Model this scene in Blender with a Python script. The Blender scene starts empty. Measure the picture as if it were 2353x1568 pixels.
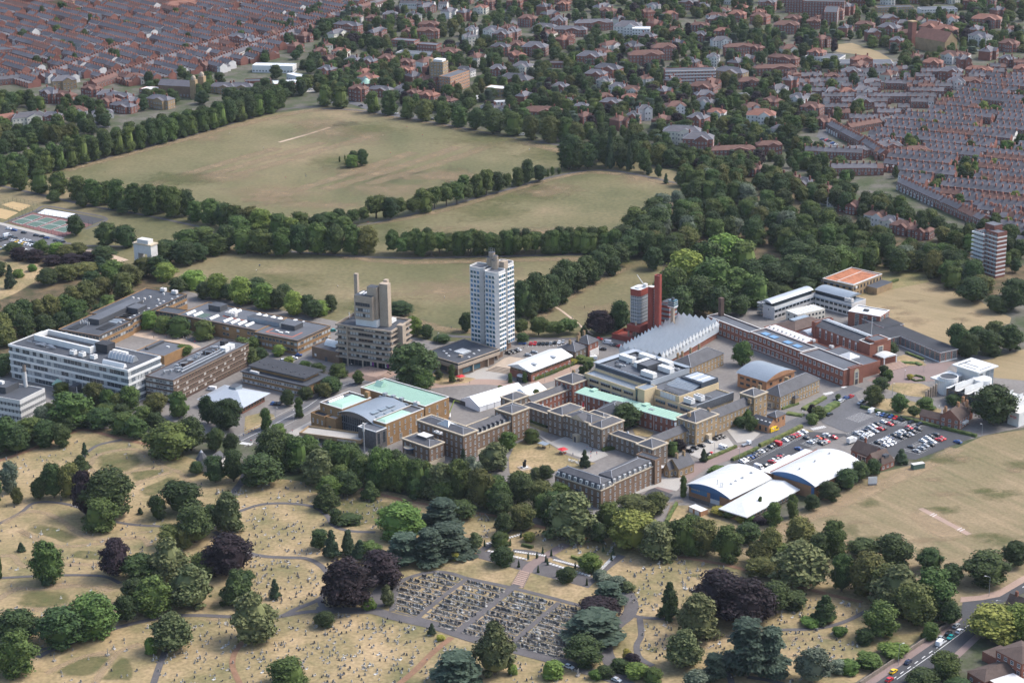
import bpy, math, random
from math import sin, cos, pi, radians, atan2, hypot, sqrt
from mathutils import Vector, Matrix
random.seed(7)
SC = bpy.context.scene
COL = SC.collection
# ---------------------------------------------------------------- camera
FPX, PITCH, CAMH, ROLL = 4772.7, 0.32534, 389.16, -0.013
CXP, CYP = 1176.0, 784.0                      # photograph read at 2352 x 1568
FW = Vector((0, cos(PITCH), -sin(PITCH)))
_r = Vector((1, 0, 0)); _u = Vector((0, sin(PITCH), cos(PITCH)))
RT = cos(ROLL) * _r + sin(ROLL) * _u
UP = -sin(ROLL) * _r + cos(ROLL) * _u
cam = bpy.data.cameras.new('camera'); cam.sensor_width = 36.0
cam.lens = FPX * 36.0 / 2352.0; cam.clip_start = 1.0; cam.clip_end = 20000.0
camo = bpy.data.objects.new('camera', cam); COL.objects.link(camo)
m = Matrix((RT, UP, -FW)).transposed().to_4x4(); m.translation = (0, 0, CAMH)
camo.matrix_world = m
SC.camera = camo
# ---------------------------------------------------------------- sky, sun, exposure
SUN_EL, SUN_AZ = radians(50), radians(72)     # azimuth clockwise from +Y (view direction): from the right
world = bpy.data.worlds.new('World'); SC.world = world; world.use_nodes = True
nt = world.node_tree; bg = nt.nodes['Background']
sky = nt.nodes.new('ShaderNodeTexSky'); sky.sky_type = 'NISHITA'; sky.sun_disc = False
sky.sun_elevation = SUN_EL; sky.sun_rotation = SUN_AZ; sky.air_density = 1.0; sky.dust_density = 3.0; sky.ozone_density = 1.0
nt.links.new(sky.outputs['Color'], bg.inputs['Color']); bg.inputs['Strength'].default_value = 0.15
sun = bpy.data.lights.new('sun', 'SUN'); sun.energy = 1.5; sun.angle = radians(18); sun.color = (1.0, 0.965, 0.92)
suno = bpy.data.objects.new('sun', sun); COL.objects.link(suno)
suno.rotation_euler = Vector((-sin(SUN_AZ) * cos(SUN_EL), -cos(SUN_AZ) * cos(SUN_EL), -sin(SUN_EL))).to_track_quat('-Z', 'Y').to_euler()
suno.location = (0, 0, 500)
vs = SC.view_settings; vs.view_transform = 'Standard'; vs.look = 'None'; vs.gamma = 1.0; vs.exposure = 1.15
SC.cycles.max_bounces = 5; SC.cycles.diffuse_bounces = 2; SC.cycles.glossy_bounces = 2
SC.cycles.transmission_bounces = 2; SC.cycles.volume_bounces = 0; SC.cycles.transparent_max_bounces = 8
# ---------------------------------------------------------------- photograph pixel -> place on the ground
def G(x, y, z=0.0):
 d = FW + RT * ((x - CXP) / FPX) - UP * ((y - CYP) / FPX)
 t = (z - CAMH) / d.z
 return Vector((d.x * t, d.y * t, z))
def PXM(x, y):                                # pixels per metre across, at a ground pixel
 g = G(x, y); return FPX / ((g - Vector((0, 0, CAMH))).dot(FW))
def zm(ox, oy, s): return lambda x, y: (ox + x / s, oy + y / s)
A = zm(0, 591.4, 3.889); B = zm(537.6, 591.4, 3.889); C = zm(1075.2, 591.4, 3.889); D = zm(1612.8, 591.4, 3.183)
E1 = zm(604.8, 840, 3.889); E2 = zm(1142.4, 840, 3.889); E3 = zm(1512, 840, 3.889)
TL = zm(0, 0, 2.917); TM = zm(739.2, 0, 2.917); TR = zm(1545.6, 0, 2.917)
BL = zm(0, 974.4, 2.643); BM = zm(739.2, 1030.2, 2.917); BR = zm(1545.6, 1030.2, 2.917)
TW = zm(1041.6, 564.5, 4.668); EN = zm(1411.2, 604.8, 3.924); TB = zm(2217.6, 483.8, 6.064)
TC = zm(0, 430, 4.445); WQ = zm(2069.7, 793, 4.762)
# ---------------------------------------------------------------- materials
MATS = {}
def M(name, col, rough=0.85, var=0.2, scale=0.25, metal=0.0, fine=1.6, objvar=0.0, spec=0.3):
 if name in MATS: return MATS[name]
 mt = bpy.data.materials.new(name); mt.use_nodes = True
 n = mt.node_tree.nodes; l = mt.node_tree.links; b = n['Principled BSDF']
 b.inputs['Roughness'].default_value = rough; b.inputs['Metallic'].default_value = metal
 b.inputs['Specular IOR Level'].default_value = spec
 c = (*col, 1.0)
 if var <= 0:
  b.inputs['Base Color'].default_value = c
 else:
  g = n.new('ShaderNodeNewGeometry')
  t1 = n.new('ShaderNodeTexNoise'); t1.inputs['Scale'].default_value = scale; t1.inputs['Detail'].default_value = 4
  t2 = n.new('ShaderNodeTexNoise'); t2.inputs['Scale'].default_value = fine; t2.inputs['Detail'].default_value = 3
  l.new(g.outputs['Position'], t1.inputs['Vector']); l.new(g.outputs['Position'], t2.inputs['Vector'])
  ad = n.new('ShaderNodeMath'); ad.operation = 'ADD'
  l.new(t1.outputs['Fac'], ad.inputs[0]); l.new(t2.outputs['Fac'], ad.inputs[1])
  mr = n.new('ShaderNodeMapRange'); mr.inputs[1].default_value = 0.7; mr.inputs[2].default_value = 1.3
  mr.inputs[3].default_value = 1 - var; mr.inputs[4].default_value = 1 + var
  l.new(ad.outputs[0], mr.inputs[0])
  last = mr.outputs[0]
  if objvar:
   oi = n.new('ShaderNodeObjectInfo'); m2 = n.new('ShaderNodeMapRange')
   m2.inputs[3].default_value = 1 - objvar; m2.inputs[4].default_value = 1 + objvar
   l.new(oi.outputs['Random'], m2.inputs[0])
   mu = n.new('ShaderNodeMath'); mu.operation = 'MULTIPLY'
   l.new(last, mu.inputs[0]); l.new(m2.outputs[0], mu.inputs[1]); last = mu.outputs[0]
  vm = n.new('ShaderNodeVectorMath'); vm.operation = 'SCALE'; vm.inputs[0].default_value = col
  l.new(last, vm.inputs['Scale']); l.new(vm.outputs[0], b.inputs['Base Color'])
 MATS[name] = mt; return mt
def ramp_mat(name, cols, scale, detail=6, fine=None, fine_amt=0.12, stretch=None, rot=0.0, rough=0.95, lo=0.32, hi=0.68):
 """ground material: colour ramp over world-space noise plus fine grain"""
 mt = bpy.data.materials.new(name); mt.use_nodes = True
 n = mt.node_tree.nodes; l = mt.node_tree.links; b = n['Principled BSDF']
 b.inputs['Roughness'].default_value = rough; b.inputs['Specular IOR Level'].default_value = 0.15
 g = n.new('ShaderNodeNewGeometry'); vec = g.outputs['Position']
 t1 = n.new('ShaderNodeTexNoise'); t1.inputs['Scale'].default_value = scale; t1.inputs['Detail'].default_value = detail
 t1.inputs['Roughness'].default_value = 0.62
 l.new(vec, t1.inputs['Vector'])
 fac = t1.outputs['Fac']
 if stretch:
  mp = n.new('ShaderNodeMapping'); mp.vector_type = 'TEXTURE'; mp.inputs['Rotation'].default_value = (0, 0, rot); mp.inputs['Scale'].default_value = [1 / q for q in stretch]
  l.new(vec, mp.inputs['Vector'])
  t3 = n.new('ShaderNodeTexNoise'); t3.inputs['Scale'].default_value = 1.0; t3.inputs['Detail'].default_value = 4
  l.new(mp.outputs[0], t3.inputs['Vector'])
  mx = n.new('ShaderNodeMix'); mx.inputs[0].default_value = 0.42
  l.new(fac, mx.inputs[2]); l.new(t3.outputs['Fac'], mx.inputs[3]); fac = mx.outputs[0]
 cr = n.new('ShaderNodeValToRGB'); e = cr.color_ramp.elements
 while len(e) < len(cols): e.new(0.5)
 for i, c in enumerate(cols):
  e[i].position = lo + (hi - lo) * i / (len(cols) - 1); e[i].color = (*c, 1)
 l.new(fac, cr.inputs[0])
 t2 = n.new('ShaderNodeTexNoise'); t2.inputs['Scale'].default_value = fine or scale * 20; t2.inputs['Detail'].default_value = 5
 l.new(vec, t2.inputs['Vector'])
 mr = n.new('ShaderNodeMapRange'); mr.inputs[1].default_value = 0.3; mr.inputs[2].default_value = 0.7
 mr.inputs[3].default_value = 1 - fine_amt; mr.inputs[4].default_value = 1 + fine_amt
 l.new(t2.outputs['Fac'], mr.inputs[0])
 vm = n.new('ShaderNodeVectorMath'); vm.operation = 'SCALE'
 l.new(cr.outputs[0], vm.inputs[0]); l.new(mr.outputs[0], vm.inputs['Scale']); l.new(vm.outputs[0], b.inputs['Base Color'])
 MATS[name] = mt; return mt
M('white', (0.62, 0.62, 0.60), 0.6, 0.08); M('white_roof', (0.54, 0.55, 0.54), 0.5, 0.13, 0.12)
M('white_frame', (0.60, 0.60, 0.58), 0.5, 0); M('tent_white', (0.78, 0.79, 0.80), 0.5, 0.03)
M('concrete', (0.345, 0.28, 0.215), 0.9, 0.2, 0.15); M('concrete_dark', (0.19, 0.155, 0.125), 0.9, 0.22)
M('concrete_pale', (0.52, 0.51, 0.49), 0.85, 0.14, 0.1)
M('roof_felt', (0.056, 0.062, 0.073), 0.9, 0.25, 0.12); M('roof_felt_grey', (0.09, 0.098, 0.112), 0.85, 0.22, 0.1)
M('roof_felt_dark', (0.035, 0.037, 0.043), 0.85, 0.25, 0.12)
M('roof_metal', (0.21, 0.245, 0.28), 0.45, 0.12, 0.1, 0.2); M('roof_metal_pale', (0.36, 0.39, 0.42), 0.45, 0.1, 0.1, 0.2)
M('slate', (0.07, 0.071, 0.078), 0.75, 0.25, 0.3, 0, 2.5); M('slate_blue', (0.09, 0.088, 0.099), 0.7, 0.22, 0.3, 0, 2.0, 0.18)
M('slate_brown', (0.085, 0.06, 0.05), 0.85, 0.25, 0.4, 0, 2.0, 0.15)
M('lead', (0.33, 0.34, 0.36), 0.6, 0.08)
M('copper_green', (0.31, 0.47, 0.375), 0.7, 0.09, 0.15)
M('brick_red', (0.235, 0.095, 0.064), 0.9, 0.2, 0.3, 0, 3.0); M('brick_orange', (0.36, 0.19, 0.10), 0.9, 0.15, 0.3)
M('brick_tan', (0.26, 0.155, 0.072), 0.9, 0.22, 0.25, 0, 3.0); M('brick_brown', (0.175, 0.113, 0.075), 0.9, 0.2, 0.25, 0, 3.0)
M('brick_dark', (0.085, 0.055, 0.045), 0.9, 0.2, 0.3); M('brick_wall', (0.215, 0.09, 0.068), 0.9, 0.2, 0.3, 0, 2.0, 0.25)
M('brick_stone', (0.155, 0.118, 0.09), 0.9, 0.26, 0.35, 0, 3.0); M('stone_warm', (0.29, 0.205, 0.115), 0.9, 0.25, 0.3, 0, 3.0)
M('stone_cream', (0.44, 0.37, 0.27), 0.9, 0.14, 0.3); M('render_cream', (0.55, 0.43, 0.26), 0.85, 0.1, 0.2)
M('render_pale', (0.60, 0.57, 0.48), 0.85, 0.08); M('render_white', (0.6, 0.58, 0.55), 0.85, 0.1, 0.3)
M('metal_blue', (0.05, 0.062, 0.08), 0.5, 0.15); M('copper_seam', (0.24, 0.37, 0.30), 0.7, 0.05); M('tile_red', (0.235, 0.05, 0.036), 0.65, 0.14, 0.3); M('sedum', (0.34, 0.135, 0.07), 0.95, 0.35, 0.3)
M('glass', (0.022, 0.032, 0.04), 0.12, 0.0, spec=0.6); M('glass_blue', (0.085, 0.20, 0.34), 0.15, 0.0, spec=0.7)  # glass_blue: base colour raised to stand in for sky reflection on the tower panes
M('glass_grey', (0.20, 0.24, 0.27), 0.25, 0.15, 0.8, spec=0.5); M('blind', (0.42, 0.43, 0.42), 0.6, 0.1)
M('glass_teal', (0.04, 0.11, 0.14), 0.15, 0.0, spec=0.7)
M('glass_office', (0.13, 0.155, 0.175), 0.25, 0.3, 0.9, spec=0.5); M('patent_glass', (0.56, 0.60, 0.63), 0.35, 0.10, 0.3, 0.1)
M('metal_grey', (0.32, 0.34, 0.36), 0.45, 0.15, 0.5, 0.5); M('metal_dark', (0.06, 0.063, 0.07), 0.5, 0.1)
M('panel_blue', (0.045, 0.12, 0.25), 0.5, 0.08); M('timber_dark', (0.10, 0.095, 0.095), 0.9, 0.25, 0.6)
M('timber', (0.26, 0.17, 0.10), 0.9, 0.2, 0.6); M('purple', (0.32, 0.05, 0.34), 0.6, 0); M('red_paint', (0.5, 0.025, 0.03), 0.5, 0.05)
M('orange', (0.70, 0.16, 0.02), 0.6, 0.0); M('yellow', (0.75, 0.45, 0.02), 0.5, 0); M('black', (0.015, 0.015, 0.016), 0.6, 0)
M('rubber', (0.02, 0.02, 0.02), 0.8, 0); M('roof_line', (0.42, 0.12, 0.06), 0.9, 0.15)
M('campus_ground', (0.165, 0.153, 0.142), 0.9, 0.22, 0.05, 0, 0.5); M('asphalt', (0.10, 0.10, 0.105), 0.9, 0.22, 0.06, 0, 0.8); M('asphalt_dark', (0.055, 0.056, 0.06), 0.9, 0.2, 0.06)
M('asphalt_pink', (0.20, 0.15, 0.135), 0.9, 0.15, 0.06); M('paving', (0.33, 0.31, 0.28), 0.9, 0.12, 0.1)
M('paving_pink', (0.30, 0.215, 0.17), 0.9, 0.14, 0.1); M('path_grey', (0.095, 0.088, 0.088), 0.95, 0.2, 0.15)
M('kerb', (0.36, 0.35, 0.33), 0.9, 0.1); M('paint_white', (0.62, 0.62, 0.6), 0.8, 0.12, 0.6); M('paint_yellow', (0.55, 0.36, 0.06), 0.8, 0.1)
M('soil', (0.20, 0.115, 0.07), 0.95, 0.25); M('court_red', (0.16, 0.075, 0.07), 0.9, 0.1); M('court_green', (0.075, 0.125, 0.10), 0.9, 0.1)
M('sand_court', (0.36, 0.26, 0.13), 0.95, 0.1); M('gravel', (0.42, 0.32, 0.24), 0.95, 0.15)
M('bark', (0.085, 0.065, 0.05), 0.95, 0.3); M('skin', (0.42, 0.25, 0.18), 0.7, 0)
ramp_mat('park_grass', [(0.077, 0.081, 0.037), (0.114, 0.108, 0.052), (0.155, 0.133, 0.07), (0.232, 0.176, 0.105)], 0.0075, 12, 0.35, 0.2, lo=0.33, hi=0.69)
ramp_mat('dry_grass', [(0.117, 0.117, 0.053), (0.195, 0.161, 0.081), (0.269, 0.205, 0.111), (0.342, 0.252, 0.145)], 0.04, 9, 0.6, 0.25, lo=0.3, hi=0.66)
ramp_mat('lush_grass', [(0.11, 0.118, 0.048), (0.18, 0.16, 0.075), (0.26, 0.20, 0.105)], 0.06, 6, 0.8, 0.2)
ramp_mat('field_grass', [(0.105, 0.105, 0.052), (0.163, 0.138, 0.075), (0.213, 0.166, 0.098), (0.271, 0.206, 0.125)], 0.02, 8, 0.7, 0.18, (0.012, 0.24, 1), radians(-56.9), lo=0.32, hi=0.64)
ramp_mat('straw_field', [(0.19, 0.152, 0.084), (0.244, 0.19, 0.109), (0.289, 0.218, 0.129)], 0.02, 6, 0.7, 0.08, (0.02, 0.22, 1), radians(-38))
ramp_mat('town_ground', [(0.045, 0.062, 0.028), (0.065, 0.075, 0.04), (0.10, 0.095, 0.075), (0.14, 0.13, 0.11)], 0.05, 6, 0.5, 0.2)
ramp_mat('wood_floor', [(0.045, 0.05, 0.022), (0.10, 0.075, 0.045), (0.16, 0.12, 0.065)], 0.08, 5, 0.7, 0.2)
def leaf_mat(name, col, tip, rough=0.75):
 mt = bpy.data.materials.new(name); mt.use_nodes = True
 n = mt.node_tree.nodes; l = mt.node_tree.links; b = n['Principled BSDF']
 b.inputs['Roughness'].default_value = rough; b.inputs['Specular IOR Level'].default_value = 0.2
 g = n.new('ShaderNodeNewGeometry'); oi = n.new('ShaderNodeObjectInfo')
 t = n.new('ShaderNodeTexNoise'); t.inputs['Scale'].default_value = 0.45; t.inputs['Detail'].default_value = 3
 l.new(g.outputs['Position'], t.inputs['Vector'])
 t2 = n.new('ShaderNodeMath'); t2.operation = 'ADD'
 l.new(t.outputs['Fac'], t2.inputs[0]); l.new(g.outputs['Random Per Island'], t2.inputs[1])
 mr = n.new('ShaderNodeMapRange'); mr.inputs[1].default_value = 0.45; mr.inputs[2].default_value = 1.35; l.new(t2.outputs[0], mr.inputs[0])
 mx = n.new('ShaderNodeMix'); mx.data_type = 'RGBA'; mx.inputs[6].default_value = (*col, 1); mx.inputs[7].default_value = (*tip, 1)
 l.new(mr.outputs[0], mx.inputs[0])
 hs = n.new('ShaderNodeHueSaturation')
 a = n.new('ShaderNodeMapRange'); a.inputs[3].default_value = 0.475; a.inputs[4].default_value = 0.52; l.new(oi.outputs['Random'], a.inputs[0])
 w = n.new('ShaderNodeTexWhiteNoise'); w.noise_dimensions = '1D'; l.new(oi.outputs['Random'], w.inputs['W'])
 v = n.new('ShaderNodeMapRange'); v.inputs[3].default_value = 0.72; v.inputs[4].default_value = 1.28; l.new(w.outputs['Value'], v.inputs[0])
 l.new(a.outputs[0], hs.inputs['Hue']); l.new(v.outputs[0], hs.inputs['Value']); l.new(mx.outputs[2], hs.inputs['Color'])
 l.new(hs.outputs[0], b.inputs['Base Color'])
 MATS[name] = mt; return mt
leaf_mat('leaf_mid', (0.026, 0.046, 0.011), (0.080, 0.118, 0.028)); leaf_mat('leaf_dark', (0.017, 0.032, 0.011), (0.050, 0.078, 0.023))
leaf_mat('leaf_olive', (0.040, 0.050, 0.013), (0.112, 0.118, 0.034)); leaf_mat('leaf_chestnut', (0.030, 0.045, 0.013), (0.120, 0.135, 0.055))
leaf_mat('leaf_lime', (0.068, 0.115, 0.018), (0.175, 0.235, 0.048)); leaf_mat('leaf_yellow', (0.085, 0.105, 0.018), (0.185, 0.205, 0.045))
leaf_mat('leaf_copper', (0.010, 0.007, 0.009), (0.030, 0.019, 0.023)); leaf_mat('leaf_cedar', (0.022, 0.040, 0.026), (0.058, 0.085, 0.056))
leaf_mat('leaf_conifer', (0.020, 0.040, 0.020), (0.048, 0.076, 0.036)); leaf_mat('leaf_hedge', (0.045, 0.070, 0.018), (0.110, 0.130, 0.038))
leaf_mat('leaf_bright', (0.042, 0.085, 0.014), (0.095, 0.155, 0.032)); leaf_mat('leaf_gold', (0.15, 0.14, 0.02), (0.30, 0.26, 0.05))
leaf_mat('leaf_silver', (0.055, 0.075, 0.045), (0.13, 0.155, 0.105))
def soft_mat(name, col, c2, scale=0.12):
 """worn or greener ground that fades out at its ragged edge"""
 mt = bpy.data.materials.new(name); mt.use_nodes = True
 n = mt.node_tree.nodes; l = mt.node_tree.links; b = n['Principled BSDF']; b.inputs['Roughness'].default_value = 0.95; b.inputs['Specular IOR Level'].default_value = 0.1
 g = n.new('ShaderNodeNewGeometry'); t = n.new('ShaderNodeTexNoise'); t.inputs['Scale'].default_value = scale; t.inputs['Detail'].default_value = 8; t.inputs['Roughness'].default_value = 0.65; l.new(g.outputs['Position'], t.inputs['Vector'])
 t2 = n.new('ShaderNodeTexNoise'); t2.inputs['Scale'].default_value = 0.7; t2.inputs['Detail'].default_value = 4; l.new(g.outputs['Position'], t2.inputs['Vector'])
 mx = n.new('ShaderNodeMix'); mx.data_type = 'RGBA'; mx.inputs[6].default_value = (*col, 1); mx.inputs[7].default_value = (*c2, 1); l.new(t2.outputs['Fac'], mx.inputs[0]); l.new(mx.outputs[2], b.inputs['Base Color'])
 a = n.new('ShaderNodeAttribute'); a.attribute_name = 'fade'
 s1 = n.new('ShaderNodeMath'); s1.operation = 'MULTIPLY_ADD'; l.new(t.outputs['Fac'], s1.inputs[0]); s1.inputs[1].default_value = 2.2; s1.inputs[2].default_value = -1.1
 s2 = n.new('ShaderNodeMath'); s2.operation = 'ADD'; l.new(s1.outputs[0], s2.inputs[0]); l.new(a.outputs['Fac'], s2.inputs[1])
 mr = n.new('ShaderNodeMapRange'); mr.inputs[1].default_value = 0.25; mr.inputs[2].default_value = 1.5; mr.inputs[4].default_value = 0.9; l.new(s2.outputs[0], mr.inputs[0])
 m3 = n.new('ShaderNodeMath'); m3.operation = 'MINIMUM'; l.new(mr.outputs[0], m3.inputs[0])
 m4 = n.new('ShaderNodeMath'); m4.operation = 'MULTIPLY'; l.new(a.outputs['Fac'], m4.inputs[0]); m4.inputs[1].default_value = 1.0; l.new(m4.outputs[0], m3.inputs[1])
 l.new(m3.outputs[0], b.inputs['Alpha']); MATS[name] = mt
soft_mat('soft_green', (0.085, 0.10, 0.038), (0.14, 0.136, 0.06)); soft_mat('soft_tan', (0.21, 0.158, 0.095), (0.29, 0.216, 0.135)); soft_mat('soft_pale', (0.29, 0.218, 0.135), (0.37, 0.275, 0.175))
# ---------------------------------------------------------------- mesh helpers
class MB:
 def __init__(s): s.v = []; s.f = []; s.mi = []; s.mats = []
 def mid(s, mat):
  if mat not in s.mats: s.mats.append(mat)
  return s.mats.index(mat)
 def poly(s, pts, mat):
  i = len(s.v); s.v.extend([tuple(p) for p in pts]); s.f.append(tuple(range(i, i + len(pts)))); s.mi.append(s.mid(mat)); return s
 def prism(s, pl, z0, z1, mat, top=None, bottom=False):
  """pl: counter-clockwise plan polygon"""
  n = len(pl)
  for i in range(n):
   a, b = pl[i], pl[(i + 1) % n]
   s.poly([(a[0], a[1], z0), (b[0], b[1], z0), (b[0], b[1], z1), (a[0], a[1], z1)], mat)
  s.poly([(p[0], p[1], z1) for p in pl], top or mat)
  if bottom: s.poly([(p[0], p[1], z0) for p in reversed(pl)], mat)
  return s
 def box(s, x0, x1, y0, y1, z0, z1, mat, top=None, bottom=True):
  return s.prism([(x0, y0), (x1, y0), (x1, y1), (x0, y1)], z0, z1, mat, top, bottom)
 def ring(s, pl, z0, z1, th, mat):
  """wall with an open top and a thickness (parapet); convex plan"""
  n = len(pl); inn = inset(pl, th)
  for i in range(n):
   a, b, c, d = pl[i], pl[(i + 1) % n], inn[(i + 1) % n], inn[i]
   s.poly([(a[0], a[1], z0), (b[0], b[1], z0), (b[0], b[1], z1), (a[0], a[1], z1)], mat)
   s.poly([(a[0], a[1], z1), (b[0], b[1], z1), (c[0], c[1], z1), (d[0], d[1], z1)], mat)
   s.poly([(d[0], d[1], z1), (c[0], c[1], z1), (c[0], c[1], z0), (d[0], d[1], z0)], mat)
  return s
 def cyl(s, x, y, z0, z1, r, mat, n=12, r1=None, top=None):
  r1 = r if r1 is None else r1
  p0 = [(x + r * cos(2 * pi * i / n), y + r * sin(2 * pi * i / n), z0) for i in range(n)]
  p1 = [(x + r1 * cos(2 * pi * i / n), y + r1 * sin(2 * pi * i / n), z1) for i in range(n)]
  for i in range(n): s.poly([p0[i], p0[(i + 1) % n], p1[(i + 1) % n], p1[i]], mat)
  s.poly(p1, top or mat); return s
 def tube(s, a, b, r, mat, n=6):
  a, b = Vector(a), Vector(b); d = (b - a).normalized()
  u = d.orthogonal().normalized(); w = d.cross(u)
  q = [(u * cos(2 * pi * i / n) + w * sin(2 * pi * i / n)) * r for i in range(n)]
  for i in range(n): s.poly([a + q[i], a + q[(i + 1) % n], b + q[(i + 1) % n], b + q[i]], mat)
  s.poly([a + k for k in reversed(q)], mat); s.poly([b + k for k in q], mat); return s
 def hip(s, x0, x1, y0, y1, z, h, mat, over=0.4, gable=None, flat=0.0, wall=None):
  """hipped or gabled roof; gable None|'x'|'y' = ridge axis with gable ends; flat = width of flat top"""
  X0, X1, Y0, Y1 = x0 - over, x1 + over, y0 - over, y1 + over
  w, d = X1 - X0, Y1 - Y0; k = min(w, d) / 2 - flat / 2
  if gable == 'x':
   ym = (Y0 + Y1) / 2
   s.poly([(X0, Y0, z), (X1, Y0, z), (X1, ym, z + h), (X0, ym, z + h)], mat)
   s.poly([(X1, Y1, z), (X0, Y1, z), (X0, ym, z + h), (X1, ym, z + h)], mat)
   for xx in ((x0, x1)): s.poly([(xx, Y0, z), (xx, Y1, z), (xx, ym, z + h)], wall or mat)
  elif gable == 'y':
   xm = (X0 + X1) / 2
   s.poly([(X1, Y0, z), (X1, Y1, z), (xm, Y1, z + h), (xm, Y0, z + h)], mat)
   s.poly([(X0, Y1, z), (X0, Y0, z), (xm, Y0, z + h), (xm, Y1, z + h)], mat)
   for yy in ((y0, y1)): s.poly([(X0, yy, z), (X1, yy, z), (xm, yy, z + h)], wall or mat)
  else:
   a = [(X0, Y0, z), (X1, Y0, z), (X1, Y1, z), (X0, Y1, z)]
   b = [(X0 + k, Y0 + k, z + h), (X1 - k, Y0 + k, z + h), (X1 - k, Y1 - k, z + h), (X0 + k, Y1 - k, z + h)]
   for i in range(4): s.poly([a[i], a[(i + 1) % 4], b[(i + 1) % 4], b[i]], mat)
   s.poly(b, mat)
  return s
 def vault(s, x0, x1, y0, y1, z, h, axis, mat, n=10, ends=None, th=0.0, over=0.0):
  """barrel roof along axis, with closed ends"""
  lo, hi = (y0, y1) if axis == 'x' else (x0, x1)
  lo -= over; hi += over
  pr = []
  for i in range(n + 1):
   t = i / n; a = lo + (hi - lo) * t; pr.append((a, z + h * (1 - (2 * t - 1) ** 2)))
  e0, e1 = (x0 - over, x1 + over) if axis == 'x' else (y0 - over, y1 + over)
  P = (lambda e, a, zz: (e, a, zz)) if axis == 'x' else (lambda e, a, zz: (a, e, zz))
  for i in range(n):
   s.poly([P(e0, *pr[i]), P(e1, *pr[i]), P(e1, *pr[i + 1]), P(e0, *pr[i + 1])], mat)
  for e in ((x0, x1) if axis == 'x' else (y0, y1)):
   s.poly([P(e, *p) for p in pr], ends or mat)
  return s
 def mesh(s, name):
  me = bpy.data.meshes.new(name)
  me.from_pydata(s.v, [], s.f)
  for k in s.mats: me.materials.append(MATS[k])
  me.polygons.foreach_set('material_index', s.mi); me.update(); return me
 def build(s, name, parent=None, loc=None, rot=0.0):
  return put(name, s.mesh(name), parent, loc, rot)
def inset(pl, t):
 n = len(pl); out = []
 for i in range(n):
  p, a, b = Vector(pl[i][:2]), Vector(pl[i - 1][:2]), Vector(pl[(i + 1) % n][:2])
  d1 = (p - a).normalized(); d2 = (b - p).normalized()
  n1 = Vector((-d1.y, d1.x)); n2 = Vector((-d2.y, d2.x))
  k = 1 + n1.dot(n2)
  out.append(p + (n1 + n2) * (t / max(k, 0.2)))
 return [(q.x, q.y) for q in out]
def put(name, me, parent=None, loc=None, rot=0.0, scale=None):
 o = bpy.data.objects.new(name, me); COL.objects.link(o)
 if parent is not None: o.parent = parent
 if loc is not None: o.location = loc
 if rot: o.rotation_euler = (0, 0, rot)
 if scale is not None: o.scale = scale
 return o
def empty(name, loc, rot=0.0):
 o = bpy.data.objects.new(name, None); COL.objects.link(o); o.location = loc; o.rotation_euler = (0, 0, rot)
 o.empty_display_size = 1.0; return o
def tag(o, label=None, cat=None, group=None, kind=None):
 if label: o['label'] = label
 if cat: o['category'] = cat
 if group: o['group'] = group
 if kind: o['kind'] = kind
 return o
ZC = [0]
def zstep():
 ZC[0] = (ZC[0] + 1) % 60; return ZC[0] * 0.0021
def sheet(name, px, mat, z, label=None, kind='structure'):
 """ground sheet: polygon in photograph pixels"""
 z += zstep(); mb = MB(); pts = [G(*p) for p in px]
 a = sum(pts[i].x * pts[(i + 1) % len(pts)].y - pts[(i + 1) % len(pts)].x * pts[i].y for i in range(len(pts)))
 if a < 0: pts.reverse()
 mb.poly([(p.x, p.y, z) for p in pts], mat)
 return tag(mb.build(name), label, kind=kind)
def ribbon_pts(pl, w, z):
 L = []; R_ = []
 for i, p in enumerate(pl):
  a = pl[max(i - 1, 0)]; b = pl[min(i + 1, len(pl) - 1)]
  d = Vector((b[0] - a[0], b[1] - a[1])).normalized(); n = Vector((-d.y, d.x)) * w / 2
  L.append((p[0] + n.x, p[1] + n.y, z)); R_.append((p[0] - n.x, p[1] - n.y, z))
 return L, R_
def smooth_line(pl, k=6):
 if len(pl) < 3: return pl
 out = []
 for i in range(len(pl) - 1):
  p0, p1, p2, p3 = pl[max(i - 1, 0)], pl[i], pl[i + 1], pl[min(i + 2, len(pl) - 1)]
  for j in range(k):
   t = j / k
   out.append(tuple(0.5 * (2 * p1[c] + (p2[c] - p0[c]) * t + (2 * p0[c] - 5 * p1[c] + 4 * p2[c] - p3[c]) * t * t + (3 * p1[c] - p0[c] - 3 * p2[c] + p3[c]) * t ** 3) for c in (0, 1)))
 out.append(tuple(pl[-1][:2])); return out
def ribbon(name, px, w, mat, z, label=None, kind='structure', curve=True):
 pl = [tuple(G(*p)[:2]) for p in px]
 if curve: pl = smooth_line(pl)
 z += zstep(); L, R_ = ribbon_pts(pl, w, z); mb = MB()
 for i in range(len(L) - 1): mb.poly([R_[i], R_[i + 1], L[i + 1], L[i]], mat)
 return tag(mb.build(name), label, kind=kind)
def soft_ribbon(name, px, w, mat, z):
 pl = smooth_line([tuple(G(*p)[:2]) for p in px]); z += zstep(); mb = MB(); rows = [ribbon_pts(pl, w * k, z)[j] for k, j in ((1, 0), (0.45, 0), (0.45, 1), (1, 1))]; n = len(pl)
 for r in range(3):
  for i in range(n - 1): mb.poly([rows[r + 1][i], rows[r + 1][i + 1], rows[r][i + 1], rows[r][i]], mat)
 me = mb.mesh(name); a = me.attributes.new('fade', 'FLOAT', 'POINT'); a.data.foreach_set('value', [v for r in range(3) for i in range(n - 1) for v in ((1, 1, 0, 0), (1, 1, 1, 1), (0, 0, 1, 1))[r]])
 return tag(put(name, me), kind='structure')
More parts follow.
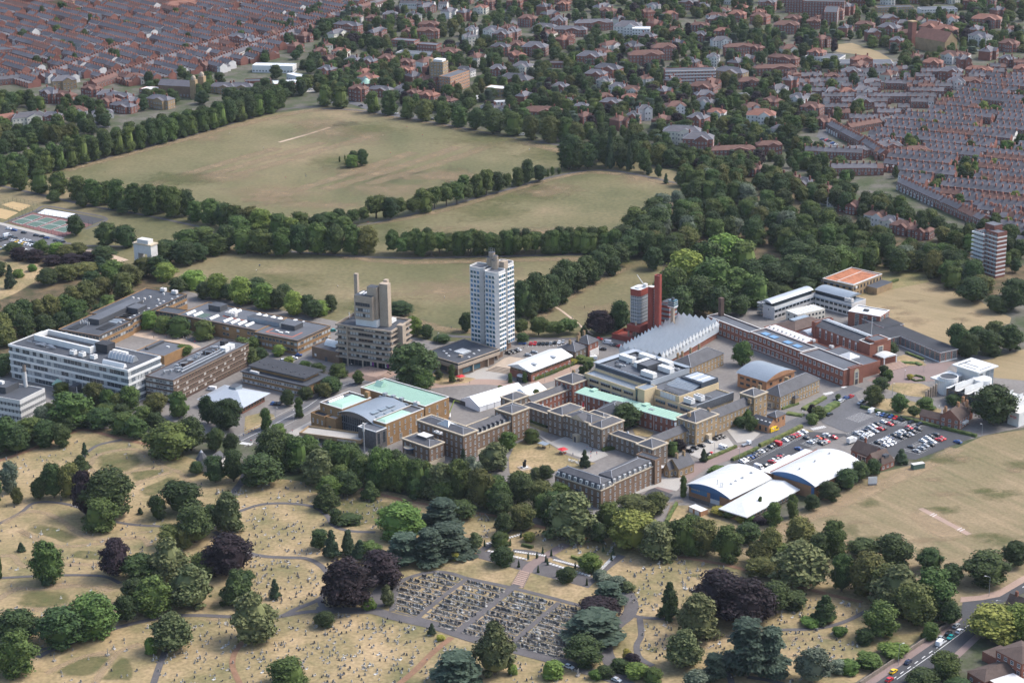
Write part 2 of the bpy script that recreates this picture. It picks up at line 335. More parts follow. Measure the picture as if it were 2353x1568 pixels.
def soft_patch(name, px, mat, z, core=0.7):
 P = [G(*p) for p in px]; z += zstep(); c = sum(P, Vector()) / len(P); mb = MB(); fade = []
 pl = smooth_line([tuple(p[:2]) for p in P] + [tuple(P[0][:2])], 4)
 for i in range(len(pl) - 1):
  a, b = Vector((*pl[i], z)), Vector((*pl[i + 1], z)); cc = Vector((c.x, c.y, z)); ai, bi = cc.lerp(a, core), cc.lerp(b, core)
  for q, f in (([a, b, bi, ai], (0, 0, 1, 1)), ([ai, bi, cc], (1, 1, 1))):
   if (q[1] - q[0]).cross(q[2] - q[0]).z < 0: q = q[::-1]; f = f[::-1]
   mb.poly(q, mat); fade += f
 me = mb.mesh(name); at = me.attributes.new('fade', 'FLOAT', 'POINT'); at.data.foreach_set('value', fade)
 return tag(put(name, me), kind='structure')
def inpoly(x, y, pl):
 r = False; n = len(pl); j = n - 1
 for i in range(n):
  if (pl[i][1] > y) != (pl[j][1] > y) and x < (pl[j][0] - pl[i][0]) * (y - pl[i][1]) / (pl[j][1] - pl[i][1]) + pl[i][0]: r = not r
  j = i
 return r
# ---------------------------------------------------------------- windows (shared meshes)
WCACHE = {}
def window_mesh(w, h, fm='white_frame', gm='glass', mull=1, trans=1, ft=0.10):
 k = (round(w, 2), round(h, 2), fm, gm, mull, trans)
 if k in WCACHE: return WCACHE[k]
 mb = MB()
 mb.poly([(-w / 2, -0.03, 0), (w / 2, -0.03, 0), (w / 2, -0.03, h), (-w / 2, -0.03, h)], gm)
 def bar(x0, x1, z0, z1, d=0.09):
  mb.poly([(x0, -d, z0), (x1, -d, z0), (x1, -d, z1), (x0, -d, z1)], fm)
  mb.poly([(x0, 0, z1), (x0, -d, z1), (x1, -d, z1), (x1, 0, z1)], fm)
  mb.poly([(x0, 0, z0), (x0, -d, z0), (x0, -d, z1), (x0, 0, z1)], fm)
  mb.poly([(x1, 0, z0), (x1, 0, z1), (x1, -d, z1), (x1, -d, z0)], fm)
 if fm:
  bar(-w / 2, w / 2, -ft, ft, 0.14); bar(-w / 2, w / 2, h - ft, h)
  bar(-w / 2, -w / 2 + ft, ft, h - ft); bar(w / 2 - ft, w / 2, ft, h - ft)
  for i in range(mull):
   x = -w / 2 + w * (i + 1) / (mull + 1); bar(x - ft * 0.35, x + ft * 0.35, ft, h - ft, 0.07)
  for i in range(trans):
   z = h * (i + 1) / (trans + 1); bar(-w / 2 + ft, w / 2 - ft, z - ft * 0.4, z + ft * 0.4, 0.075)
 WCACHE[k] = mb.mesh('window'); return WCACHE[k]
class Bld:
 """building in its own frame: x along the left-hand visible face (y = 0), y away along the right-hand visible face (x = W)"""
 def __init__(s, name, label, cat, L, Cc, R, z, group=None, square=None):
  l, c, r = G(*L, z), G(*Cc, z), G(*R, z)
  a1 = atan2(c.y - l.y, c.x - l.x); a2 = atan2(r.y - c.y, r.x - c.x) - pi / 2
  w1, w2 = (c - l).length, (r - c).length
  d = (a2 - a1 + pi) % (2 * pi) - pi
  s.ang = a1 + d * w2 / (w1 + w2) if square is None else square
  s.ux = Vector((cos(s.ang), sin(s.ang))); s.uy = Vector((-sin(s.ang), cos(s.ang)))
  s.W = (c - l).to_2d().dot(s.ux); s.D = (r - c).to_2d().dot(s.uy); s.H = z
  s.o = c.to_2d() - s.ux * s.W
  s.root = tag(empty(name, (s.o.x, s.o.y, 0), s.ang), label, cat, group)
 def loc(s, px, z=None):
  p = G(*px, s.H if z is None else z).to_2d() - s.o
  return p.dot(s.ux), p.dot(s.uy)
 def part(s, name, mb, parent=None): return mb.build(name, parent or s.root)
 def box(s, name, x0, x1, y0, y1, z0, z1, mat, top=None, parent=None):
  return MB().box(x0, x1, y0, y1, z0, z1, mat, top).build(name, parent or s.root)
 def pbox(s, name, px, w, d, z0, h, mat, top=None, parent=None):
  """box standing on the roof at photograph pixel px (its base centre)"""
  x, y = s.loc(px, z0); return s.box(name, x - w / 2, x + w / 2, y - d / 2, y + d / 2, z0, z0 + h, mat, top, parent)
 def flat(s, x0, x1, y0, y1, z0, z1, wall, roof='roof_felt', par=0.5, wname='wall', th=0.35, coping=None):
  pl = [(x0, y0), (x1, y0), (x1, y1), (x0, y1)]
  o = MB().ring(pl, z0, z1, th, wall).build(wname, s.root)
  q = inset(pl, th * 0.5)
  MB().poly([(p[0], p[1], z1 - par) for p in q], roof).build('roof', s.root)
  if coping: MB().ring(inset(pl, -0.12), z1 + 0.003, z1 + 0.25, 0.6, coping).build('coping', s.root)
  return o
 def wins(s, face, n, zs, w, h, vol=None, a=None, fm='white_frame', gm='glass', mull=1, trans=1, name='window', blind=0.0, skip=None):
  x0, x1, y0, y1 = vol or (0, s.W, 0, s.D)
  ln = (x1 - x0) if face in 'FB' else (y1 - y0)
  a0, a1 = a or (0, ln)
  for z in zs:
   for i in range(n):
    if skip and skip(i, z): continue
    t = a0 + (a1 - a0) * (i + 0.5) / n
    g = 'blind' if random.random() < blind else gm
    me = window_mesh(w, h, fm, g, mull, trans)
    if face == 'F': put(name, me, s.root, (x0 + t, y0, z), 0)
    elif face == 'R': put(name, me, s.root, (x1, y0 + t, z), pi / 2)
    elif face == 'B': put(name, me, s.root, (x1 - t, y1, z), pi)
    else: put(name, me, s.root, (x0, y1 - t, z), -pi / 2)
 def band(s, name, face, z0, z1, mat, vol=None, out=0.12, parent=None):
  """string course / window band wrapped on a visible face, proud of the wall"""
  x0, x1, y0, y1 = vol or (0, s.W, 0, s.D); mb = MB()
  if 'F' in face: mb.box(x0 - out, x1 + out, y0 - out, y0 + 0.05, z0, z1, mat)
  if 'R' in face: mb.box(x1 - 0.05, x1 + out, y0 + 0.05, y1 + out, z0, z1, mat)
  if 'L' in face: mb.box(x0 - out, x0 + 0.05, y0 + 0.05, y1 + out, z0, z1, mat)
  if 'B' in face: mb.box(x0 - out, x1 + out, y1 - 0.05, y1 + out, z0, z1, mat)
  return mb.build(name, parent or s.root)
def hvac(b, px, z, n=1, w=2.2, d=1.6, h=1.9):
 x, y = b.loc(px, z)
 for i in range(n):
  o = MB().box(x + i * (w + 0.5), x + i * (w + 0.5) + w, y, y + d, z + 0.25, z + h, 'concrete_pale').build('cooling_unit', b.root)
  MB().cyl(x + i * (w + 0.5) + w / 2, y + d / 2, z + h, z + h + 0.12, 0.55, 'metal_dark', 10).build('fan', o)
def skylight(b, px, z, w, d, h=0.5, mat='white', vault=None):
 x, y = b.loc(px, z); mb = MB()
 if vault: mb.vault(x - w / 2, x + w / 2, y - d / 2, y + d / 2, z + 0.1, h, vault, mat, 6)
 else: mb.box(x - w / 2, x + w / 2, y - d / 2, y + d / 2, z, z + h, mat)
 return mb.build('skylight', b.root)
def _vol(s, L, Cc, R, z):
 (xl, yl), (xc, yc), (xr, yr) = s.loc(L, z), s.loc(Cc, z), s.loc(R, z)
 return xl, (xc + xr) / 2, (yl + yc) / 2, yr
Bld.vol = _vol
def cornice(b, v, z, mat='stone_cream', out=0.45, h=0.6):
 x0, x1, y0, y1 = v
 MB().ring([(x0 - out, y0 - out), (x1 + out, y0 - out), (x1 + out, y1 + out), (x0 - out, y1 + out)], z - h, z, out + 0.3, mat).build('cornice', b.root)
def ridges(b, v, z, h, mat='lead', over=0.3):
 x0, x1, y0, y1 = v[0] - over, v[1] + over, v[2] - over, v[3] + over
 k = min(x1 - x0, y1 - y0) / 2; mb = MB(); a = 0.14
 r0, r1 = ((x0 + k, y0 + k), (x1 - k, y1 - k))
 for c, r in (((x0, y0), r0), ((x1, y1), r1), ((x1, y0), (r1[0], r0[1])), ((x0, y1), (r0[0], r1[1]))): mb.tube((*c, z + 0.1), (*r, z + h + 0.06), a, mat, 4)
 if hypot(r1[0] - r0[0], r1[1] - r0[1]) > 1: mb.tube((*r0, z + h + 0.06), (*r1, z + h + 0.06), a, mat, 4)
 mb.build('ridge_flashing', b.root)
def hipblock(b, v, H, wall, roof='slate', rh=2.2, wins=None, corn='stone_cream', over=0.0, faces='FR', gable=None, z0=0.0):
 """walls, cornice, hipped roof and sash windows for one volume of a building"""
 x0, x1, y0, y1 = v
 MB().box(x0, x1, y0, y1, z0, H, wall).build('wall', b.root)
 if corn: cornice(b, v, H + 0.35, corn)
 MB().hip(x0, x1, y0, y1, H + (0.05 if corn else 0.02), rh, roof, over if not corn else -0.35, gable, wall=wall).build('roof', b.root)
 if not gable and roof[:11] != 'slate_brown' and roof[:4] != 'tile': ridges(b, v, H + 0.05, rh, over=over if not corn else -0.35)
 if wins:
  zs, w, h, sp = wins[:4]; fm = wins[4] if len(wins) > 4 else 'white_frame'
  for f in faces:
   ln = (x1 - x0) if f in 'FB' else (y1 - y0); n = max(1, int(ln / sp))
   b.wins(f, n, zs, w, h, v, fm=fm, mull=1, trans=1)
def chimney(b, x, y, z0, h, mat='brick_brown', w=1.0, d=0.7, pots=2):
 o = MB().box(x - w / 2, x + w / 2, y - d / 2, y + d / 2, z0, z0 + h, mat).build('chimney', b.root)
 for i in range(pots): MB().cyl(x - w / 2 + w * (i + 0.5) / pots, y, z0 + h, z0 + h + 0.5, 0.14, 'brick_orange', 6).build('chimney_pot', o)
def text_mesh(cu):
 """flat lettering as a real mesh"""
 t = bpy.data.objects.new('lettering', cu); COL.objects.link(t)
 me = bpy.data.meshes.new_from_object(t, depsgraph=bpy.context.evaluated_depsgraph_get())
 bpy.data.objects.remove(t)
 me.name = 'lettering'; return put('lettering', me)
# ---------------------------------------------------------------- the ground, roads and paths
def S_(f, *pts): return [f(*p) for p in pts]
mb = MB(); mb.poly([(-9000, -500, 0), (9000, -500, 0), (9000, 12000, 0), (-9000, 12000, 0)], 'town_ground')
tag(mb.build('ground'), kind='structure')
sheet('park_lawn', [(-250, 640), (-250, 450), (0, 415), (330, 330), (620, 262), (760, 244), (900, 258), (1290, 335), (1600, 405), (1700, 430), (1600, 620), (1560, 760), (1000, 800), (430, 690), (200, 640)], 'park_grass', 0.03)
sheet('woodland_floor', [(1430, 600), (1500, 500), (1580, 420), (1720, 400), (1900, 480), (2352, 610), (2400, 640), (2250, 690), (2060, 640), (1990, 640), (1900, 690), (1700, 720), (1560, 760), (1500, 680), (1530, 590)], 'wood_floor', 0.05)
sheet('garden_lawn', [(-100, 720), (-100, 590), (150, 585), (330, 630), (430, 660), (300, 720), (140, 760), (-100, 870)], 'wood_floor', 0.06)
sheet('garden_clearing', S_(A, (-200, 200), (-100, 20), (330, 60), (440, 140), (330, 210), (120, 330), (0, 380)), 'dry_grass', 0.075)
sheet('campus_pavement', [(-100, 900), (0, 850), (140, 740), (340, 650), (480, 680), (760, 735), (1000, 785), (1480, 775), (1640, 730), (1730, 690), (1990, 700), (2130, 800), (2450, 845), (2450, 960), (2260, 1000), (1950, 1085), (1560, 1180), (1480, 1230), (1180, 1120), (700, 1050), (560, 1010), (250, 990), (-100, 970)], 'campus_ground', 0.045)
sheet('cemetery_ground', [(-150, 1100), (0, 1060), (170, 985), (260, 985), (400, 1040), (560, 1090), (900, 1130), (1200, 1200), (1500, 1250), (1700, 1290), (1900, 1340), (2180, 1420), (1960, 1570), (1900, 1700), (-150, 1700)], 'dry_grass', 0.06)
sheet('cricket_ground', [(1540, 1160), (1600, 1160), (1790, 1200), (1900, 1140), (2000, 1090), (2130, 1060), (2260, 1000), (2500, 965), (2500, 1330), (2260, 1380), (2150, 1400), (1800, 1330), (1500, 1270)], 'field_grass', 0.055)
sheet('school_field', S_(D, (1100, 290), (1290, 170), (1450, 60), (1600, 120), (1660, 180), (1900, 230), (2110, 370), (2260, 440), (2250, 480), (1830, 640), (1380, 500), (1160, 400)), 'straw_field', 0.07)
sheet('rough_meadow', S_(D, (1150, 280), (1270, 60), (1600, 40), (1660, 180), (1560, 200), (1300, 250)), 'lush_grass', 0.085)
sheet('playing_field', S_(D, (1900, 760), (2100, 745), (2353, 670), (2500, 640), (2500, 900), (2353, 900), (2150, 880), (2000, 840)), 'straw_field', 0.07)
# pale worn strips and wicket of the cricket ground
soft_ribbon('worn_track', S_(BR, (640, 590), (900, 470), (1250, 310), (1500, 200), (1750, 90), (1900, 0)), 13, 'soft_pale', 0.075)
soft_patch('cricket_square', S_(BR, (1540, 440), (1690, 380), (2040, 560), (1900, 620), (1720, 580)), 'soft_pale', 0.075)
def bar_px(name, a, b, w, mat, z, label=None): return ribbon(name, [a, b], w, mat, z, label, curve=False)
bar_px('cricket_pitch', BR(1660, 400), BR(1985, 575), 3.0, 'paving_pink', 0.095)
for a, b in (((1722, 449), (1752, 432)), ((1738, 456), (1768, 440)), ((1905, 545), (1937, 529)), ((1922, 553), (1955, 538))):
 bar_px('crease_line', BR(*a), BR(*b), 0.35, 'paint_white', 0.115)
# park paths
PATHG = [('park_path', S_(TL, (0, 1230), (300, 1160), (700, 1060), (1180, 935), (1650, 800), (1900, 735), (2100, 715)), 4, 'path_grey'),
 ('park_path', S_(TL, (0, 1245), (250, 1300), (600, 1380), (900, 1430), (1200, 1490), (1440, 1545)), 3.2, 'path_grey'),
 ('park_path', [(480, 532), (620, 572), (880, 592), (1100, 590), (1430, 582)], 3.2, 'path_grey'),
 ('park_path', [(780, 522), (850, 514), (1000, 480), (1150, 440), (1290, 402), (1400, 392), (1560, 422)], 3.2, 'path_grey'),
 ('park_path', S_(TM, (0, 730), (240, 740), (500, 780), (800, 830), (1100, 890), (1400, 945), (1600, 975)), 4.0, 'path_grey'),
 ('park_path', [(1010, 770), (1100, 775), (1330, 778), (1480, 770), (1640, 740)], 4.0, 'path_grey'),
 ('worn_footpath', S_(C, (770, 435), (840, 480), (930, 550), (1010, 615), (1110, 690)), 1.6, 'gravel'),
 ('park_path', S_(TC, (-50, 400), (340, 250), (470, 195), (800, 255), (1090, 325), (870, 430)), 2.6, 'path_grey'),
 ('park_path', S_(TC, (680, 570), (800, 600), (1000, 600), (1344, 610)), 3.5, 'path_grey'),
 ('worn_strip', S_(TL, (1870, 955), (2050, 905), (2210, 855)), 3.0, 'gravel'),
 ('memorial_walk', S_(TC, (880, 640), (1100, 700), (1270, 755)), 7.0, 'gravel')]
for n, pts, w, mt in PATHG: ribbon(n, pts, w, mt, 0.10)
rp = random.Random(4)
def blot(px, rx, ry, mat, nm='worn_patch'): soft_patch(nm, [(px[0] + rx * rp.uniform(0.6, 1.15) * cos(k * 0.7), px[1] + ry * rp.uniform(0.6, 1.15) * sin(k * 0.7)) for k in range(9)], mat, 0.05, 0.12)
for i in range(90):
 x, y = rp.uniform(150, 1550), rp.uniform(265, 760)
 if inpoly(x, y, [(150, 400), (620, 275), (800, 262), (1270, 345), (1560, 420), (1500, 600), (1480, 740), (1000, 750), (440, 620), (480, 520)]): blot((x, y), rp.uniform(60, 200), rp.uniform(14, 40), rp.choice(['soft_tan', 'soft_tan', 'soft_green']))
for i in range(6):
 t = i / 6; soft_ribbon('mown_streak', [(330 + 620 * t, 430 + 40 * t - 20 * (i % 3)), (480 + 640 * t, 385 + 30 * t - 18 * (i % 3)), (640 + 620 * t, 340 + 20 * t - 16 * (i % 3))], 16, 'soft_tan', 0.055)
for i in range(26): blot((rp.uniform(1900, 2352), rp.uniform(1050, 1300)), rp.uniform(30, 100), rp.uniform(8, 22), rp.choice(['soft_pale', 'soft_green', 'soft_tan', 'soft_green']))
for i in range(90): blot((rp.uniform(0, 1900), rp.uniform(1120, 1560)), rp.uniform(20, 70), rp.uniform(6, 16), rp.choice(['soft_pale', 'soft_green', 'soft_pale', 'soft_tan']))
for i in range(8): blot((rp.uniform(2000, 2280), rp.uniform(660, 740)), rp.uniform(30, 70), rp.uniform(6, 14), 'soft_tan')
for pts_, w in (([(150, 392), (330, 345), (620, 272), (760, 252), (900, 268), (1100, 305), (1290, 348)], 16), ([(800, 522), (1000, 488), (1280, 408), (1400, 398), (1550, 425)], 12), ([(480, 535), (620, 560), (880, 600), (1100, 600), (1400, 592)], 12), ([(900, 720), (1000, 752), (1060, 760), (1230, 765)], 14), ([(1220, 745), (1290, 690), (1400, 630), (1480, 600)], 14), ([(150, 410), (300, 450), (450, 490), (560, 500)], 10)): soft_ribbon('worn_verge', pts_, w, 'soft_tan', 0.07)
# cemetery paths
CEM = [(BL, [(-60, 240), (200, 150), (390, 70), (520, 35), (740, 90), (920, 125)], 3.0, 'soil'), (BL, [(740, 95), (600, 125), (530, 170)], 2.2, 'path_grey'),
 (BL, [(-40, 620), (120, 540), (220, 475), (430, 490), (720, 595), (990, 620)], 2.2, 'path_grey'),
 (BL, [(-40, 935), (250, 920), (480, 915), (640, 925), (730, 965)], 2.2, 'path_grey'),
 (BL, [(1380, 560), (1490, 515), (1600, 485), (1750, 480), (1900, 500), (1985, 555), (2010, 600), (2060, 632), (2150, 650), (2280, 655)], 2.4, 'path_grey'),
 (BL, [(1320, 640), (1330, 560), (1420, 410), (1460, 360), (1490, 300)], 3.5, 'path_grey'),
 (BL, [(1300, 650), (1490, 770), (1600, 800), (1720, 808), (1860, 815), (1950, 860), (2000, 930), (1990, 1000), (1940, 1060), (1800, 1120), (1680, 1170), (1450, 1170), (1220, 1160), (1000, 1170), (690, 1240), (340, 1360), (230, 1415)], 2.8, 'path_grey'),
 (BL, [(1940, 1060), (1960, 1110), (2010, 1135)], 2.6, 'path_grey'), (BL, [(1680, 1170), (1850, 1140), (2010, 1135), (2131, 1140)], 3.0, 'path_grey'),
 (BL, [(-30, 1400), (220, 1370), (340, 1350)], 2.2, 'path_grey'), (BL, [(1005, 1375), (970, 1460), (930, 1580)], 2.8, 'path_grey'),
 (BL, [(1470, 1320), (1420, 1400), (1415, 1480), (1470, 1600)], 2.4, 'soil'),
 (BM, [(-40, 1080), (250, 1085), (360, 1090), (500, 1130), (760, 1190), (1000, 1270), (1300, 1350), (1600, 1430), (1750, 1480), (2000, 1560), (2200, 1640)], 6.0, 'path_grey'),
 (BM, [(400, 1060), (385, 1000), (440, 930), (470, 920)], 9.0, 'path_grey'),
 (BM, [(470, 1090), (485, 1000), (510, 915), (570, 870), (690, 835), (790, 825), (880, 840), (980, 870), (1260, 930), (1500, 990), (1760, 1060)], 2.6, 'path_grey'),
 (BM, [(1340, 900), (1240, 960), (910, 1230)], 4.0, 'path_grey'), (BM, [(975, 870), (840, 970), (690, 1090), (640, 1140)], 2.4, 'path_grey'),
 (BM, [(1590, 1030), (1460, 1140), (1290, 1290)], 2.4, 'path_grey'),
 (BM, [(1960, 920), (2040, 970), (2075, 1050), (2050, 1120), (1960, 1200), (1900, 1330), (1940, 1440), (2020, 1540)], 6.0, 'path_grey'),
 (BM, [(2070, 1110), (2140, 1130), (2352, 1145)], 2.4, 'path_grey'), (BM, [(2130, 1135), (2140, 1250), (2110, 1320), (2130, 1400), (2220, 1455)], 2.6, 'path_grey'),
 (BM, [(870, 1265), (740, 1370), (620, 1490), (500, 1590)], 2.8, 'soil'),
 (BR, [(700, 1215), (960, 1205), (1150, 1160), (1300, 1085)], 2.4, 'path_grey'), (BR, [(340, 1480), (385, 1540), (395, 1600)], 2.6, 'path_grey'), (BR, [(500, 1530), (700, 1565), (900, 1640)], 2.6, 'path_grey'),
 (BM, [(0, 230), (250, 270), (480, 330), (700, 375), (1000, 425), (1300, 480), (1600, 560), (1900, 620)], 2.6, 'soil'), (BR, [(0, 720), (400, 790), (900, 940), (1270, 1030)], 2.6, 'soil')]
for f, pts, w, mt in CEM: ribbon('cemetery_path', S_(f, *pts), w, mt, 0.09 if mt == 'soil' else 0.105)
for pts_ in ([(20, 600), (180, 530), (330, 560), (480, 660), (620, 700), (850, 690), (910, 740)], [(-40, 800), (80, 800), (150, 860), (400, 850), (640, 850)], [(540, 260), (600, 185), (800, 150), (920, 200), (1000, 260), (1100, 300), (1200, 420)], [(-40, 1080), (100, 1000), (250, 1000), (480, 980), (680, 1010)], [(-40, 1140), (180, 1120), (280, 1130), (420, 1090)], [(560, 1590), (700, 1400), (850, 1330)], [(280, 1510), (480, 1420), (700, 1375)], [(540, 260), (600, 300), (740, 300), (900, 270), (1000, 270)], [(790, 380), (900, 330), (1040, 290)], [(120, 640), (280, 720), (400, 740), (640, 720)]):
 soft_ribbon('mown_track', S_(BL, *pts_), 5, 'soft_pale', 0.085)
# memorial terrace above the lawn bank
sheet('terrace_paving', S_(BM, (985, 715), (1110, 685), (1380, 755), (1490, 745), (1850, 875), (1785, 935), (1460, 850), (1330, 815)), 'path_grey', 0.125)
for pts, w in ([(1290, 505), (1200, 590), (1060, 690)], 3.5), ([(1280, 680), (1400, 690), (1500, 715)], 2.5), ([(1540, 720), (1620, 760), (1740, 795)], 2.5), ([(2010, 715), (1900, 800), (1840, 860)], 4.0): ribbon('terrace_path', S_(BM, *pts), w, 'path_grey', 0.13)
ribbon('terrace_walk', S_(BM, (1640, 640), (1420, 770), (1370, 830)), 5.0, 'asphalt_pink', 0.145)
for k, (a, b) in enumerate((((1100, 640), (1340, 575)), ((1110, 685), (1380, 745)), ((1520, 770), (1800, 855)), ((1850, 830), (1960, 720)), ((1290, 690), (1500, 720)), ((1550, 745), (1730, 790)))):
 p, q = G(*BM(*a)), G(*BM(*b)); n = 13; d = (q - p) / n; an = atan2(d.y, d.x)
 for i in range(n):
  w = d.length * 0.33; mb = MB().box(-w, w, -0.8, 0.8, 0, 0.28, 'concrete_pale')
  tag(mb.build('memorial_tablet', None, (p + d * (i + 0.5)) + Vector((0, 0, 0.1)), an), 'flat white memorial tablet in a row bordering the paved terrace', 'memorial', 'memorial tablets along the terrace borders')
# grass patches that are greener than the cemetery
for pts in ([(580, 190), (700, 165), (830, 175), (890, 235), (800, 280), (740, 295), (600, 270)], [(120, 640), (230, 600), (430, 650), (490, 690), (420, 730), (300, 690)], [(60, 1100), (150, 1010), (400, 1010), (430, 1090), (250, 1120)], [(290, 1520), (480, 1420), (690, 1390), (560, 1530)], [(590, 1560), (740, 1400), (820, 1470), (790, 1560)], [(400, 810), (470, 760), (640, 780), (640, 830)], [(770, 290), (980, 270), (1010, 290), (820, 350)], [(820, 400), (1050, 310), (1080, 350), (900, 450)]):
 soft_patch('cemetery_meadow', S_(BL, *pts), 'soft_green', 0.078)
soft_patch('cemetery_meadow', S_(BM, (110, 350), (300, 320), (640, 390), (400, 430), (390, 530), (130, 510)), 'soft_green', 0.078)
# lawn bank with steps between terrace and graves
mb = MB()
T_ = [G(*BM(*p)) for p in ((940, 735), (1140, 780), (1330, 830), (1400, 848), (1600, 900), (1820, 960))]
B_ = [G(*BM(*p)) for p in ((850, 790), (1080, 850), (1270, 915), (1350, 935), (1560, 985), (1790, 1040))]
for i in range(5):
 if i == 2: continue
 mb.poly([(B_[i].x, B_[i].y, 0.08), (B_[i + 1].x, B_[i + 1].y, 0.08), (T_[i + 1].x, T_[i + 1].y, 1.3), (T_[i].x, T_[i].y, 1.3)], 'dry_grass')
 mb.poly([(T_[i].x, T_[i].y, 1.3), (T_[i + 1].x, T_[i + 1].y, 1.3), (T_[i + 1].x, T_[i + 1].y + 2, 0.08), (T_[i].x, T_[i].y + 2, 0.08)], 'dry_grass')
tag(mb.build('lawn_bank'), kind='structure')
st = empty('garden_steps', (0, 0, 0)); tag(st, 'broad flight of stone steps down the lawn bank to the graves', 'steps')
for i in range(9):
 t0, t1 = i / 9, (i + 1) / 9
 a, b, c, d = B_[2].lerp(T_[2], t0), B_[3].lerp(T_[3], t0), B_[3].lerp(T_[3], t1), B_[2].lerp(T_[2], t1)
 MB().prism([a[:2], b[:2], c[:2], d[:2]], 0.05, 0.15 * (i + 1), 'paving_pink').build('step', st)
for a, b in ((B_[2], T_[2]), (B_[3], T_[3])): MB().tube(a + Vector((0, 0, 0.4)), b + Vector((0, 0, 1.7)), 0.16, 'concrete_dark').build('side_wall', st)
# roads
sheet('road', S_(BR, (2600, 790), (2352, 895), (2190, 990), (2080, 1012), (1940, 1030), (1930, 1130), (1840, 1235), (1560, 1430), (1320, 1590), (1640, 1590), (2040, 1230), (2015, 1150), (2090, 1085), (2352, 965), (2600, 870)), 'asphalt_dark', 0.09)
sheet('pavement', S_(BR, (2352, 850), (2180, 950), (2060, 985), (1930, 995), (1925, 1030), (2075, 1014), (2190, 992), (2352, 897)), 'paving_pink', 0.14)
sheet('pavement', S_(BR, (1925, 1095), (1938, 1140), (1840, 1238), (1330, 1590), (1250, 1590), (1760, 1230), (1890, 1110)), 'asphalt_pink', 0.14)
sheet('pavement', S_(BR, (2045, 1225), (1650, 1590), (1720, 1590), (2090, 1240)), 'asphalt_pink', 0.14)
for i in range(12):
 t = i / 12; a = (2020 - 400 * t * 1.45, 1150 + 300 * t * 1.38)
 bar_px('lane_marking', BR(a[0] - 40, a[1] + 32), BR(a[0] - 62, a[1] + 48), 0.35, 'paint_white', 0.11)
ribbon('lane_edge', S_(BR, (1960, 1215), (1750, 1370), (1500, 1545)), 0.25, 'paint_white', 0.112)
UR = S_(B, (60, 1640), (250, 1545), (450, 1440), (640, 1340), (800, 1230), (960, 1150), (1100, 1110), (1400, 1080))
ribbon('road', UR, 8.5, 'asphalt', 0.07); ribbon('kerb', [(x - 6, y - 12) for x, y in UR[:6]], 0.35, 'kerb', 0.16); ribbon('kerb', [(x + 8, y + 13) for x, y in UR[:6]], 0.35, 'kerb', 0.16)
ribbon('lane_marking', UR, 0.25, 'paint_white', 0.085)
ribbon('road', S_(B, (560, 960), (720, 860), (790, 790)), 7, 'asphalt', 0.068)
ribbon('road', S_(A, (640, 1480), (800, 1370), (1000, 1370), (1100, 1330)), 6, 'asphalt_dark', 0.066)
ribbon('road', S_(E2, (1180, 1300), (1400, 1150), (1600, 1040), (1800, 900), (2060, 800), (2352, 680)), 9.5, 'asphalt_pink', 0.07)
sheet('road', S_(E2, (1260, 1180), (1390, 1085), (1570, 1150), (1490, 1240), (1400, 1260)), 'asphalt_dark', 0.082)
sheet('forecourt', S_(E2, (1290, 930), (1430, 990), (1640, 1000), (1700, 1010), (1600, 1120), (1430, 1080), (1180, 1170), (1250, 1080)), 'paving', 0.084)
ribbon('road', S_(E3, (830, 720), (1100, 590), (1250, 500), (1400, 450), (1520, 330), (1640, 250), (1780, 190)), 8.5, 'asphalt', 0.076)
sheet('car_park', S_(E3, (640, 860), (1290, 590), (1380, 590), (1700, 610), (1500, 690), (1330, 740), (900, 960)), 'asphalt_dark', 0.083)
sheet('car_park', S_(D, (1030, 1300), (1200, 1240), (1500, 1200), (1740, 1240), (1970, 1320), (1560, 1480), (1280, 1440)), 'asphalt_dark', 0.083)
sheet('car_park', S_(D, (860, 1170), (1000, 1030), (1120, 1000), (1170, 1100), (1700, 1240), (1400, 1230), (1060, 1280), (880, 1210)), 'asphalt', 0.081)
sheet('courtyard', S_(E2, (340, 600), (480, 680), (700, 600), (840, 640), (990, 800), (850, 860), (600, 770), (440, 680)), 'paving', 0.086)
sheet('courtyard', S_(E2, (1680, 720), (1780, 690), (1900, 620), (2060, 640), (2120, 720), (1850, 850), (1730, 800)), 'paving', 0.086)
sheet('courtyard', S_(E2, (2040, 560), (2160, 460), (2300, 590), (2352, 600), (2280, 670), (2140, 690)), 'paving', 0.088)
sheet('college_lawn', S_(E2, (100, 830), (160, 700), (300, 650), (440, 680), (600, 790), (760, 850), (880, 870), (760, 920), (520, 940), (280, 970), (110, 960)), 'dry_grass', 0.09)
sheet('college_lawn', S_(E2, (240, 490), (460, 570), (450, 600), (250, 520)), 'lush_grass', 0.09)
sheet('courtyard_lawn', S_(E2, (1210, 570), (1260, 540), (1400, 600), (1360, 640), (1230, 620)), 'dry_grass', 0.09)
sheet('paved_walk', S_(B, (2000, 1060), (2352, 1000), (2352, 1130), (2170, 1100)), 'paving', 0.088)
sheet('paved_walk', S_(C, (0, 1050), (130, 970), (370, 1050), (330, 1110), (160, 1100)), 'paving', 0.088)
ribbon('paved_walk', S_(B, (1560, 1160), (1800, 1140), (2000, 1120), (2250, 1110), (2500, 1130)), 9, 'paving_pink', 0.087)
ribbon('paved_walk', S_(C, (570, 1130), (800, 1060), (960, 960), (1060, 930)), 7, 'paving_pink', 0.087)
sheet('dry_lawn', S_(B, (1700, 1080), (1800, 1020), (2000, 1060), (2160, 1080), (2080, 1120), (1850, 1140)), 'dry_grass', 0.09)
sheet('dry_lawn', S_(A, (2180, 1568), (2190, 1420), (2352, 1380), (2440, 1400), (2480, 1470), (2300, 1590)), 'dry_grass', 0.09)
sheet('dry_lawn', S_(D, (1340, 960), (1400, 915), (1600, 920), (1670, 950), (1640, 1025), (1500, 1010)), 'dry_grass', 0.092)
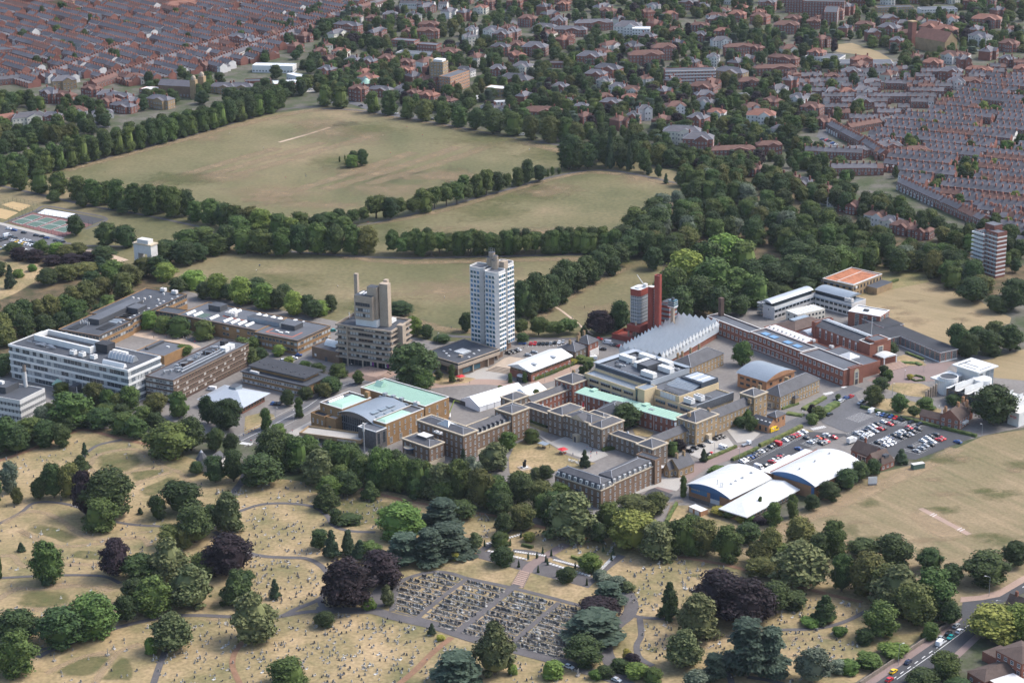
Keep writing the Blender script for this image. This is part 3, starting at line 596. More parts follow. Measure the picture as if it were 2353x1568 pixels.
sheet('dry_lawn', S_(D, (1190, 1070), (1330, 1030), (1500, 1040), (1750, 1110), (1720, 1200), (1400, 1140)), 'dry_grass', 0.092)
sheet('dry_lawn', S_(D, (1380, 740), (1480, 710), (1620, 760), (1640, 790), (1500, 790)), 'dry_grass', 0.092)
sheet('dry_lawn', S_(E3, (80, 1420), (170, 1260), (380, 1320), (720, 1440), (560, 1480)), 'dry_grass', 0.092)
sheet('dry_verge', S_(E3, (700, 860), (1290, 560), (1400, 590), (1290, 595), (720, 880)), 'dry_grass', 0.094)
sheet('plaza', S_(D, (1200, 900), (1420, 790), (1850, 760), (1700, 900), (1400, 930)), 'asphalt_pink', 0.08)
sheet('square', S_(A, (1150, 690), (1270, 640), (1500, 660), (1800, 800), (1650, 830), (1400, 740)), 'gravel', 0.083)
sheet('terrace_court', S_(E1, (470, 560), (560, 520), (830, 560), (880, 640), (700, 620)), 'paving', 0.09)
sheet('union_forecourt', S_(E1, (220, 600), (470, 470), (560, 530), (300, 660)), 'paving', 0.084)
# zebra crossings and bay lines
def stripes(f, a, b, n, ln, w=0.6):
 p, q = G(*f(*a)), G(*f(*b)); d = (q - p).normalized(); nn = Vector((-d.y, d.x, 0))
 for i in range(n):
  c = p.lerp(q, (i + 0.5) / n); mb = MB()
  x = nn * ln / 2; y = d * w / 2
  mb.poly([c - x - y + Vector((0, 0, .105)), c - x + y + Vector((0, 0, .105)), c + x + y + Vector((0, 0, .105)), c + x - y + Vector((0, 0, .105))][::-1], 'paint_white')
  o = mb.build('road_stripe'); o['kind'] = 'structure'
  if o.data.polygons[0].normal.z < 0: o.data.flip_normals()
stripes(B, (1000, 1105), (1090, 1140), 8, 3); stripes(D, (890, 1000), (960, 985), 7, 3); stripes(D, (800, 1255), (900, 1235), 8, 3); stripes(D, (1020, 945), (1070, 950), 6, 3); stripes(BL, (1460, 112), (1530, 122), 8, 3.2)
# ================================================================ campus buildings
# ---- long white-banded laboratory block
b = Bld('laboratory_block', 'long white five-storey block with continuous window bands and cluttered plant roof', 'building', A(108, 758), A(1140, 1003), A(1398, 872), 20)
W, Dp = b.W, b.D
b.flat(0, W, 0, Dp, 0, 20, 'white', 'roof_felt', 0.6)
for k in range(5):
 z = 16.1 - 3.9 * k
 b.band('window_strip', 'FR', z - 0.06, z + 2.46, 'metal_dark', out=0.01)
 b.wins('F', 34, [z], 2.35, 2.4, fm='metal_grey', gm=('glass', 'glass_office')[k % 2], blind=0.3, trans=1, mull=1); b.wins('R', 10, [z], 2.35, 2.4, fm='metal_grey', gm='glass_office', blind=0.2)
 b.band('spandrel', 'FR', z + 2.5, z + 3.82, 'white', out=0.3)
MB().ring([(7.5, 12.5), (51, 11), (51, 23), (7.5, 24)], 19.5, 23, 1.2, 'white').build('plant_screen', b.root)
b.box('plant_roof', 9, 49.5, 14, 21.5, 19.5, 20.6, 'roof_felt_dark'); b.box('lift_house', 50.5, 59.5, 15.5, 22, 19.5, 24.5, 'roof_felt_dark')
for x in (42, 48.5, 57):
 o = b.box('cooling_unit', x, x + 3.2, 4.2, 7, 19.7, 22, 'white');
 for q in (0.9, 2.3): MB().cyl(x + q, 5.6, 22, 22.15, 0.6, 'metal_dark', 10).build('fan', o)
MB().vault(68, 83.5, 1.6, 4.6, 19.5, 2.4, 'x', 'white', 6).build('plant_container', b.root)
MB().vault(64, 82, 10.5, 15.5, 19.6, 3.4, 'x', 'metal_grey', 10).build('duct_drum', b.root)
for i in range(8): MB().vault(64.6 + i * 2.3, 65 + i * 2.3, 10.35, 15.65, 19.6, 3.55, 'x', 'concrete_pale', 10).build('drum_rib', b.root)
for i in range(10):
 x = random.uniform(6, 40); MB().tube((x, random.uniform(5, 9), 20.4), (x + random.uniform(3, 9), random.uniform(6, 10), 20.6), 0.3, 'metal_grey').build('duct', b.root)
b.box('plant_screen', 59.5, 70, 19, 21, 19.5, 21, 'white')
# ---- brown block with roof ducts
b = Bld('science_block', 'dark brown brick four-storey block with tangled silver ducts on its roof', 'building', A(1313, 1045), A(1545, 1098), A(2203, 762), 13.5)
W, Dp = b.W, b.D
b.flat(0, W, 0, Dp, 0, 13.5, 'brick_dark', 'roof_felt_grey', 0.5)
for k in range(4):
 z = 10.9 - 3.1 * k
 b.band('spandrel', 'FR', z + 1.8, z + 2.02, 'concrete', out=0.08)
 b.wins('F', 8, [z], 1.9, 1.55, fm='white_frame', blind=0.4); b.wins('R', 26, [z], 2.1, 1.5, fm='timber', blind=0.3, gm='glass')
for i in range(14):
 y = 8 + i * 3.6 + random.uniform(-1, 1); x = random.uniform(5, 10); z = 13.2
 d = MB(); d.tube((x, y, z), (x, y, z + 1.6), 0.4, 'metal_grey'); d.tube((x, y, z + 1.6), (x + random.uniform(2, 5), y + random.uniform(-3, 3), z + 1.6), 0.4, 'metal_grey')
 d.tube((x - 2, y + 2, z + 0.7), (x + 1, y + 4.5, z + 0.9), 0.3, 'concrete_pale'); d.build('duct', b.root)
for a in ((3.5, 1.5), (6.2, 1.9)): MB().tube((W - a[0], 12, 14.2), (W - a[0], 52, 14.2), 0.45, 'metal_grey').build('duct', b.root)
for y in (22, 44): b.box('plant_room', 5.5, 10.5, y, y + 7, 13, 14.8, 'brick_dark', 'roof_felt_dark')
for y in (52, 57): b.box('air_handler', W - 7, W - 3, y, y + 4, 13, 15.4, 'white')
b.box('stair_head', 6, 9, 60, 64, 13, 16, 'roof_felt_dark'); b.band('roof_rail', 'FR', 14.1, 14.2, 'metal_grey', out=0.05)
# ---- low courtyard complex with flat roofs
b = Bld('courtyard_block', 'low tan brick complex with dark flat roofs, light wells and a raised spine', 'building', A(540, 628), A(885, 700), A(1270, 505), 9)
W = b.W
for v, z in (((0, W, 0, 32), 9), ((-2, W - 1, 32, 88), 9.4), ((W - 1, W + 20, 56, 66), 8)):
 b.flat(*v, 0, z, 'brick_tan', 'roof_felt', 0.4)
 for k, zz in enumerate((z - 2.3, z - 5.9)):
  b.band('fascia', 'FR', z - 0.65, z - 0.05, 'metal_dark', v, 0.15)
  for f, n in (('F', int((v[1] - v[0]) / 2.4)), ('R', int((v[3] - v[2]) / 2.4))): b.wins(f, n, [zz], 2.1, 1.6, v, fm='metal_grey', blind=0.2)
MB().box(9, 17, 17, 60, 8.9, 12, 'metal_dark', 'roof_felt_grey').build('raised_spine', b.root)
MB().box(16, 25, 44, 53, 8.9, 12, 'metal_dark', 'roof_felt_grey').build('raised_spine', b.root)
for v in ((4, 10, 4, 14), (20, 26, 10, 22)): MB().box(*v, 8.62, 8.9, 'glass', 'black').build('light_well', b.root)
for i in range(6): b.box('roof_panel', 18, 24, 24 + i * 3.3, 26.6 + i * 3.3, 8.7, 9.0, 'roof_metal')
for i in range(12): skylight(b, A(1060 + random.uniform(-10, 30) + i * 45, 580 - i * 21), 9.0, 1.3, 0.9, 0.3)
for i in range(9): b.box('roof_vent', *(lambda x, y: (x, x + 1.1, y, y + 1.1))(random.uniform(2, 26), random.uniform(60, 84)), 9, 10.2, 'concrete_pale')
hvac(b, A(1430, 305), 9.2, 1, 3.5, 2.5, 2.2); hvac(b, A(1530, 325), 9.2, 1, 3.5, 2.5, 2.2)
for i in range(7): MB().cyl(4 + i * 1.2, 14 + random.uniform(0, 4), 8.7, 10.3, 0.25, 'white', 6).build('vent_pipe', b.root)
# ---- long teaching range
b = Bld('teaching_range', 'long low tan brick range with white barrel skylights on a dark roof', 'building', A(1565, 515), B(565, 740), B(845, 605), 9)
W, Dp = b.W, b.D
for v in ((0, 61, 3, Dp), (61, W, 0, Dp)):
 b.flat(*v, 0, 9, 'brick_tan', 'roof_felt_grey', 0.4); b.band('fascia', 'FR', 8.1, 8.95, 'metal_dark', v, 0.15)
 for zz in (5.6, 2.0): b.wins('F', int((v[1] - v[0]) / 2.6), [zz], 2.0, 1.6, v, fm='metal_grey', blind=0.4, skip=lambda i, z: v[0] == 0 and (i % 7 in (1, 2, 4, 5)))
for zz in (5.6, 2.0): b.wins('R', 11, [zz], 2.3, 1.6, fm='metal_grey', blind=0.5)
for x in (3, 8.5, 21, 31.5, 37, 42.5, 48): MB().vault(x, x + 2.6, 6, 14, 8.6, 1.0, 'y', 'white', 6).build('skylight', b.root)
for x in (22, 26, 41, 46, 52, 57): MB().vault(x, x + 2.6, 23, 29, 8.6, 1.0, 'y', 'white', 6).build('skylight', b.root)
for x in (12, 14, 16): b.box('green_panel', x, x + 1.2, 6, 14, 8.6, 8.75, 'court_green')
b.box('plant_room', 10, 19, 20, 27, 8.6, 12, 'metal_dark', 'roof_felt'); b.box('plant_room', 44, 68, 15, 21, 8.6, 11.3, 'roof_metal', 'roof_felt'); b.box('plant_room', 70, 80, 14, 22, 8.6, 11.6, 'metal_dark', 'roof_felt_grey')
for k, (x0, x1, y0, y1) in enumerate(((25, 45, 14.5, 15.3), (25, 25.8, 15.3, 20), (44.2, 45, 15.3, 20), (66, 86, 4, 4.8), (66, 66.8, 4.8, 11), (85.2, 86, 4.8, 14))): b.box('roof_walkway', x0, x1, y0, y1, 8.6, 8.64, 'roof_line')
hvac(b, A(2010, 520), 8.6, 3, 2.2, 2.6, 2.4)
for x, y in ((70, 8), (74, 6.5), (77, 8.5)): b.box('skylight', x, x + 2.4, y, y + 1.3, 8.6, 9.2, 'white')
for x, y, r in ((73, 24, 1.4), (79, 24, 0.9)): MB().cyl(x, y, 8.6, 11, 0.15, 'white', 6).cyl(x, y, 11, 11.5, 0.4, 'white', 10, r).build('satellite_dish', b.root)
# ---- brick auditorium
b = Bld('auditorium', 'windowless tan brick lecture theatre with flat felt roof in the court', 'building', A(1235, 820), A(1465, 880), A(1650, 775), 6)
b.flat(0, b.W, 0, b.D, 0, 6, 'brick_tan', 'roof_felt_grey', 0.4); b.box('roof_upstand', 3, 5, 5, 20, 5.5, 7, 'metal_dark'); b.box('skylight', 11, 13, 14, 15, 5.6, 6.2, 'white')
b.box('plinth', -0.2, b.W + 0.2, -0.2, 0, 0, 0.8, 'concrete_pale')
# ---- concrete student centre with service tower
b = Bld('concrete_student_centre', 'brown concrete slab-floored building with a stepped service tower on top', 'building', B(915, 590), B(1400, 660), B(1572, 552), 24)
W, Dp = b.W, b.D
v = (0.5, W - 0.5, 0.5, Dp - 0.5); b.flat(*v, 4.5, 24, 'concrete_dark', 'roof_felt', 0.5)
b.box('ground_floor', 2, W - 2, 2, Dp - 2, 0, 4.5, 'metal_dark')
b.wins('F', 12, [0.3], 2.0, 3.8, (2, W - 2, 2, Dp - 2), fm='metal_dark', gm='glass', mull=0, name='shop_window')
for x in (21.5, 31): b.box('banner', x, x + 0.9, 1.7, 1.8, 1.2, 4.0, 'purple'); b.box('banner', x - 1.3, x - 0.4, 1.7, 1.8, 1.2, 4.0, 'white')
for k in range(6):
 z = 4.5 + 3.25 * k
 b.band('floor_slab', 'FRLB', z, z + 0.75, 'concrete', out=0.75 if k < 5 else 0.5)
 b.band('parapet', 'FR', z + 0.78, z + 1.15, 'concrete', v, 0.12)
 if k < 6:
  b.wins('F', 14, [z + 1.3], 1.75, 1.7, v, a=(8, W - 1.5), fm='metal_dark', blind=0.45, mull=0); b.wins('F', 3, [z + 1.3], 1.7, 1.7, v, a=(0.5, 6), fm='metal_dark', blind=0.6, mull=0)
  b.wins('R', 8, [z + 1.3], 1.7, 1.7, v, a=(11, Dp - 1.5), fm='metal_dark', blind=0.3, mull=0); b.wins('R', 3, [z + 1.3], 1.7, 1.7, v, a=(1, 7), fm='metal_dark', blind=0.4, mull=0)
b.band('roof_fascia', 'FRLB', 23.2, 24.3, 'concrete', out=0.6)
for x in (6.8, 16.5, 26, W - 1): b.box('column', x, x + 0.8, -1.2, -0.78, 0, 5.2 if x > 7 else 23.5, 'concrete')
b.box('stair_shaft', W - 0.4, W + 3.4, 7.5, 11.5, 0, 25.5, 'concrete')
b.box('tower_base', 10.5, 24, 4, 13, 23.5, 27.5, 'white'); b.box('tower_block', 10.5, 22, 3, 13.5, 27.5, 41.5, 'concrete', 'roof_felt')
for zz in (29.3, 32.3, 35.5): b.wins('F', 6, [zz], 1.5, 1.9, (10.5, 22, 3, 13.5), a=(0.8, 10), fm='metal_dark', blind=0.5 if zz < 34 else 0, mull=0)
b.box('lift_shaft', 17.5, 23.5, 5.5, 10.5, 23.5, 46.5, 'concrete', 'roof_felt'); b.box('stair_shaft', 24.2, 29.6, 7.5, 11.5, 23.5, 48.5, 'concrete'); b.box('stair_shaft', 24.6, 27, 12, 14.5, 23.5, 49.5, 'concrete')
MB().box(4.2, 6.3, 14.5, 16.6, 0, 50, 'concrete').build('flue', b.root)
for i in range(3): b.box('skylight', 12 + i * 2.4, 13.2 + i * 2.4, 6, 11, 41.5, 41.8, 'white')
b.box('rear_stair', 1, 6, 19, 24, 20, 29, 'concrete'); b.box('plant_room', 25, 29, 12, 18, 24, 26, 'white')
MB().tube((2, 12, 24), (1, 13, 27), 0.15, 'white').tube((1, 13, 27), (3.5, 10, 27.2), 0.12, 'white').build('window_cradle', b.root)
b = Bld('theatre_annex', 'low windowless brown brick annex with curved roof beside the concrete tower', 'building', B(718, 780), B(930, 850), B(1040, 790), 7)
b.flat(0, b.W, 0, b.D, 0, 7, 'brick_brown', 'slate', 0.4); MB().vault(4, 13, 6, 12, 6.8, 3, 'x', 'white_roof', 8).build('plant_hood', b.root); b.box('door', 10, 12, -0.1, 0, 0, 2.6, 'metal_dark'); b.box('door', 2, 3.4, -0.1, 0, 1.5, 3, 'white_frame')
# ---- tall tower
TZ = 52.0
b = Bld('university_tower', 'tall white and blue eighteen-storey office tower of clustered shafts', 'tower', TW(345, 285), TW(460, 303), TW(548, 270), 51)
def chamf(x0, x1, y0, y1, c=1.6): return [(x0 + c, y0), (x1 - c, y0), (x1, y0 + c), (x1, y1 - c), (x1 - c, y1), (x0 + c, y1), (x0, y1 - c), (x0, y0 + c)]
VB = [(-14.2, -4.6, 2.2, 12.2), (-1.4, 8.2, -1.2, 8.8), (-6.2, 3.4, 14.2, 24.2)]
wm = MB()                                      # window unit: angled pane in a splayed white surround
wm.poly([(-0.85, 0.06, 0.1), (0.85, 0.06, 0.1), (0.76, -0.3, 2.0), (-0.76, -0.3, 2.0)], 'glass_blue')
for q in ([(-1.1, 0, 0), (1.1, 0, 0), (0.85, 0.06, 0.1), (-0.85, 0.06, 0.1)], [(1.1, 0, 0), (1.1, -0.45, 2.2), (0.76, -0.3, 2.0), (0.85, 0.06, 0.1)], [(-1.1, -0.45, 2.2), (-1.1, 0, 0), (-0.85, 0.06, 0.1), (-0.76, -0.3, 2.0)], [(1.1, -0.45, 2.2), (-1.1, -0.45, 2.2), (-0.76, -0.3, 2.0), (0.76, -0.3, 2.0)], [(-1.1, 0, 2.55), (1.1, 0, 2.55), (1.1, -0.45, 2.2), (-1.1, -0.45, 2.2)][::-1], [(1.1, 0, 0), (1.1, 0, 2.55), (1.1, -0.45, 2.2)], [(-1.1, 0, 0), (-1.1, -0.45, 2.2), (-1.1, 0, 2.55)]): wm.poly(q, 'concrete_pale')
wme = wm.mesh('window'); wm.mats = ['glass_teal' if k == 'glass_blue' else k for k in wm.mats]; wm2 = wm.mesh('window')
for vi, (x0, x1, y0, y1) in enumerate(VB):
 pl = chamf(x0, x1, y0, y1); base = 6.5 if vi else 6.0
 MB().ring(pl, base, TZ, 0.5, 'concrete_pale').build('wall', b.root)
 MB().poly([(p[0], p[1], TZ - 0.9) for p in inset(pl, 0.3)], 'roof_felt_grey').build('roof', b.root)
 MB().poly([(p[0], p[1], base) for p in reversed(pl)], 'concrete').build('soffit', b.root)
 MB().prism(inset(pl, 2.0), 0, base, 'brick_brown').build('base', b.root)
 for r in range(17):
  z = TZ - 4.2 - 2.7 * r
  for i in range(3):
   t = 2.6 + i * 2.2
   put('window', random.choice((wme, wm2)), b.root, (x0 + t, y0 - 0.01, z), 0); put('window', random.choice((wme, wm2, wm2)), b.root, (x1 + 0.01, y0 + t + 0.2, z), pi / 2)
 for t in (2.2, 6.0, 8.6): b.box('column', x0 + t - 0.3, x0 + t + 0.3, y0 + 0.5, y0 + 1.1, 0, base, 'concrete')
b.box('core', -6.5, 1.2, 6, 16.5, 0, TZ - 0.5, 'concrete_dark', 'roof_felt'); b.box('core', -9, -4.8, 11, 18, 0, TZ - 0.6, 'concrete_dark', 'roof_felt')
for x, y, r, z0, z1 in ((-4.2, 11.5, 2.9, TZ - 1, TZ + 4.5), (0.3, 8.6, 2.2, TZ - 1, TZ + 4.2), (-4.6, 12.4, 1.9, TZ + 4.5, TZ + 7), (0.2, 9.0, 1.6, TZ + 4.2, TZ + 6.6)):
 MB().cyl(x, y, z0, z1, r, 'concrete', 14, top='roof_felt').build('service_drum', b.root)
b.box('plant_room', 2.2, 5.4, 10, 14, TZ - 1, TZ + 3.2, 'concrete')
for i in range(4): MB().tube((-7 + i * 1.3, 13, TZ + 6.9), (-7 + i * 1.3, 13, TZ + 9.6), 0.07, 'metal_grey').build('mast', b.root)
MB().tube((-7, 13, TZ + 9.2), (-3, 13, TZ + 9.2), 0.07, 'metal_grey').tube((-7, 13, TZ + 8), (-3, 13, TZ + 8), 0.07, 'metal_grey').build('mast_frame', b.root)
b = Bld('podium_block', 'low concrete podium with heavy fascia and square rooflight beside the tall tower', 'building', B(1760, 835), B(2000, 945), B(2315, 800), 8.5)
W, Dp = b.W, b.D
b.flat(-2, W, 0, Dp, 5.2, 8.5, 'concrete', 'roof_felt', 0.5); MB().poly([(-2, 0, 5.2), (-2, Dp, 5.2), (W, Dp, 5.2), (W, 0, 5.2)], 'concrete').build('soffit', b.root)
b.band('window_strip', 'FR', 7.2, 7.9, 'glass', out=0.06); b.band('fascia', 'FR', 5.2, 6.9, 'concrete', out=0.35)
b.box('lower_storey', 1, W - 1.5, 1.5, Dp - 3, 0, 5.2, 'brick_brown'); b.box('mural_panel', W - 1.5, W - 1.4, 5, 19, 0.8, 3.6, 'glass_teal'); b.box('mural_panel', 3, 16, 1.38, 1.5, 1.2, 3.8, 'glass')
for x, y in ((W - 0.9, 0.3), (W - 0.9, 24), (10, 0.3), (W - 0.9, 12)): b.box('column', x, x + 0.7, y, y + 0.7, 0, 5.2, 'concrete')
b.box('skylight', 10, 17, 13, 20, 8, 8.7, 'white_roof')
for i in range(6): b.box('skylight_bar', 10 + i * 1.4, 10.15 + i * 1.4, 13, 20, 8.7, 8.8, 'metal_grey')
for x, y in ((4, 10), (5, 14), (8, 8), (12, 6), (18, 24), (22, 12), (20, 18)): b.box('skylight', x, x + 1.3, y, y + 0.9, 8, 8.4, 'white')
b.box('roof_vent', 17.5, 20, 9, 10.6, 8, 9.2, 'concrete')
# ---- white-roofed brick pavilion
b = Bld('white_roofed_hall', 'red brick hall with a long white gabled metal roof and dark louvres', 'building', C(370, 955), C(565, 1018), C(915, 875), 6.5)
W, Dp = b.W, b.D
b.box('wall', 0.6, W - 0.6, 0.6, Dp, 0, 4.2, 'brick_red'); b.box('upper_wall', 0.8, W - 0.8, 0.8, Dp, 4.2, 6.4, 'brick_brown')
MB().hip(0, W, -1, Dp + 0.5, 6.5, 2.6, 'white_roof', 0.3, 'y', wall='white_roof').build('roof', b.root)
b.band('eaves', 'FR', 6.1, 6.5, 'white', out=0.3)
b.wins('R', 14, [4.4], 1.9, 1.4, (0.6, W - 0.8, 0.6, Dp), fm='timber', blind=0.2); b.wins('R', 9, [1.2], 1.2, 1.8, (0.6, W - 0.6, 0.6, Dp), fm='white_frame'); b.wins('F', 6, [4.4], 1.9, 1.4, (0.8, W, 0.8, Dp), fm='timber')
for y in (6, 22): b.box('louvre', W * 0.64, W * 0.86, y, y + 2.2, 8.2, 8.35, 'metal_grey')
MB().cyl(W - 6, -0.5, 0, 3.2, 3.4, 'glass', 14, top='white').build('entrance_drum', b.root)
# ---- villa
b = Bld('gabled_villa', 'slate-roofed brick villa with tall chimneys and white rendered base', 'house', C(820, 800), C(955, 843), C(1125, 755), 7)
W, Dp = b.W, b.D
hipblock(b, (0, W, 0, Dp * 0.55), 7, 'brick_stone', 'slate', 3.4, ([4.4, 1.2], 1.0, 1.7, 3.2), None, 0.5)
hipblock(b, (W * 0.3, W + 1.2, Dp * 0.55, Dp), 8.6, 'brick_red', 'slate', 3.6, ([5.8], 1.0, 1.7, 3.4), None, 0.5)
b.box('rendered_base', W - 3.5, W + 1.5, Dp * 0.6, Dp + 0.4, 0, 4.6, 'render_white')
for y, z in ((4, 8.6), (Dp * 0.62, 10.5), (Dp - 3, 10.5), (Dp - 9, 9)): chimney(b, W * 0.45, y, z, 3.2, 'stone_warm', 1.4, 0.9)
# ---- marquees
for i, (L, Cc, R, nm, lb) in enumerate(((E1(1785, 290), E1(1930, 365), E1(2340, 228), 'marquee', 'large plain white marquee with a long ridged canvas roof'), (C(405, 1185), C(540, 1235), C(690, 1172), 'marquee', 'smaller white marquee tucked against the end of the large one'))):
 b = Bld(nm, lb, 'tent', L, Cc, R, 3); W, Dp = b.W, b.D
 b.box('canvas_wall', 0, W, 0, Dp, 0, 3, 'tent_white'); MB().hip(0, W, 0, Dp, 3.02, W * 0.22, 'tent_white', 0.2, 'y').build('canvas_roof', b.root)
 for k in range(7): b.box('tent_pole', W + 0.01, W + 0.12, Dp * k / 6.5, Dp * k / 6.5 + 0.15, 0, 3, 'metal_grey')
# ---- students' union with green copper and curved roofs
b = Bld('students_union', 'tan brick building with pale green copper roofs around a curved grey atrium roof', 'building', E1(510, 328), E1(1100, 528), E1(1635, 295), 12)
W, Dp = b.W, b.D
def cop(px, z, h=0.5):
 p = [b.loc(q, z) for q in px]; x0 = min(q[0] for q in p); x1 = max(q[0] for q in p); y0 = min(q[1] for q in p); y1 = max(q[1] for q in p)
 return x0, x1, y0, y1
va = b.vol(E1(510, 325), E1(700, 390), E1(960, 285), 12); vb = b.vol(E1(990, 480), E1(1100, 528), E1(1420, 378), 12)
vn = (b.loc(E1(900, 180), 13)[0], W - 1, b.loc(E1(1400, 350), 13)[1], Dp + 1)
vat = (va[1] - 0.5, vb[0] + 0.5, 2.0, va[3] + 4)
b.flat(*va, 0, 12, 'brick_tan', 'roof_felt_grey', 0.5, coping='concrete_pale'); b.flat(*vb, 0, 12, 'brick_tan', 'roof_felt_grey', 0.5, coping='concrete_pale')
b.flat(*vn, 0, 13, 'brick_tan', 'copper_green', 0.4, coping='concrete_pale')
for v in ((va[0] + 4, va[1] - 0.8, va[2] + 1.2, va[3] - 2), (vb[0] + 0.8, vb[1] - 1.2, vb[2] + 1, vb[3] - 8)):
 MB().hip(*v, 11.8, 0.8, 'copper_green', 0, flat=(v[1] - v[0]) * 0.5).build('copper_roof', b.root)
b.box('atrium', vat[0], vat[1], vat[2], vat[3], 0, 10.5, 'metal_dark')
MB().vault(vat[0] - 0.5, vat[1] + 0.5, vat[2] - 2.5, vat[3], 10.6, 3.0, 'y', 'roof_metal', 14, 'glass').build('curved_roof', b.root)
MB().vault(vat[0], vat[1], vat[2] - 0.4, vat[2] - 0.05, 10.5, 2.6, 'y', 'glass', 12).build('gable_glazing', b.root)
b.wins('F', 16, [0.4, 5.4], 1.2, 4.6, vat, fm='metal_grey', mull=0, trans=2)
for i in range(3):
 y = vat[2] + 3 + i * 6; mb = MB(); xs = [vat[1] - 2.2, vat[1] - 7]
 for q in range(2): mb.box(vat[1] - 7.5 + q * 3.4, vat[1] - 4.4 + q * 3.4, y, y + 5, 13.0 - q * 1.1 + 0.1, 13.15 - q * 1.1 + 0.1, 'glass_grey')
 mb.build('solar_panel', b.root)
b.wins('R', int((vb[3] - vb[2]) / 4), [8.4, 5.0], 0.9, 2.0, vb); b.wins('R', int((vb[3] - vb[2]) / 6), [1.0], 2.0, 3.0, vb, mull=3, trans=3); b.wins('R', int((vn[3] - vn[2]) / 5), [9, 4.5], 1.1, 2.4, vn)
b.wins('F', 3, [7.6, 3], 1.0, 2.2, va)
b.box('timber_annex', vb[0] - 3, vb[1] + 0.6, vb[2] - 8, vb[2] - 0.1, 0, 10, 'timber_dark', 'roof_felt_grey'); b.wins('R', 2, [3], 1.6, 6, (vb[0] - 3, vb[1] + 0.6, vb[2] - 8, vb[2] - 0.1), fm='metal_dark', mull=3, trans=3)
MB().ring([(vb[0] - 3.1, vb[2] - 8.1), (vb[1] + 0.7, vb[2] - 8.1), (vb[1] + 0.7, vb[2] - 0.2), (vb[0] - 3.1, vb[2] - 0.2)], 10.01, 10.4, 0.4, 'white').build('coping', b.root)
b.flat(va[0] - 1, va[0] + 9, va[2] - 6, va[2] - 0.1, 0, 8, 'brick_tan', 'roof_felt_dark', 1.0); b.wins('F', 3, [3.2], 0.9, 2.2, (va[0] - 1, va[0] + 9, va[2] - 6, va[2]))
b.flat(va[0] + 9, va[1], va[2] - 5, va[2] - 0.1, 0, 8, 'brick_tan', 'paving', 1.0); b.box('door', va[0] + 11, va[0] + 13, va[2] - 5.1, va[2] - 5, 0, 3.2, 'glass_teal')
MB().hip(va[0] + 2, va[0] + 4.6, va[2] + 3, va[3] - 8, 11.6, 1.4, 'white', 0, 'y').build('lantern', b.root)
for i in range(9): b.box('lantern_bar', va[0] + 1.9, va[0] + 4.7, va[2] + 3.5 + i * 1.6, va[2] + 3.7 + i * 1.6, 11.6, 12.2, 'metal_grey')
MB().hip(vn[0] + 3, vn[0] + 8, vn[2] + 7, vn[2] + 12, 12.7, 2.5, 'copper_green', 0, 'x').build('dormer', b.root)
b.box('plant_deck', vat[0] + 2, vat[1] - 2, vat[3] + 0.2, vn[2] - 1.0, 0, 12.4, 'roof_metal', 'roof_metal'); hvac(b, E1(1340, 355), 11.6, 1, 3, 2, 2.2)
for i in range(3): b.box('vent_box', vat[0] + 4 + i * 6, vat[0] + 6 + i * 6, vat[3] + 1, vat[3] + 3, 12.4, 14.2, 'metal_grey')
b.box('chimney', va[1] - 4, va[1] - 1.5, va[3] - 1, va[3] + 1, 11, 15, 'brick_tan')
for i in range(22): b.box('roof_seam', vn[0] + 0.8, vn[1] - 0.8, vn[2] + 0.8 + i * (vn[3] - vn[2] - 1.6) / 22, vn[2] + 0.92 + i * (vn[3] - vn[2] - 1.6) / 22, 12.6, 12.68, 'copper_seam')
# terrace deck in front
t = Bld('union_terrace', 'raised tan terrace deck with parapet over a shaded undercroft', 'terrace', E1(305, 620), E1(870, 680), E1(980, 620), 4)
t.flat(0, t.W, 0, t.D, 3.0, 4.9, 'stone_warm', 'paving', 0.9); MB().poly([(0, 0, 3), (0, t.D, 3), (t.W, t.D, 3), (t.W, 0, 3)], 'concrete').build('soffit', t.root)
for i in range(5): t.box('column', 3 + i * (t.W - 6) / 4, 3.5 + i * (t.W - 6) / 4, 0.5, 1, 0, 3, 'white')
t.box('back_wall', 0.5, t.W - 0.5, t.D - 1, t.D - 0.6, 0, 3, 'metal_dark'); t.wins('F', 9, [3.4], 0.8, 0.6, a=(t.W * 0.62, t.W * 0.92), fm='white_frame', mull=0, trans=0)
# ---- brown brick hall with hipped parapet roofs
b = Bld('hipped_brick_range', 'brown brick range of stepped blocks with hipped slate roofs and stone cornices', 'building', E1(1370, 487), E1(1785, 625), E1(1915, 578), 14)
wn = ([10.6, 7.2, 3.8, 0.8], 1.0, 1.9, 3.0)
vm = (0, b.W, 0, b.D); hipblock(b, vm, 14, 'brick_brown', 'slate', 1.6, wn)
vf = b.vol(E1(1240, 650), E1(1472, 728), E1(1628, 688), 10); hipblock(b, vf, 10, 'brick_brown', 'slate', 1.6, ([6.6, 3.2], 1.0, 1.9, 3.4))
vw = (b.W - 13, b.W - 0.8, b.D + 0.1, b.loc(E1(2010, 415), 12.5)[1]); hipblock(b, vw, 11.5, 'brick_brown', 'slate', 3.0, ([8.0, 4.6], 1.0, 1.9, 3.2), faces='R', gable='y')
ve = (b.W - 12, b.W + 0.2, vw[3] + 0.1, vw[3] + 13); hipblock(b, ve, 15.5, 'brick_brown', 'slate', 1.8, ([12, 8.6, 5.2, 1.8], 1.0, 1.9, 3.0))
n = int((vw[3] - vw[2]) / 3.2)
for i in range(n):
 y = vw[2] + (i + 0.5) * 3.2
 o = b.box('dormer', vw[1] - 2.6, vw[1] - 0.5, y - 0.7, y + 0.7, 11.5, 13.6, 'slate'); put('window', window_mesh(1.0, 1.5), o, (vw[1] - 0.5, y, 11.9), pi / 2)
b.band('stone_base', 'R', 0, 3.2, 'stone_cream', vw, 0.2); b.band('stone_base', 'FR', 0, 2.6, 'stone_cream', vf, 0.2)
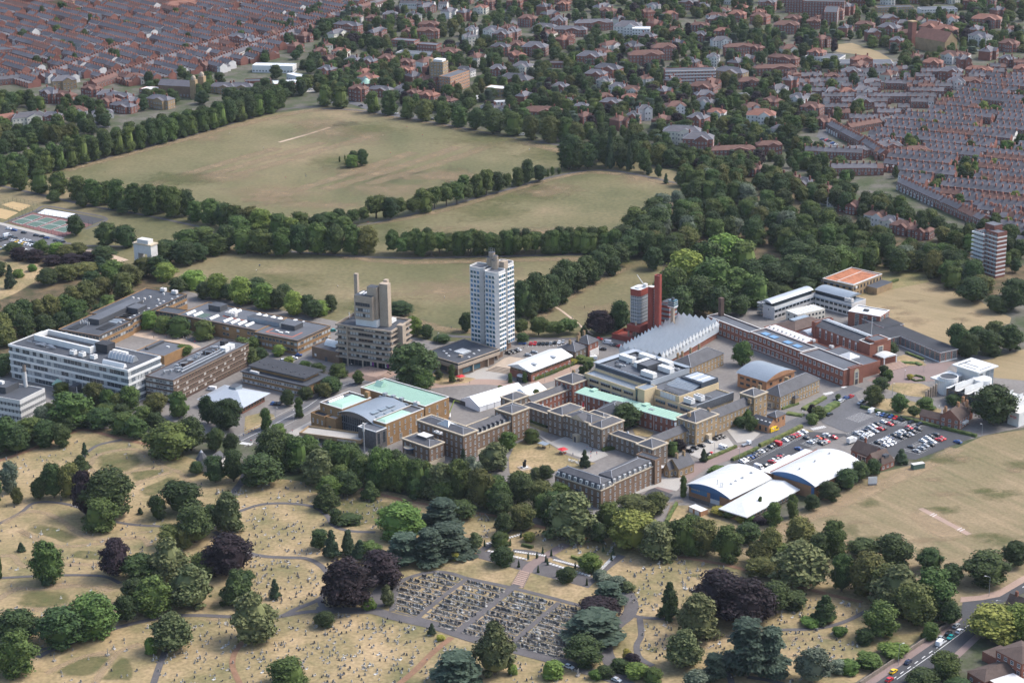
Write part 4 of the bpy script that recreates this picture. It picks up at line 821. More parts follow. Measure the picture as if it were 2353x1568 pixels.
MB().hip(b.W / 2 - 4, b.W / 2 + 4, b.D / 2 - 3, b.D / 2 + 3, 14.6, 2.2, 'glass_grey', 0).build('lantern', b.root); ridges(b, (b.W / 2 - 4, b.W / 2 + 4, b.D / 2 - 3, b.D / 2 + 3), 14.6, 2.2, 'white', 0)
MB().cyl(vf[0] + 5.5, vf[2] - 0.3, 4, 6.6, 2.4, 'glass', 12, top='render_cream').build('bay_window', b.root); MB().cyl(vf[0] + 5.5, vf[2] - 0.3, 6.7, 7.2, 3.1, 'panel_blue', 14, top='stone_cream').build('bay_roof', b.root)
b.box('roof_plant', vf[0] + 6, vf[0] + 13, vf[3] - 6, vf[3] - 1, 10.3, 12.6, 'metal_dark', 'concrete_pale'); hvac(b, E1(1520, 600), 12.6, 2, 2, 2, 1.2)
# ---- Georgian front building
b = Bld('georgian_main_building', 'long grey-brown Georgian building with pedimented centre and hipped corner pavilions', 'building', E2(40, 292), E2(1385, 748), E2(1508, 688), 10.5)
W = b.W
sash = lambda *z: (list(z), 1.1, 2.0, 3.1)
hipblock(b, (0, 9.2, 0, 11.5), 11.6, 'brick_stone', 'slate', 2.2, sash(8.6, 5.0, 1.4)); hipblock(b, (W - 10.5, W, 0, 11.5), 10.6, 'brick_stone', 'slate', 2.6, sash(7.6, 4.4, 1.0))
hipblock(b, (9.2, 33.4, 6.5, 13), 7.6, 'brick_stone', 'slate', 1.7, sash(5.0, 1.2), faces='F'); hipblock(b, (71.1, W - 10.5, 7, 13.5), 7.6, 'brick_stone', 'slate', 1.7, sash(5.0, 1.2), faces='F')
hipblock(b, (33.4, 43.6, 1.2, 17.5), 11.8, 'brick_stone', 'slate', 2.3, sash(8.8, 5.0, 1.2)); hipblock(b, (62.5, 71.1, 1.2, 17.9), 11.8, 'brick_stone', 'slate', 2.3, sash(8.8, 5.0, 1.2))
hipblock(b, (43.6, 62.5, 3.0, 14), 11.8, 'brick_stone', 'slate', 2.0, sash(8.8, 5.0, 1.2), faces='F')
MB().poly([(48, 2.2, 11.9), (58, 2.2, 11.9), (53, 2.2, 14.8)], 'stone_cream').poly([(48, 2.2, 11.9), (53, 2.2, 14.8), (53, 8, 14.6), (48, 8, 12)], 'slate').poly([(53, 2.2, 14.8), (58, 2.2, 11.9), (58, 8, 12), (53, 8, 14.6)], 'slate').build('pediment', b.root)
d = b.box('porch', 51.4, 54.6, 0.6, 3.1, 0, 4.2, 'stone_cream'); MB().box(52.3, 53.7, 0.5, 0.62, 0, 3.1, 'metal_dark').build('door', d)
MB().tube((53, 6, 13), (53, 6, 21), 0.12, 'white').build('flagpole', b.root); b.box('flag', 53.1, 54.4, 5.98, 6.02, 18, 20.5, 'red_paint')
hipblock(b, (45, 61, 14, 24), 9, 'brick_stone', 'slate', 2.6, None)
hipblock(b, (2.5, 10.8, 13, 41), 7.4, 'brick_red', 'slate', 2.2, ([4.6, 1.0], 1.0, 1.8, 3.0), 'stone_cream', faces='R', gable='y'); hipblock(b, (0.6, 13.6, 41, 55), 11, 'brick_red', 'slate', 3.2, sash(8.0, 4.6, 1.2))
hipblock(b, (W - 17.5, W - 10, 13.5, 40), 7, 'stone_warm', 'slate', 2.6, ([4.2, 1.0], 1.0, 1.8, 3.2), None, 0.4, faces='R', gable='y')
hipblock(b, (88.5, 101, 39, 57), 12, 'stone_warm', 'slate', 3.2, sash(9.0, 5.4, 1.4)); hipblock(b, (90.5, 98.8, 57, 87), 9, 'stone_warm', 'slate', 3.0, ([6, 2.2], 1.0, 1.9, 3.0), None, 0.4, faces='R', gable='y')
hipblock(b, (91, 100.4, 87, 98), 13, 'stone_warm', 'slate', 2.4, sash(9.6, 5.6, 1.6))
for x, y, z in ((94, 42, 13), (97, 54, 13), (4, 52, 12), (99, 85, 10), (96, 97, 14)): chimney(b, x, y, z, 2.2, 'stone_warm', 1.8, 1.0, 3)
for x, y, z in ((20, 11, 8.5), (80, 11, 9), (90, 36, 9.4)): MB().box(x - 0.4, x + 0.4, y - 0.4, y + 0.4, z - 0.6, z + 1, 'white').hip(x - 0.4, x + 0.4, y - 0.4, y + 0.4, z + 1, 0.5, 'lead', 0.1).build('roof_vent', b.root)
b.box('porch', 101.05, 103.2, 47, 49.6, 0, 4, 'stone_cream'); b.box('porch', 100.5, 103.5, 86, 89, 2.9, 3.4, 'metal_dark')
b.box('slate_dormer', 44, 60, 24.1, 30, 0, 8, 'brick_stone', 'slate')
# link buildings in the courtyard
b2 = Bld('courtyard_hall', 'grey slate hall with a crossing lead roof filling the old courtyard', 'building', E2(860, 400), E2(1100, 470), E2(1230, 350), 8)
hipblock(b2, (0, b2.W, 0, b2.D), 7.5, 'brick_stone', 'slate', 4.5, None, None, 0.3); hipblock(b2, (4, b2.W * 0.6, -7, 0), 6.5, 'brick_stone', 'slate', 2.6, None, None, 0.3)
# ---- red brick block with green roof
b = Bld('green_roofed_range', 'long red brick range with one pale green copper roof and tall sash windows', 'building', E2(735, 222), E2(1585, 482), E2(1632, 432), 9)
W, Dp = b.W, b.D; b.box('wall', 0, W, 0, 7.4, 0, 8.6, 'brick_red')
MB().poly([(-0.5, -0.5, 9), (W + 0.5, -0.5, 9), (W + 0.5, 7.9, 9.7), (-0.5, 7.9, 9.7)], 'copper_green').box(-0.5, W + 0.5, -0.5, 7.9, 8.6, 8.95, 'concrete_pale').build('roof', b.root)
b.wins('F', 19, [5.6, 1.2], 1.0, 2.4, (0, W, 0, 7.4), trans=3); b.wins('R', 2, [5.6], 1.0, 2.2, (0, W, 0, 7.4))
for i in range(34): b.box('roof_seam', i * W / 34, i * W / 34 + 0.12, -0.4, 7.8, 9.72, 9.8, 'copper_seam')
for x in (7, 24, 38, 52): b.box('rainwater_pipe', x, x + 0.15, -0.16, -0.01, 0, 8.6, 'white')
b.box('dormer', 5, 8, 5, 9, 9.2, 10.2, 'copper_green'); b.box('dormer', 40, 43, 5, 9, 9.2, 10.2, 'copper_green'); b.box('skylight', 30, 32, 3, 5, 9.2, 9.6, 'metal_grey'); b.box('skylight', 46, 49, 3, 5, 9.2, 9.6, 'metal_grey')
# ---- cream laboratory with plant roofs
b = Bld('cream_laboratory', 'large cream brick laboratory with blue-grey plant decks and white air handlers on top', 'building', C(1180, 975), C(2035, 1290), C(2340, 1150), 15)
W, Dp = b.W, b.D
b.flat(-1, 38, -7.5, 0, 0, 14, 'render_cream', 'roof_metal', 0.4); b.flat(-1, 62, 0, 30.5, 0, 15, 'render_cream', 'roof_felt_grey', 0.4)
b.flat(-1, 41, 0.6, 30.4, 15, 18.2, 'roof_metal_pale', 'roof_felt_grey', 0.4, 'upper_wall'); b.band('glazed_band', 'F', 15.2, 17.4, 'metal_blue', (-0.5, 40.5, 0.6, 30), 0.05)
MB().poly([(-1.4, -0.6, 18.4), (3.4, -0.6, 18.8), (3.4, 31, 18.8), (-1.4, 31, 18.4)], 'roof_metal_pale').poly([(3.4, 27.4, 18.9), (41.4, 27.4, 18.9), (41.4, 31, 18.7), (3.4, 31, 18.7)], 'roof_metal').build('roof_canopy', b.root)
b.flat(38, 45, -8.5, 1, 0, 16.2, 'render_cream', 'roof_metal', 0.3); b.box('stair_glazing', 38.6, 40.0, -8.62, -8.5, 2, 15.2, 'glass')
b.flat(45, W, -1.5, 29, 0, 12, 'render_cream', 'roof_felt_grey', 0.5); b.box('louvre_screen', W - 0.2, W + 0.3, 1, 29, 8.8, 13.2, 'metal_grey')
for i in range(12): b.box('louvre_blade', W + 0.3, W + 0.42, 1, 29, 8.9 + i * 0.36, 9.05 + i * 0.36, 'metal_dark')
for zz in (10.4, 6.8, 3.2):
 for i in range(4): b.box('sun_shade', 3 + i * 8.6, 10 + i * 8.6, -8.5, -7.52, zz + 1.6, zz + 1.75, 'roof_metal'); b.wins('F', 4, [zz], 1.6, 1.5, (0, 38, -7.5, 0), a=(3 + i * 8.6, 10 + i * 8.6), fm='metal_dark', mull=0, trans=0)
for zz in (8.6, 5.0, 1.4):
 for i in range(3): b.box('sun_shade', 46.5 + i * 8.8, 53.5 + i * 8.8, -2.4, -1.52, zz + 1.6, zz + 1.75, 'roof_metal'); b.wins('F', 4, [zz], 1.6, 1.5, (45, W, -1.5, 10), a=(1.5 + i * 8.8, 8.5 + i * 8.8), fm='metal_dark', mull=0, trans=0, gm='glass_teal')
for x, y, w, d in ((5, 13, 10, 3.2), (11, 22, 10, 3.2), (19, 10, 3.2, 10), (25, 22, 9, 3.4), (31, 3, 9, 3.2), (32, 15, 9, 3.4)):
 o = b.box('air_handler', x, x + w, y, y + d, 18.3, 21.0, 'white'); MB().box(x + 0.5, x + w - 0.5, y + d, y + d + 1.0, 18.2, 18.9, 'metal_grey').build('duct', o)
b.flat(23, 30.5, 8.5, 20, 17.9, 21.6, 'metal_dark', 'roof_felt_grey', 0.3, 'plant_room')
b.flat(46, 61, 18, 31, 11.6, 17.4, 'metal_blue', 'roof_felt_grey', 0.3, 'plant_room'); b.flat(47, 60, 4, 9, 11.6, 14.6, 'metal_blue', 'roof_metal', 0.3, 'plant_room')
MB().poly([(44, 9, 14.8), (60, 9, 14), (60, 18, 16), (44, 18, 16.6)], 'roof_metal').poly([(44, 9, 12), (60, 9, 12), (60, 9, 14), (44, 9, 14.8)], 'glass_teal').build('sloped_glazing', b.root)
for i in range(5): b.box('solar_panel', 47.5 + i * 2.7, 49.8 + i * 2.7, 19.5, 29.5, 17.3, 17.65, 'patent_glass' if i % 2 else 'roof_metal_pale')
for i in range(7): b.box('glazing_bar', 45 + i * 2.3, 45.15 + i * 2.3, 9.2, 17.8, 15.9, 16.1, 'metal_grey')
for i in range(5): b.box('chiller', 48.5 + i * 2.2, 50.4 + i * 2.2, -0.2, 2.6, 11.6, 14.6, 'white')
for x, y in ((64, 1), (64.5, 8)):
 o = b.box('chiller', x, x + 5.5, y, y + 3, 12.2, 14.8, 'white')
 for q in range(3): MB().cyl(x + 1 + q * 1.75, y + 1.5, 14.8, 14.95, 0.75, 'metal_dark', 10).build('fan', o)
for i in range(26):
 x, y = random.uniform(2, 38), random.uniform(2, 26); b.box('roof_pipe', x, x + random.uniform(1, 5), y, y + 0.35, 18.0, 18.6, random.choice(['metal_grey', 'white', 'metal_dark']))
for i in range(9): MB().tube((4 + i * 4, 1.0, 18), (4 + i * 4, 1.0, 19.3), 0.08, 'metal_grey').build('rail_post', b.root)
for i in range(10): b.box('canopy_slat', W + 0.6, W + 4, 2 + i * 2.7, 2.25 + i * 2.7, 8.2, 8.4, 'metal_grey')
b.box('roof_pipe', 46, 70, 15.8, 16.3, 12, 12.7, 'metal_grey')
# ---- engineering building: diamond-roofed workshop
b = Bld('engineering_workshop', 'glass workshop hall under rows of pointed diamond sawtooth rooflights', 'building', C(1275, 860), C(1720, 890), C(2300, 650), 9)
W, Dp = 26.8, 71.0
def clip(pl, a, bb, c, keep):                  # keep side of a*x+b*y<=c (keep=1) or >=
 out = []
 for i in range(len(pl)):
  p, q = pl[i], pl[(i + 1) % len(pl)]; fp = (a * p[0] + bb * p[1] - c) * keep; fq = (a * q[0] + bb * q[1] - c) * keep
  if fp <= 0: out.append(p)
  if (fp < 0 < fq) or (fq < 0 < fp):
   t = fp / (fp - fq); out.append((p[0] + (q[0] - p[0]) * t, p[1] + (q[1] - p[1]) * t))
 return out
b.box('base_wall', 2, W - 0.8, 2, Dp - 1, 0, 3.6, 'brick_red'); b.box('glass_wall', 0.05, W - 0.05, 0.05, Dp - 0.05, 3.6, 8.9, 'patent_glass')
for i in range(47): b.box('glazing_bar', W - 0.04, W + 0.06, i * 1.5 + 0.6, i * 1.5 + 0.7, 4.2, 8.8, 'white')
pitch, hh = 4.0, 2.7; c = -0.0; rect = [(0, 0), (W, 0), (W, Dp), (0, Dp)]
while c < W + Dp:
 mb = MB()
 for c0, c1, z0, z1, mt in ((c, c + pitch / 2, 0, hh, 'white'), (c + pitch / 2, c + pitch, hh, 0, 'roof_metal_pale')):  # light and dark sides of the teeth put into the facet colours
  pl = clip(clip(rect, 1, 1, c0, -1), 1, 1, c1, 1)
  if len(pl) > 2: mb.poly([(p[0], p[1], 9 + z0 + (z1 - z0) * (p[0] + p[1] - c0) / (c1 - c0)) for p in pl], mt)
 y0 = c - W
 if 0 <= y0 <= Dp - pitch: mb.poly([(W + 0.02, y0, 9), (W + 0.02, y0 + pitch, 9), (W + 0.02, y0 + pitch / 2, 9 + hh)], 'patent_glass'); mb.poly([(W + 0.1, y0, 9), (W + 0.55, y0 + pitch / 2, 7.2), (W + 0.1, y0 + pitch, 9)][::1], 'roof_metal'); mb.poly([(W + 0.02, y0 + pitch / 2, 9 + hh), (W + 0.55, y0 + pitch / 2, 7.2), (W + 0.1, y0, 9)], 'white_roof'); mb.poly([(W + 0.02, y0 + pitch / 2, 9 + hh), (W + 0.1, y0 + pitch, 9), (W + 0.55, y0 + pitch / 2, 7.2)], 'patent_glass')
 if 0 <= c <= W - pitch: mb.poly([(c, -0.02, 9), (c + pitch, -0.02, 9), (c + pitch / 2, -0.02, 9 + hh)], 'patent_glass')
 if mb.f: mb.build('rooflight', b.root)
 c += pitch
# ---- engineering towers
b = Bld('engineering_tower', 'red tiled engineering tower with glazed office shaft, chimney and cantilevered theatre', 'tower', EN(147, 226), EN(226, 240), EN(310, 207), 31)
W, Dp = b.W, b.D; gl = chamf(-0.8, W + 0.5, -0.4, Dp + 0.7, 1.1)
MB().prism(gl, 10.5, 27, 'glass_office').build('office_glazing', b.root); MB().prism(inset(gl, -0.12), 27, 31, 'tile_red', 'white_roof').build('tiled_crown', b.root)
for i in range(8): MB().ring(inset(gl, -0.09), 11.6 + i * 2, 11.75 + i * 2, 0.1, 'concrete_pale').build('glazing_bar', b.root)
for k in range(8):
 p, q = gl[k], gl[(k + 1) % 8]; n = max(2, int(hypot(q[0] - p[0], q[1] - p[1]) / 1.1))
 for i in range(n + 1): x, y = p[0] + (q[0] - p[0]) * i / n, p[1] + (q[1] - p[1]) * i / n; MB().box(x - 0.06, x + 0.06, y - 0.06, y + 0.06, 10.5, 27, 'concrete_pale').build('glazing_bar', b.root)
for i in range(7): MB().ring(inset(gl, -0.05), 10.5 + 2.4 * i, 11.2 + 2.4 * i, 0.1, 'roof_metal').build('floor_band', b.root)
b.box('roof_rail', 1.5, W - 1.5, 1.5, Dp - 1.5, 31, 31.5, 'concrete_pale'); MB().tube((W - 1, Dp - 2, 31), (W - 4.5, Dp - 5, 38.5), 0.18, 'white').tube((W - 0.2, Dp - 2, 31), (W - 3.3, Dp - 5.4, 37.5), 0.18, 'white').build('roof_crane', b.root); b.box('crane_base', W - 1.6, W + 0.4, Dp - 3, Dp - 1, 31, 33, 'white')
x1, y1 = W, Dp
for nm, px, w, d, z in (('lift_shaft', EN(347, 218), 3.9, 3.6, 33), ('chimney_shaft', EN(403, 126), 3.7, 3.6, 40.5)):
 x, y = b.loc(px, z); MB().prism(chamf(x - w, x, y, y + d, 0.7), 0, z, 'tile_red', 'concrete_pale').build(nm, b.root)
 if nm == 'chimney_shaft': MB().ring(chamf(x - w, x, y, y + d, 0.7), z + 0.003, z + 0.7, 0.6, 'tile_red').build('shaft_rim', b.root)
 else: xs, ys = x, y
o = b.box('stair_glazing', xs + 0.05, xs + 1.9, ys + 1, ys + 3.6, 0, 32, 'glass_grey')
for i in range(20): MB().box(xs, xs + 1.98, ys + 0.95, ys + 3.6, 1.5 + i * 1.55, 1.7 + i * 1.55, 'white').build('glazing_bar', o)
lx, ly = b.loc(EN(63, 575), 9.5); rx, ry = b.loc(EN(303, 590), 9.5)
MB().poly([(lx, -3.5, 6.2), (W + 2.5, -3.5, 6.2), (W + 2.5, -3.5, 9.8), (lx, -3.5, 9.8)], 'tile_red').poly([(W + 2.5, -3.5, 6.2), (W + 2.5, Dp, 3.2), (W + 2.5, Dp, 9.8), (W + 2.5, -3.5, 9.8)], 'tile_red').poly([(lx, -3.5, 9.8), (W + 2.5, -3.5, 9.8), (W + 2.5, Dp, 9.8), (lx, Dp, 9.8)], 'tile_red').poly([(lx, -3.5, 6.2), (lx, -3.5, 9.8), (lx, Dp, 9.8), (lx, Dp, 3.2)], 'tile_red').poly([(lx, -3.5, 6.2), (lx, Dp, 3.2), (W + 2.5, Dp, 3.2), (W + 2.5, -3.5, 6.2)], 'tile_red').build('lecture_theatre', b.root)
for x, y in ((-0.5, -1.5), (W - 1, -2), (lx + 1.5, 1.5)): MB().cyl(x, y, 0, 12 if x > 0 else 6.5, 0.55, 'concrete', 10).build('column', b.root)
b.box('undercroft', lx + 3, W, 2, Dp - 1, 0, 5.5, 'metal_dark')
MB().ring([(lx - 9, -6), (W + 4, -6), (W + 4, Dp - 2), (lx - 9, Dp - 2)], 0, 3.2, 0.5, 'tile_red').build('terrace_wall', b.root); MB().poly([(lx - 9, -6, 1.6), (W + 4, -6, 1.6), (W + 4, Dp - 2, 1.6), (lx - 9, Dp - 2, 1.6)], 'tile_red').build('terrace', b.root)
x, y = b.loc(EN(430, 345), 21)
v = (x - 0.5, x + 5, y, y + 8); b.box('research_block', *v, 6, 21, 'tile_red', 'roof_felt')
for i in range(5):
 mb = MB().box(v[0] - 0.05, v[1] + 0.5, v[2] - 0.5, v[2] - 0.02, 7.5 + i * 2.9, 8.9 + i * 2.9, 'glass_grey').box(v[1] + 0.02, v[1] + 0.5, v[2], v[3], 7.5 + i * 2.9, 8.9 + i * 2.9, 'glass_grey'); mb.build('window_strip', b.root)
for q in (1, 6, 10.5): b.box('column', v[0] + q, v[0] + q + 0.5, v[2] + 0.3, v[2] + 0.8, 0, 6, 'concrete')
g = G(*EN(523, 690)); t = tag(empty('lamp_shaft', (g.x, g.y, 0), b.ang), 'slender concrete shaft topped by a glazed blue box beside the red tower', 'tower')
MB().box(-0.9, 0.9, -0.9, 0.9, 0, 20.5, 'concrete').build('shaft', t); MB().box(-2.2, 2.2, -2.2, 2.2, 20.5, 21, 'white').build('platform', t); MB().box(-2.1, 2.1, -2.1, 2.1, 21, 24.6, 'glass_teal').build('glass_box', t); MB().box(-0.7, 0.7, -0.7, 0.7, 24.6, 26, 'metal_dark').build('vent', t)
for i in range(3): MB().ring([(-2.2, -2.2), (2.2, -2.2), (2.2, 2.2), (-2.2, 2.2)], 21.2 + i * 1.2, 21.35 + i * 1.2, 0.12, 'white').build('glazing_bar', t)
# ---- stone range beside the workshop
b = Bld('stone_slate_range', 'plain stone range with a long dark slate roof and chimney stacks', 'building', C(1845, 925), C(1990, 985), C(2235, 845), 7)
hipblock(b, (0, b.W, 0, b.D), 7, 'stone_warm', 'slate', 4.2, ([4.2, 1.0], 1.0, 1.8, 3.0), None, 0.4)
for y in (5, 9, 17, 25): chimney(b, 1.2, y, 7.5, 4, 'stone_warm', 1.3, 0.9)
# ---- red brick school, long range
b = Bld('school_range', 'long two-storey red brick school range with white sash windows and flat grey roof', 'building', D(365, 545), D(1050, 820), D(1200, 770), 9.5)
W, Dp = b.W, b.D
for v, z in (((-40, 0, 1, 11), 9), ((0, 44, 0, 12), 10), ((44, W, -1.5, 13), 9.5)):
 b.flat(*v, 0, z, 'brick_red', 'roof_felt_grey', 0.5, coping='concrete_pale'); n = int((v[1] - v[0]) / 3.4)
 b.wins('F', n, [z - 3.4, 1.2], 1.9, 2.2, v, mull=2, trans=2)
 if v[0] == 0: b.band('string_course', 'F', 4.4, 4.7, 'concrete_pale', v, 0.1); b.band('string_course', 'F', 0.6, 0.85, 'concrete_pale', v, 0.1)
ev = (W - 1, W + 1.2, 2, 12); b.flat(*ev, 0, 10.2, 'brick_red', 'roof_felt_grey', 0.4)
o = b.box('portal', W + 1.2, W + 1.35, 5.2, 8.8, 0, 7.2, 'stone_cream'); MB().cyl(0, 0, 0, 0.1, 1.8, 'stone_cream', 16).build('portal_arch', o, (W + 1.25, 7, 7.2)).rotation_euler = (0, pi / 2, 0); MB().box(W + 1.36, W + 1.42, 6, 8, 0, 3, 'metal_dark').build('door', o); put('window', window_mesh(2.0, 3.6, mull=2, trans=3), o, (W + 1.36, 7, 3.6), pi / 2)
b.flat(44, W - 4, 13, 30, 0, 7.5, 'brick_red', 'roof_felt_grey', 0.4); b.flat(2, 44, 12, 24, 0, 7, 'brick_red', 'roof_felt_grey', 0.4)
b.flat(-6, 30, 16, 25, 0, 8.4, 'brick_red', 'white_roof', 0.3)
MB().hip(56, 65, 17, 25, 7.9, 2.2, 'white_roof', 0).box(56.2, 64.8, 17.2, 24.8, 7.1, 7.9, 'white').build('roof_lantern', b.root)
for x in (5, 12, 24, 32): b.box('solar_panel', x, x + 5, 3.5, 7.5, 9.55, 9.9, 'glass_blue')
for x in (52, 67): hvac(b, b.__class__.loc and D(790 + (x - 52) * 9, 615 + (x - 52) * 3), 7.3, 1, 2.4, 2, 1.6)
for i in range(9): b.box('roof_vent', -4 + i * 3.6, -3.2 + i * 3.6, 18, 19, 8.1, 9.2, 'concrete_pale')
c_ = b.loc(D(97, 470), 0); MB().box(-38, -35.6, 8, 10.4, 0, 19.5, 'brick_dark').build('boiler_chimney', b.root)
# assembly hall
b = Bld('assembly_hall', 'red brick assembly hall with ridged metal roof, arched windows and entrance tower', 'building', D(830, 500), D(1160, 625), D(1320, 585), 10)
W, Dp = b.W, 13.0
b.box('wall', 0, W, 0, Dp, 0, 10, 'brick_red'); MB().hip(0, W, 0, Dp, 10, 3.2, 'slate', 0.2, 'x', wall='brick_red').build('roof', b.root)
MB().poly([(0, Dp / 2 - 1.5, 13.1), (W, Dp / 2 - 1.5, 13.1), (W, Dp / 2 + 3, 12.6), (0, Dp / 2 + 3, 12.6)], 'roof_metal_pale').build('ridge_cover', b.root)
for i in range(7):
 x = 4 + i * (W - 8) / 6; put('window', window_mesh(1.5, 4.6, mull=1, trans=4), b.root, (x, 0, 4.2)); MB().cyl(0, 0, 0, 0.12, 0.75, 'white_frame', 10).build('window_arch', b.root, (x, 0, 8.8)).rotation_euler = (pi / 2, 0, 0)
b.flat(-3, 0, -0.5, Dp + 0.5, 0, 12.2, 'brick_red', 'roof_felt_grey', 0.4)
b.flat(W, W + 9, -1.5, Dp + 1.5, 0, 12, 'brick_red', 'roof_felt_grey', 0.5, coping='concrete_pale'); b.flat(W + 1.5, W + 9.4, 1.5, Dp - 1.5, 12, 13.4, 'brick_red', 'roof_felt_grey', 0.4)
o = b.box('tower_window', W + 9.02, W + 9.3, 4.3, 8.7, 5.5, 9.6, 'stone_cream'); put('window', window_mesh(3.0, 3.6, mull=3, trans=3), o, (W + 9.3, 6.5, 5.8), pi / 2)
MB().tube((W + 2, 6, 13), (W + 2, 6, 25), 0.13, 'white').build('flagpole', b.root)
b.box('entrance', W + 9, W + 16, 1, 12, 0, 5.2, 'brick_red', 'roof_felt_grey'); MB().vault(W + 10, W + 18, 1.5, 11.5, 5.6, 1.0, 'x', 'white_roof', 8).build('entrance_canopy', b.root)
for y in (1.7, 10.8): b.box('column', W + 17, W + 17.6, y, y + 0.6, 0, 5.6, 'white')
for i in range(6): b.box('step', W + 17 + i * 1.2, W + 18.2 + i * 1.2, -1, 14, 0, 1.5 - i * 0.22, 'paving_pink')
b = Bld('rooflit_gymnasium', 'brick gymnasium with brown tiled hipped roof and a glazed ridge light', 'building', D(560, 480), D(680, 535), D(880, 460), 5.5)
hipblock(b, (0, b.W, 0, b.D), 5.5, 'brick_red', 'slate_brown', 3, None, None, 0.4); b.box('ridge_light', b.W * 0.3, b.W * 0.55, b.D * 0.25, b.D * 0.75, 7.6, 8.5, 'glass_grey'); MB().vault(b.W + 1, b.W + 9, 2, b.D - 6, 4.6, 1.6, 'y', 'roof_metal_pale', 8).box(b.W + 1, b.W + 9, 2, b.D - 6, 0, 4.6, 'roof_metal_pale').build('side_hall', b.root)
# low modern classrooms
b = Bld('classroom_wing', 'low dark-roofed classroom wing with red brick piers and white-framed glass walls', 'building', D(1330, 515), D(1740, 695), D(1855, 662), 6)
W, Dp = b.W, b.D
for v in ((0, W, 0, Dp), (-12, 16, -13, -0.1), (-26, 0, 2, 16)):
 b.box('wall', *v, 0, 5.7, 'brick_red'); b.box('roof', v[0] - 0.3, v[1] + 0.3, v[2] - 0.3 if v[2] != -13 else v[2], v[3] + (0.3 if v[3] > 0 else 0), 5.72 + (0.01 if v[2] < 0 else 0), 6.1, 'white', 'roof_felt_dark')
 n = int((v[1] - v[0]) / 4.2); b.wins('F', n, [0.7], 3.3, 4.6, v, mull=3, trans=3); b.wins('R', 3, [0.7], 3.2, 4.6, v, mull=3, trans=3)
b.band('plinth', 'FR', 0, 0.65, 'white', out=0.15)
b = Bld('square_brick_block', 'square three-storey red brick block with white felt roof and gridded windows', 'building', D(1060, 398), D(1300, 432), D(1369, 402), 9)
v = (0, b.W, 0, 14); b.flat(*v, 0, 9, 'brick_red', 'white_roof', 0.3, coping='white'); b.wins('F', 3, [0.8], 2.6, 7.4, v, a=(3, b.W - 1), mull=3, trans=6); b.wins('R', 2, [0.8], 4.6, 7.4, v, mull=4, trans=6); b.box('roof_vent', 7, 10, 6, 8, 8.7, 9.8, 'metal_dark')
b = Bld('cream_cabin_block', 'boxy cream two-storey prefabricated classroom block with ribbed white roof', 'building', D(597, 388), D(697, 418), D(912, 378), 6.5)
b.flat(0, b.W, 0, b.D, 0, 6.5, 'render_pale', 'white_roof', 0.15); b.wins('F', 2, [4.0, 1.0], 1.2, 1.2, fm='metal_dark'); b.wins('R', 8, [4.0, 1.0], 1.3, 1.2, fm='metal_dark')
for i in range(6): b.box('roof_rib', 0.2, b.W - 0.2, 2 + i * 3.6, 2.2 + i * 3.6, 6.36, 6.5, 'concrete_pale')
# L-shaped white block with barrel roofs
b = Bld('barrel_roofed_block', 'white L-shaped block with grey barrel roofs, recessed top floor and spiral stair', 'building', D(440, 330), D(505, 345), D(800, 250), 9)
W, Dp = max(b.W, 9), b.D
v = (0, W, 0, Dp); b.flat(*v, 0, 8, 'concrete_pale', 'roof_metal', 0.4); b.box('top_storey', 0.8, W - 2, 2, Dp, 7.6, 10.2, 'glass'); MB().vault(-0.5, W - 1.2, -1.2, Dp + 1, 10.2, 1.4, 'y', 'roof_metal_pale', 10).build('barrel_roof', b.root)
b.wins('R', 11, [4.6, 1.2], 2.6, 1.4, v, fm='metal_dark', mull=3, trans=0); b.band('sun_shade', 'R', 6.3, 6.5, 'roof_metal', v, 0.9); b.wins('F', 1, [5], 1.2, 1.2, v)
w2 = (W - 2, b.loc(D(1105, 335), 8)[0], Dp + 0.1, Dp + 14); b.flat(*w2, 0, 8, 'concrete_pale', 'roof_metal', 0.4); b.box('top_storey', w2[0] + 1, w2[1] - 7, w2[2] + 2.4, w2[3] - 1, 7.6, 10.2, 'glass'); MB().vault(w2[0] + 1, w2[1] - 4, w2[2] + 1.4, w2[3] + 1, 10.2, 1.4, 'x', 'roof_metal', 10).build('barrel_roof', b.root)
b.wins('F', 9, [4.6, 1.2], 2.6, 1.4, w2, fm='metal_dark', mull=3, trans=0); b.band('sun_shade', 'F', 6.3, 6.5, 'roof_metal', w2, 0.9); hvac(b, D(1040, 320), 8, 2, 2.4, 2.2, 2.4)
for i in range(4): MB().cyl(-2.6, 1.5, 1.6 + i * 2.1, 1.85 + i * 2.1, 2.6, 'metal_grey', 14).build('stair_landing', b.root)
MB().cyl(-2.6, 1.5, 0, 9, 0.5, 'metal_grey', 8).build('stair_post', b.root)
b = Bld('sedum_roofed_block', 'two-storey block with a rust-red sedum roof and white parapet', 'building', D(912, 142), D(1105, 205), D(1270, 112), 8)
v = (0, b.W, 0, b.D); b.flat(*v, 0, 8, 'stone_warm', 'sedum', 0.3, coping='concrete_pale'); b.flat(b.W * 0.45, b.W - 0.3, 1, b.D - 4, 7.9, 8.6, 'concrete_pale', 'sedum', 0.2)
b.wins('F', 5, [4.8, 1.0], 2.2, 1.6, v, fm='metal_dark'); b.wins('R', 9, [4.8, 1.0], 1.3, 2.0, v, fm='metal_dark'); b.box('plant_yard', b.W + 0.1, b.W + 8, b.D * 0.45, b.D, 0, 4.5, 'stone_warm', 'roof_felt'); b.band('sun_shade', 'F', 6.6, 6.8, 'roof_metal', v, 0.8); hvac(b, D(1060, 215), 5.5, 3, 1.8, 1.8, 1.6)
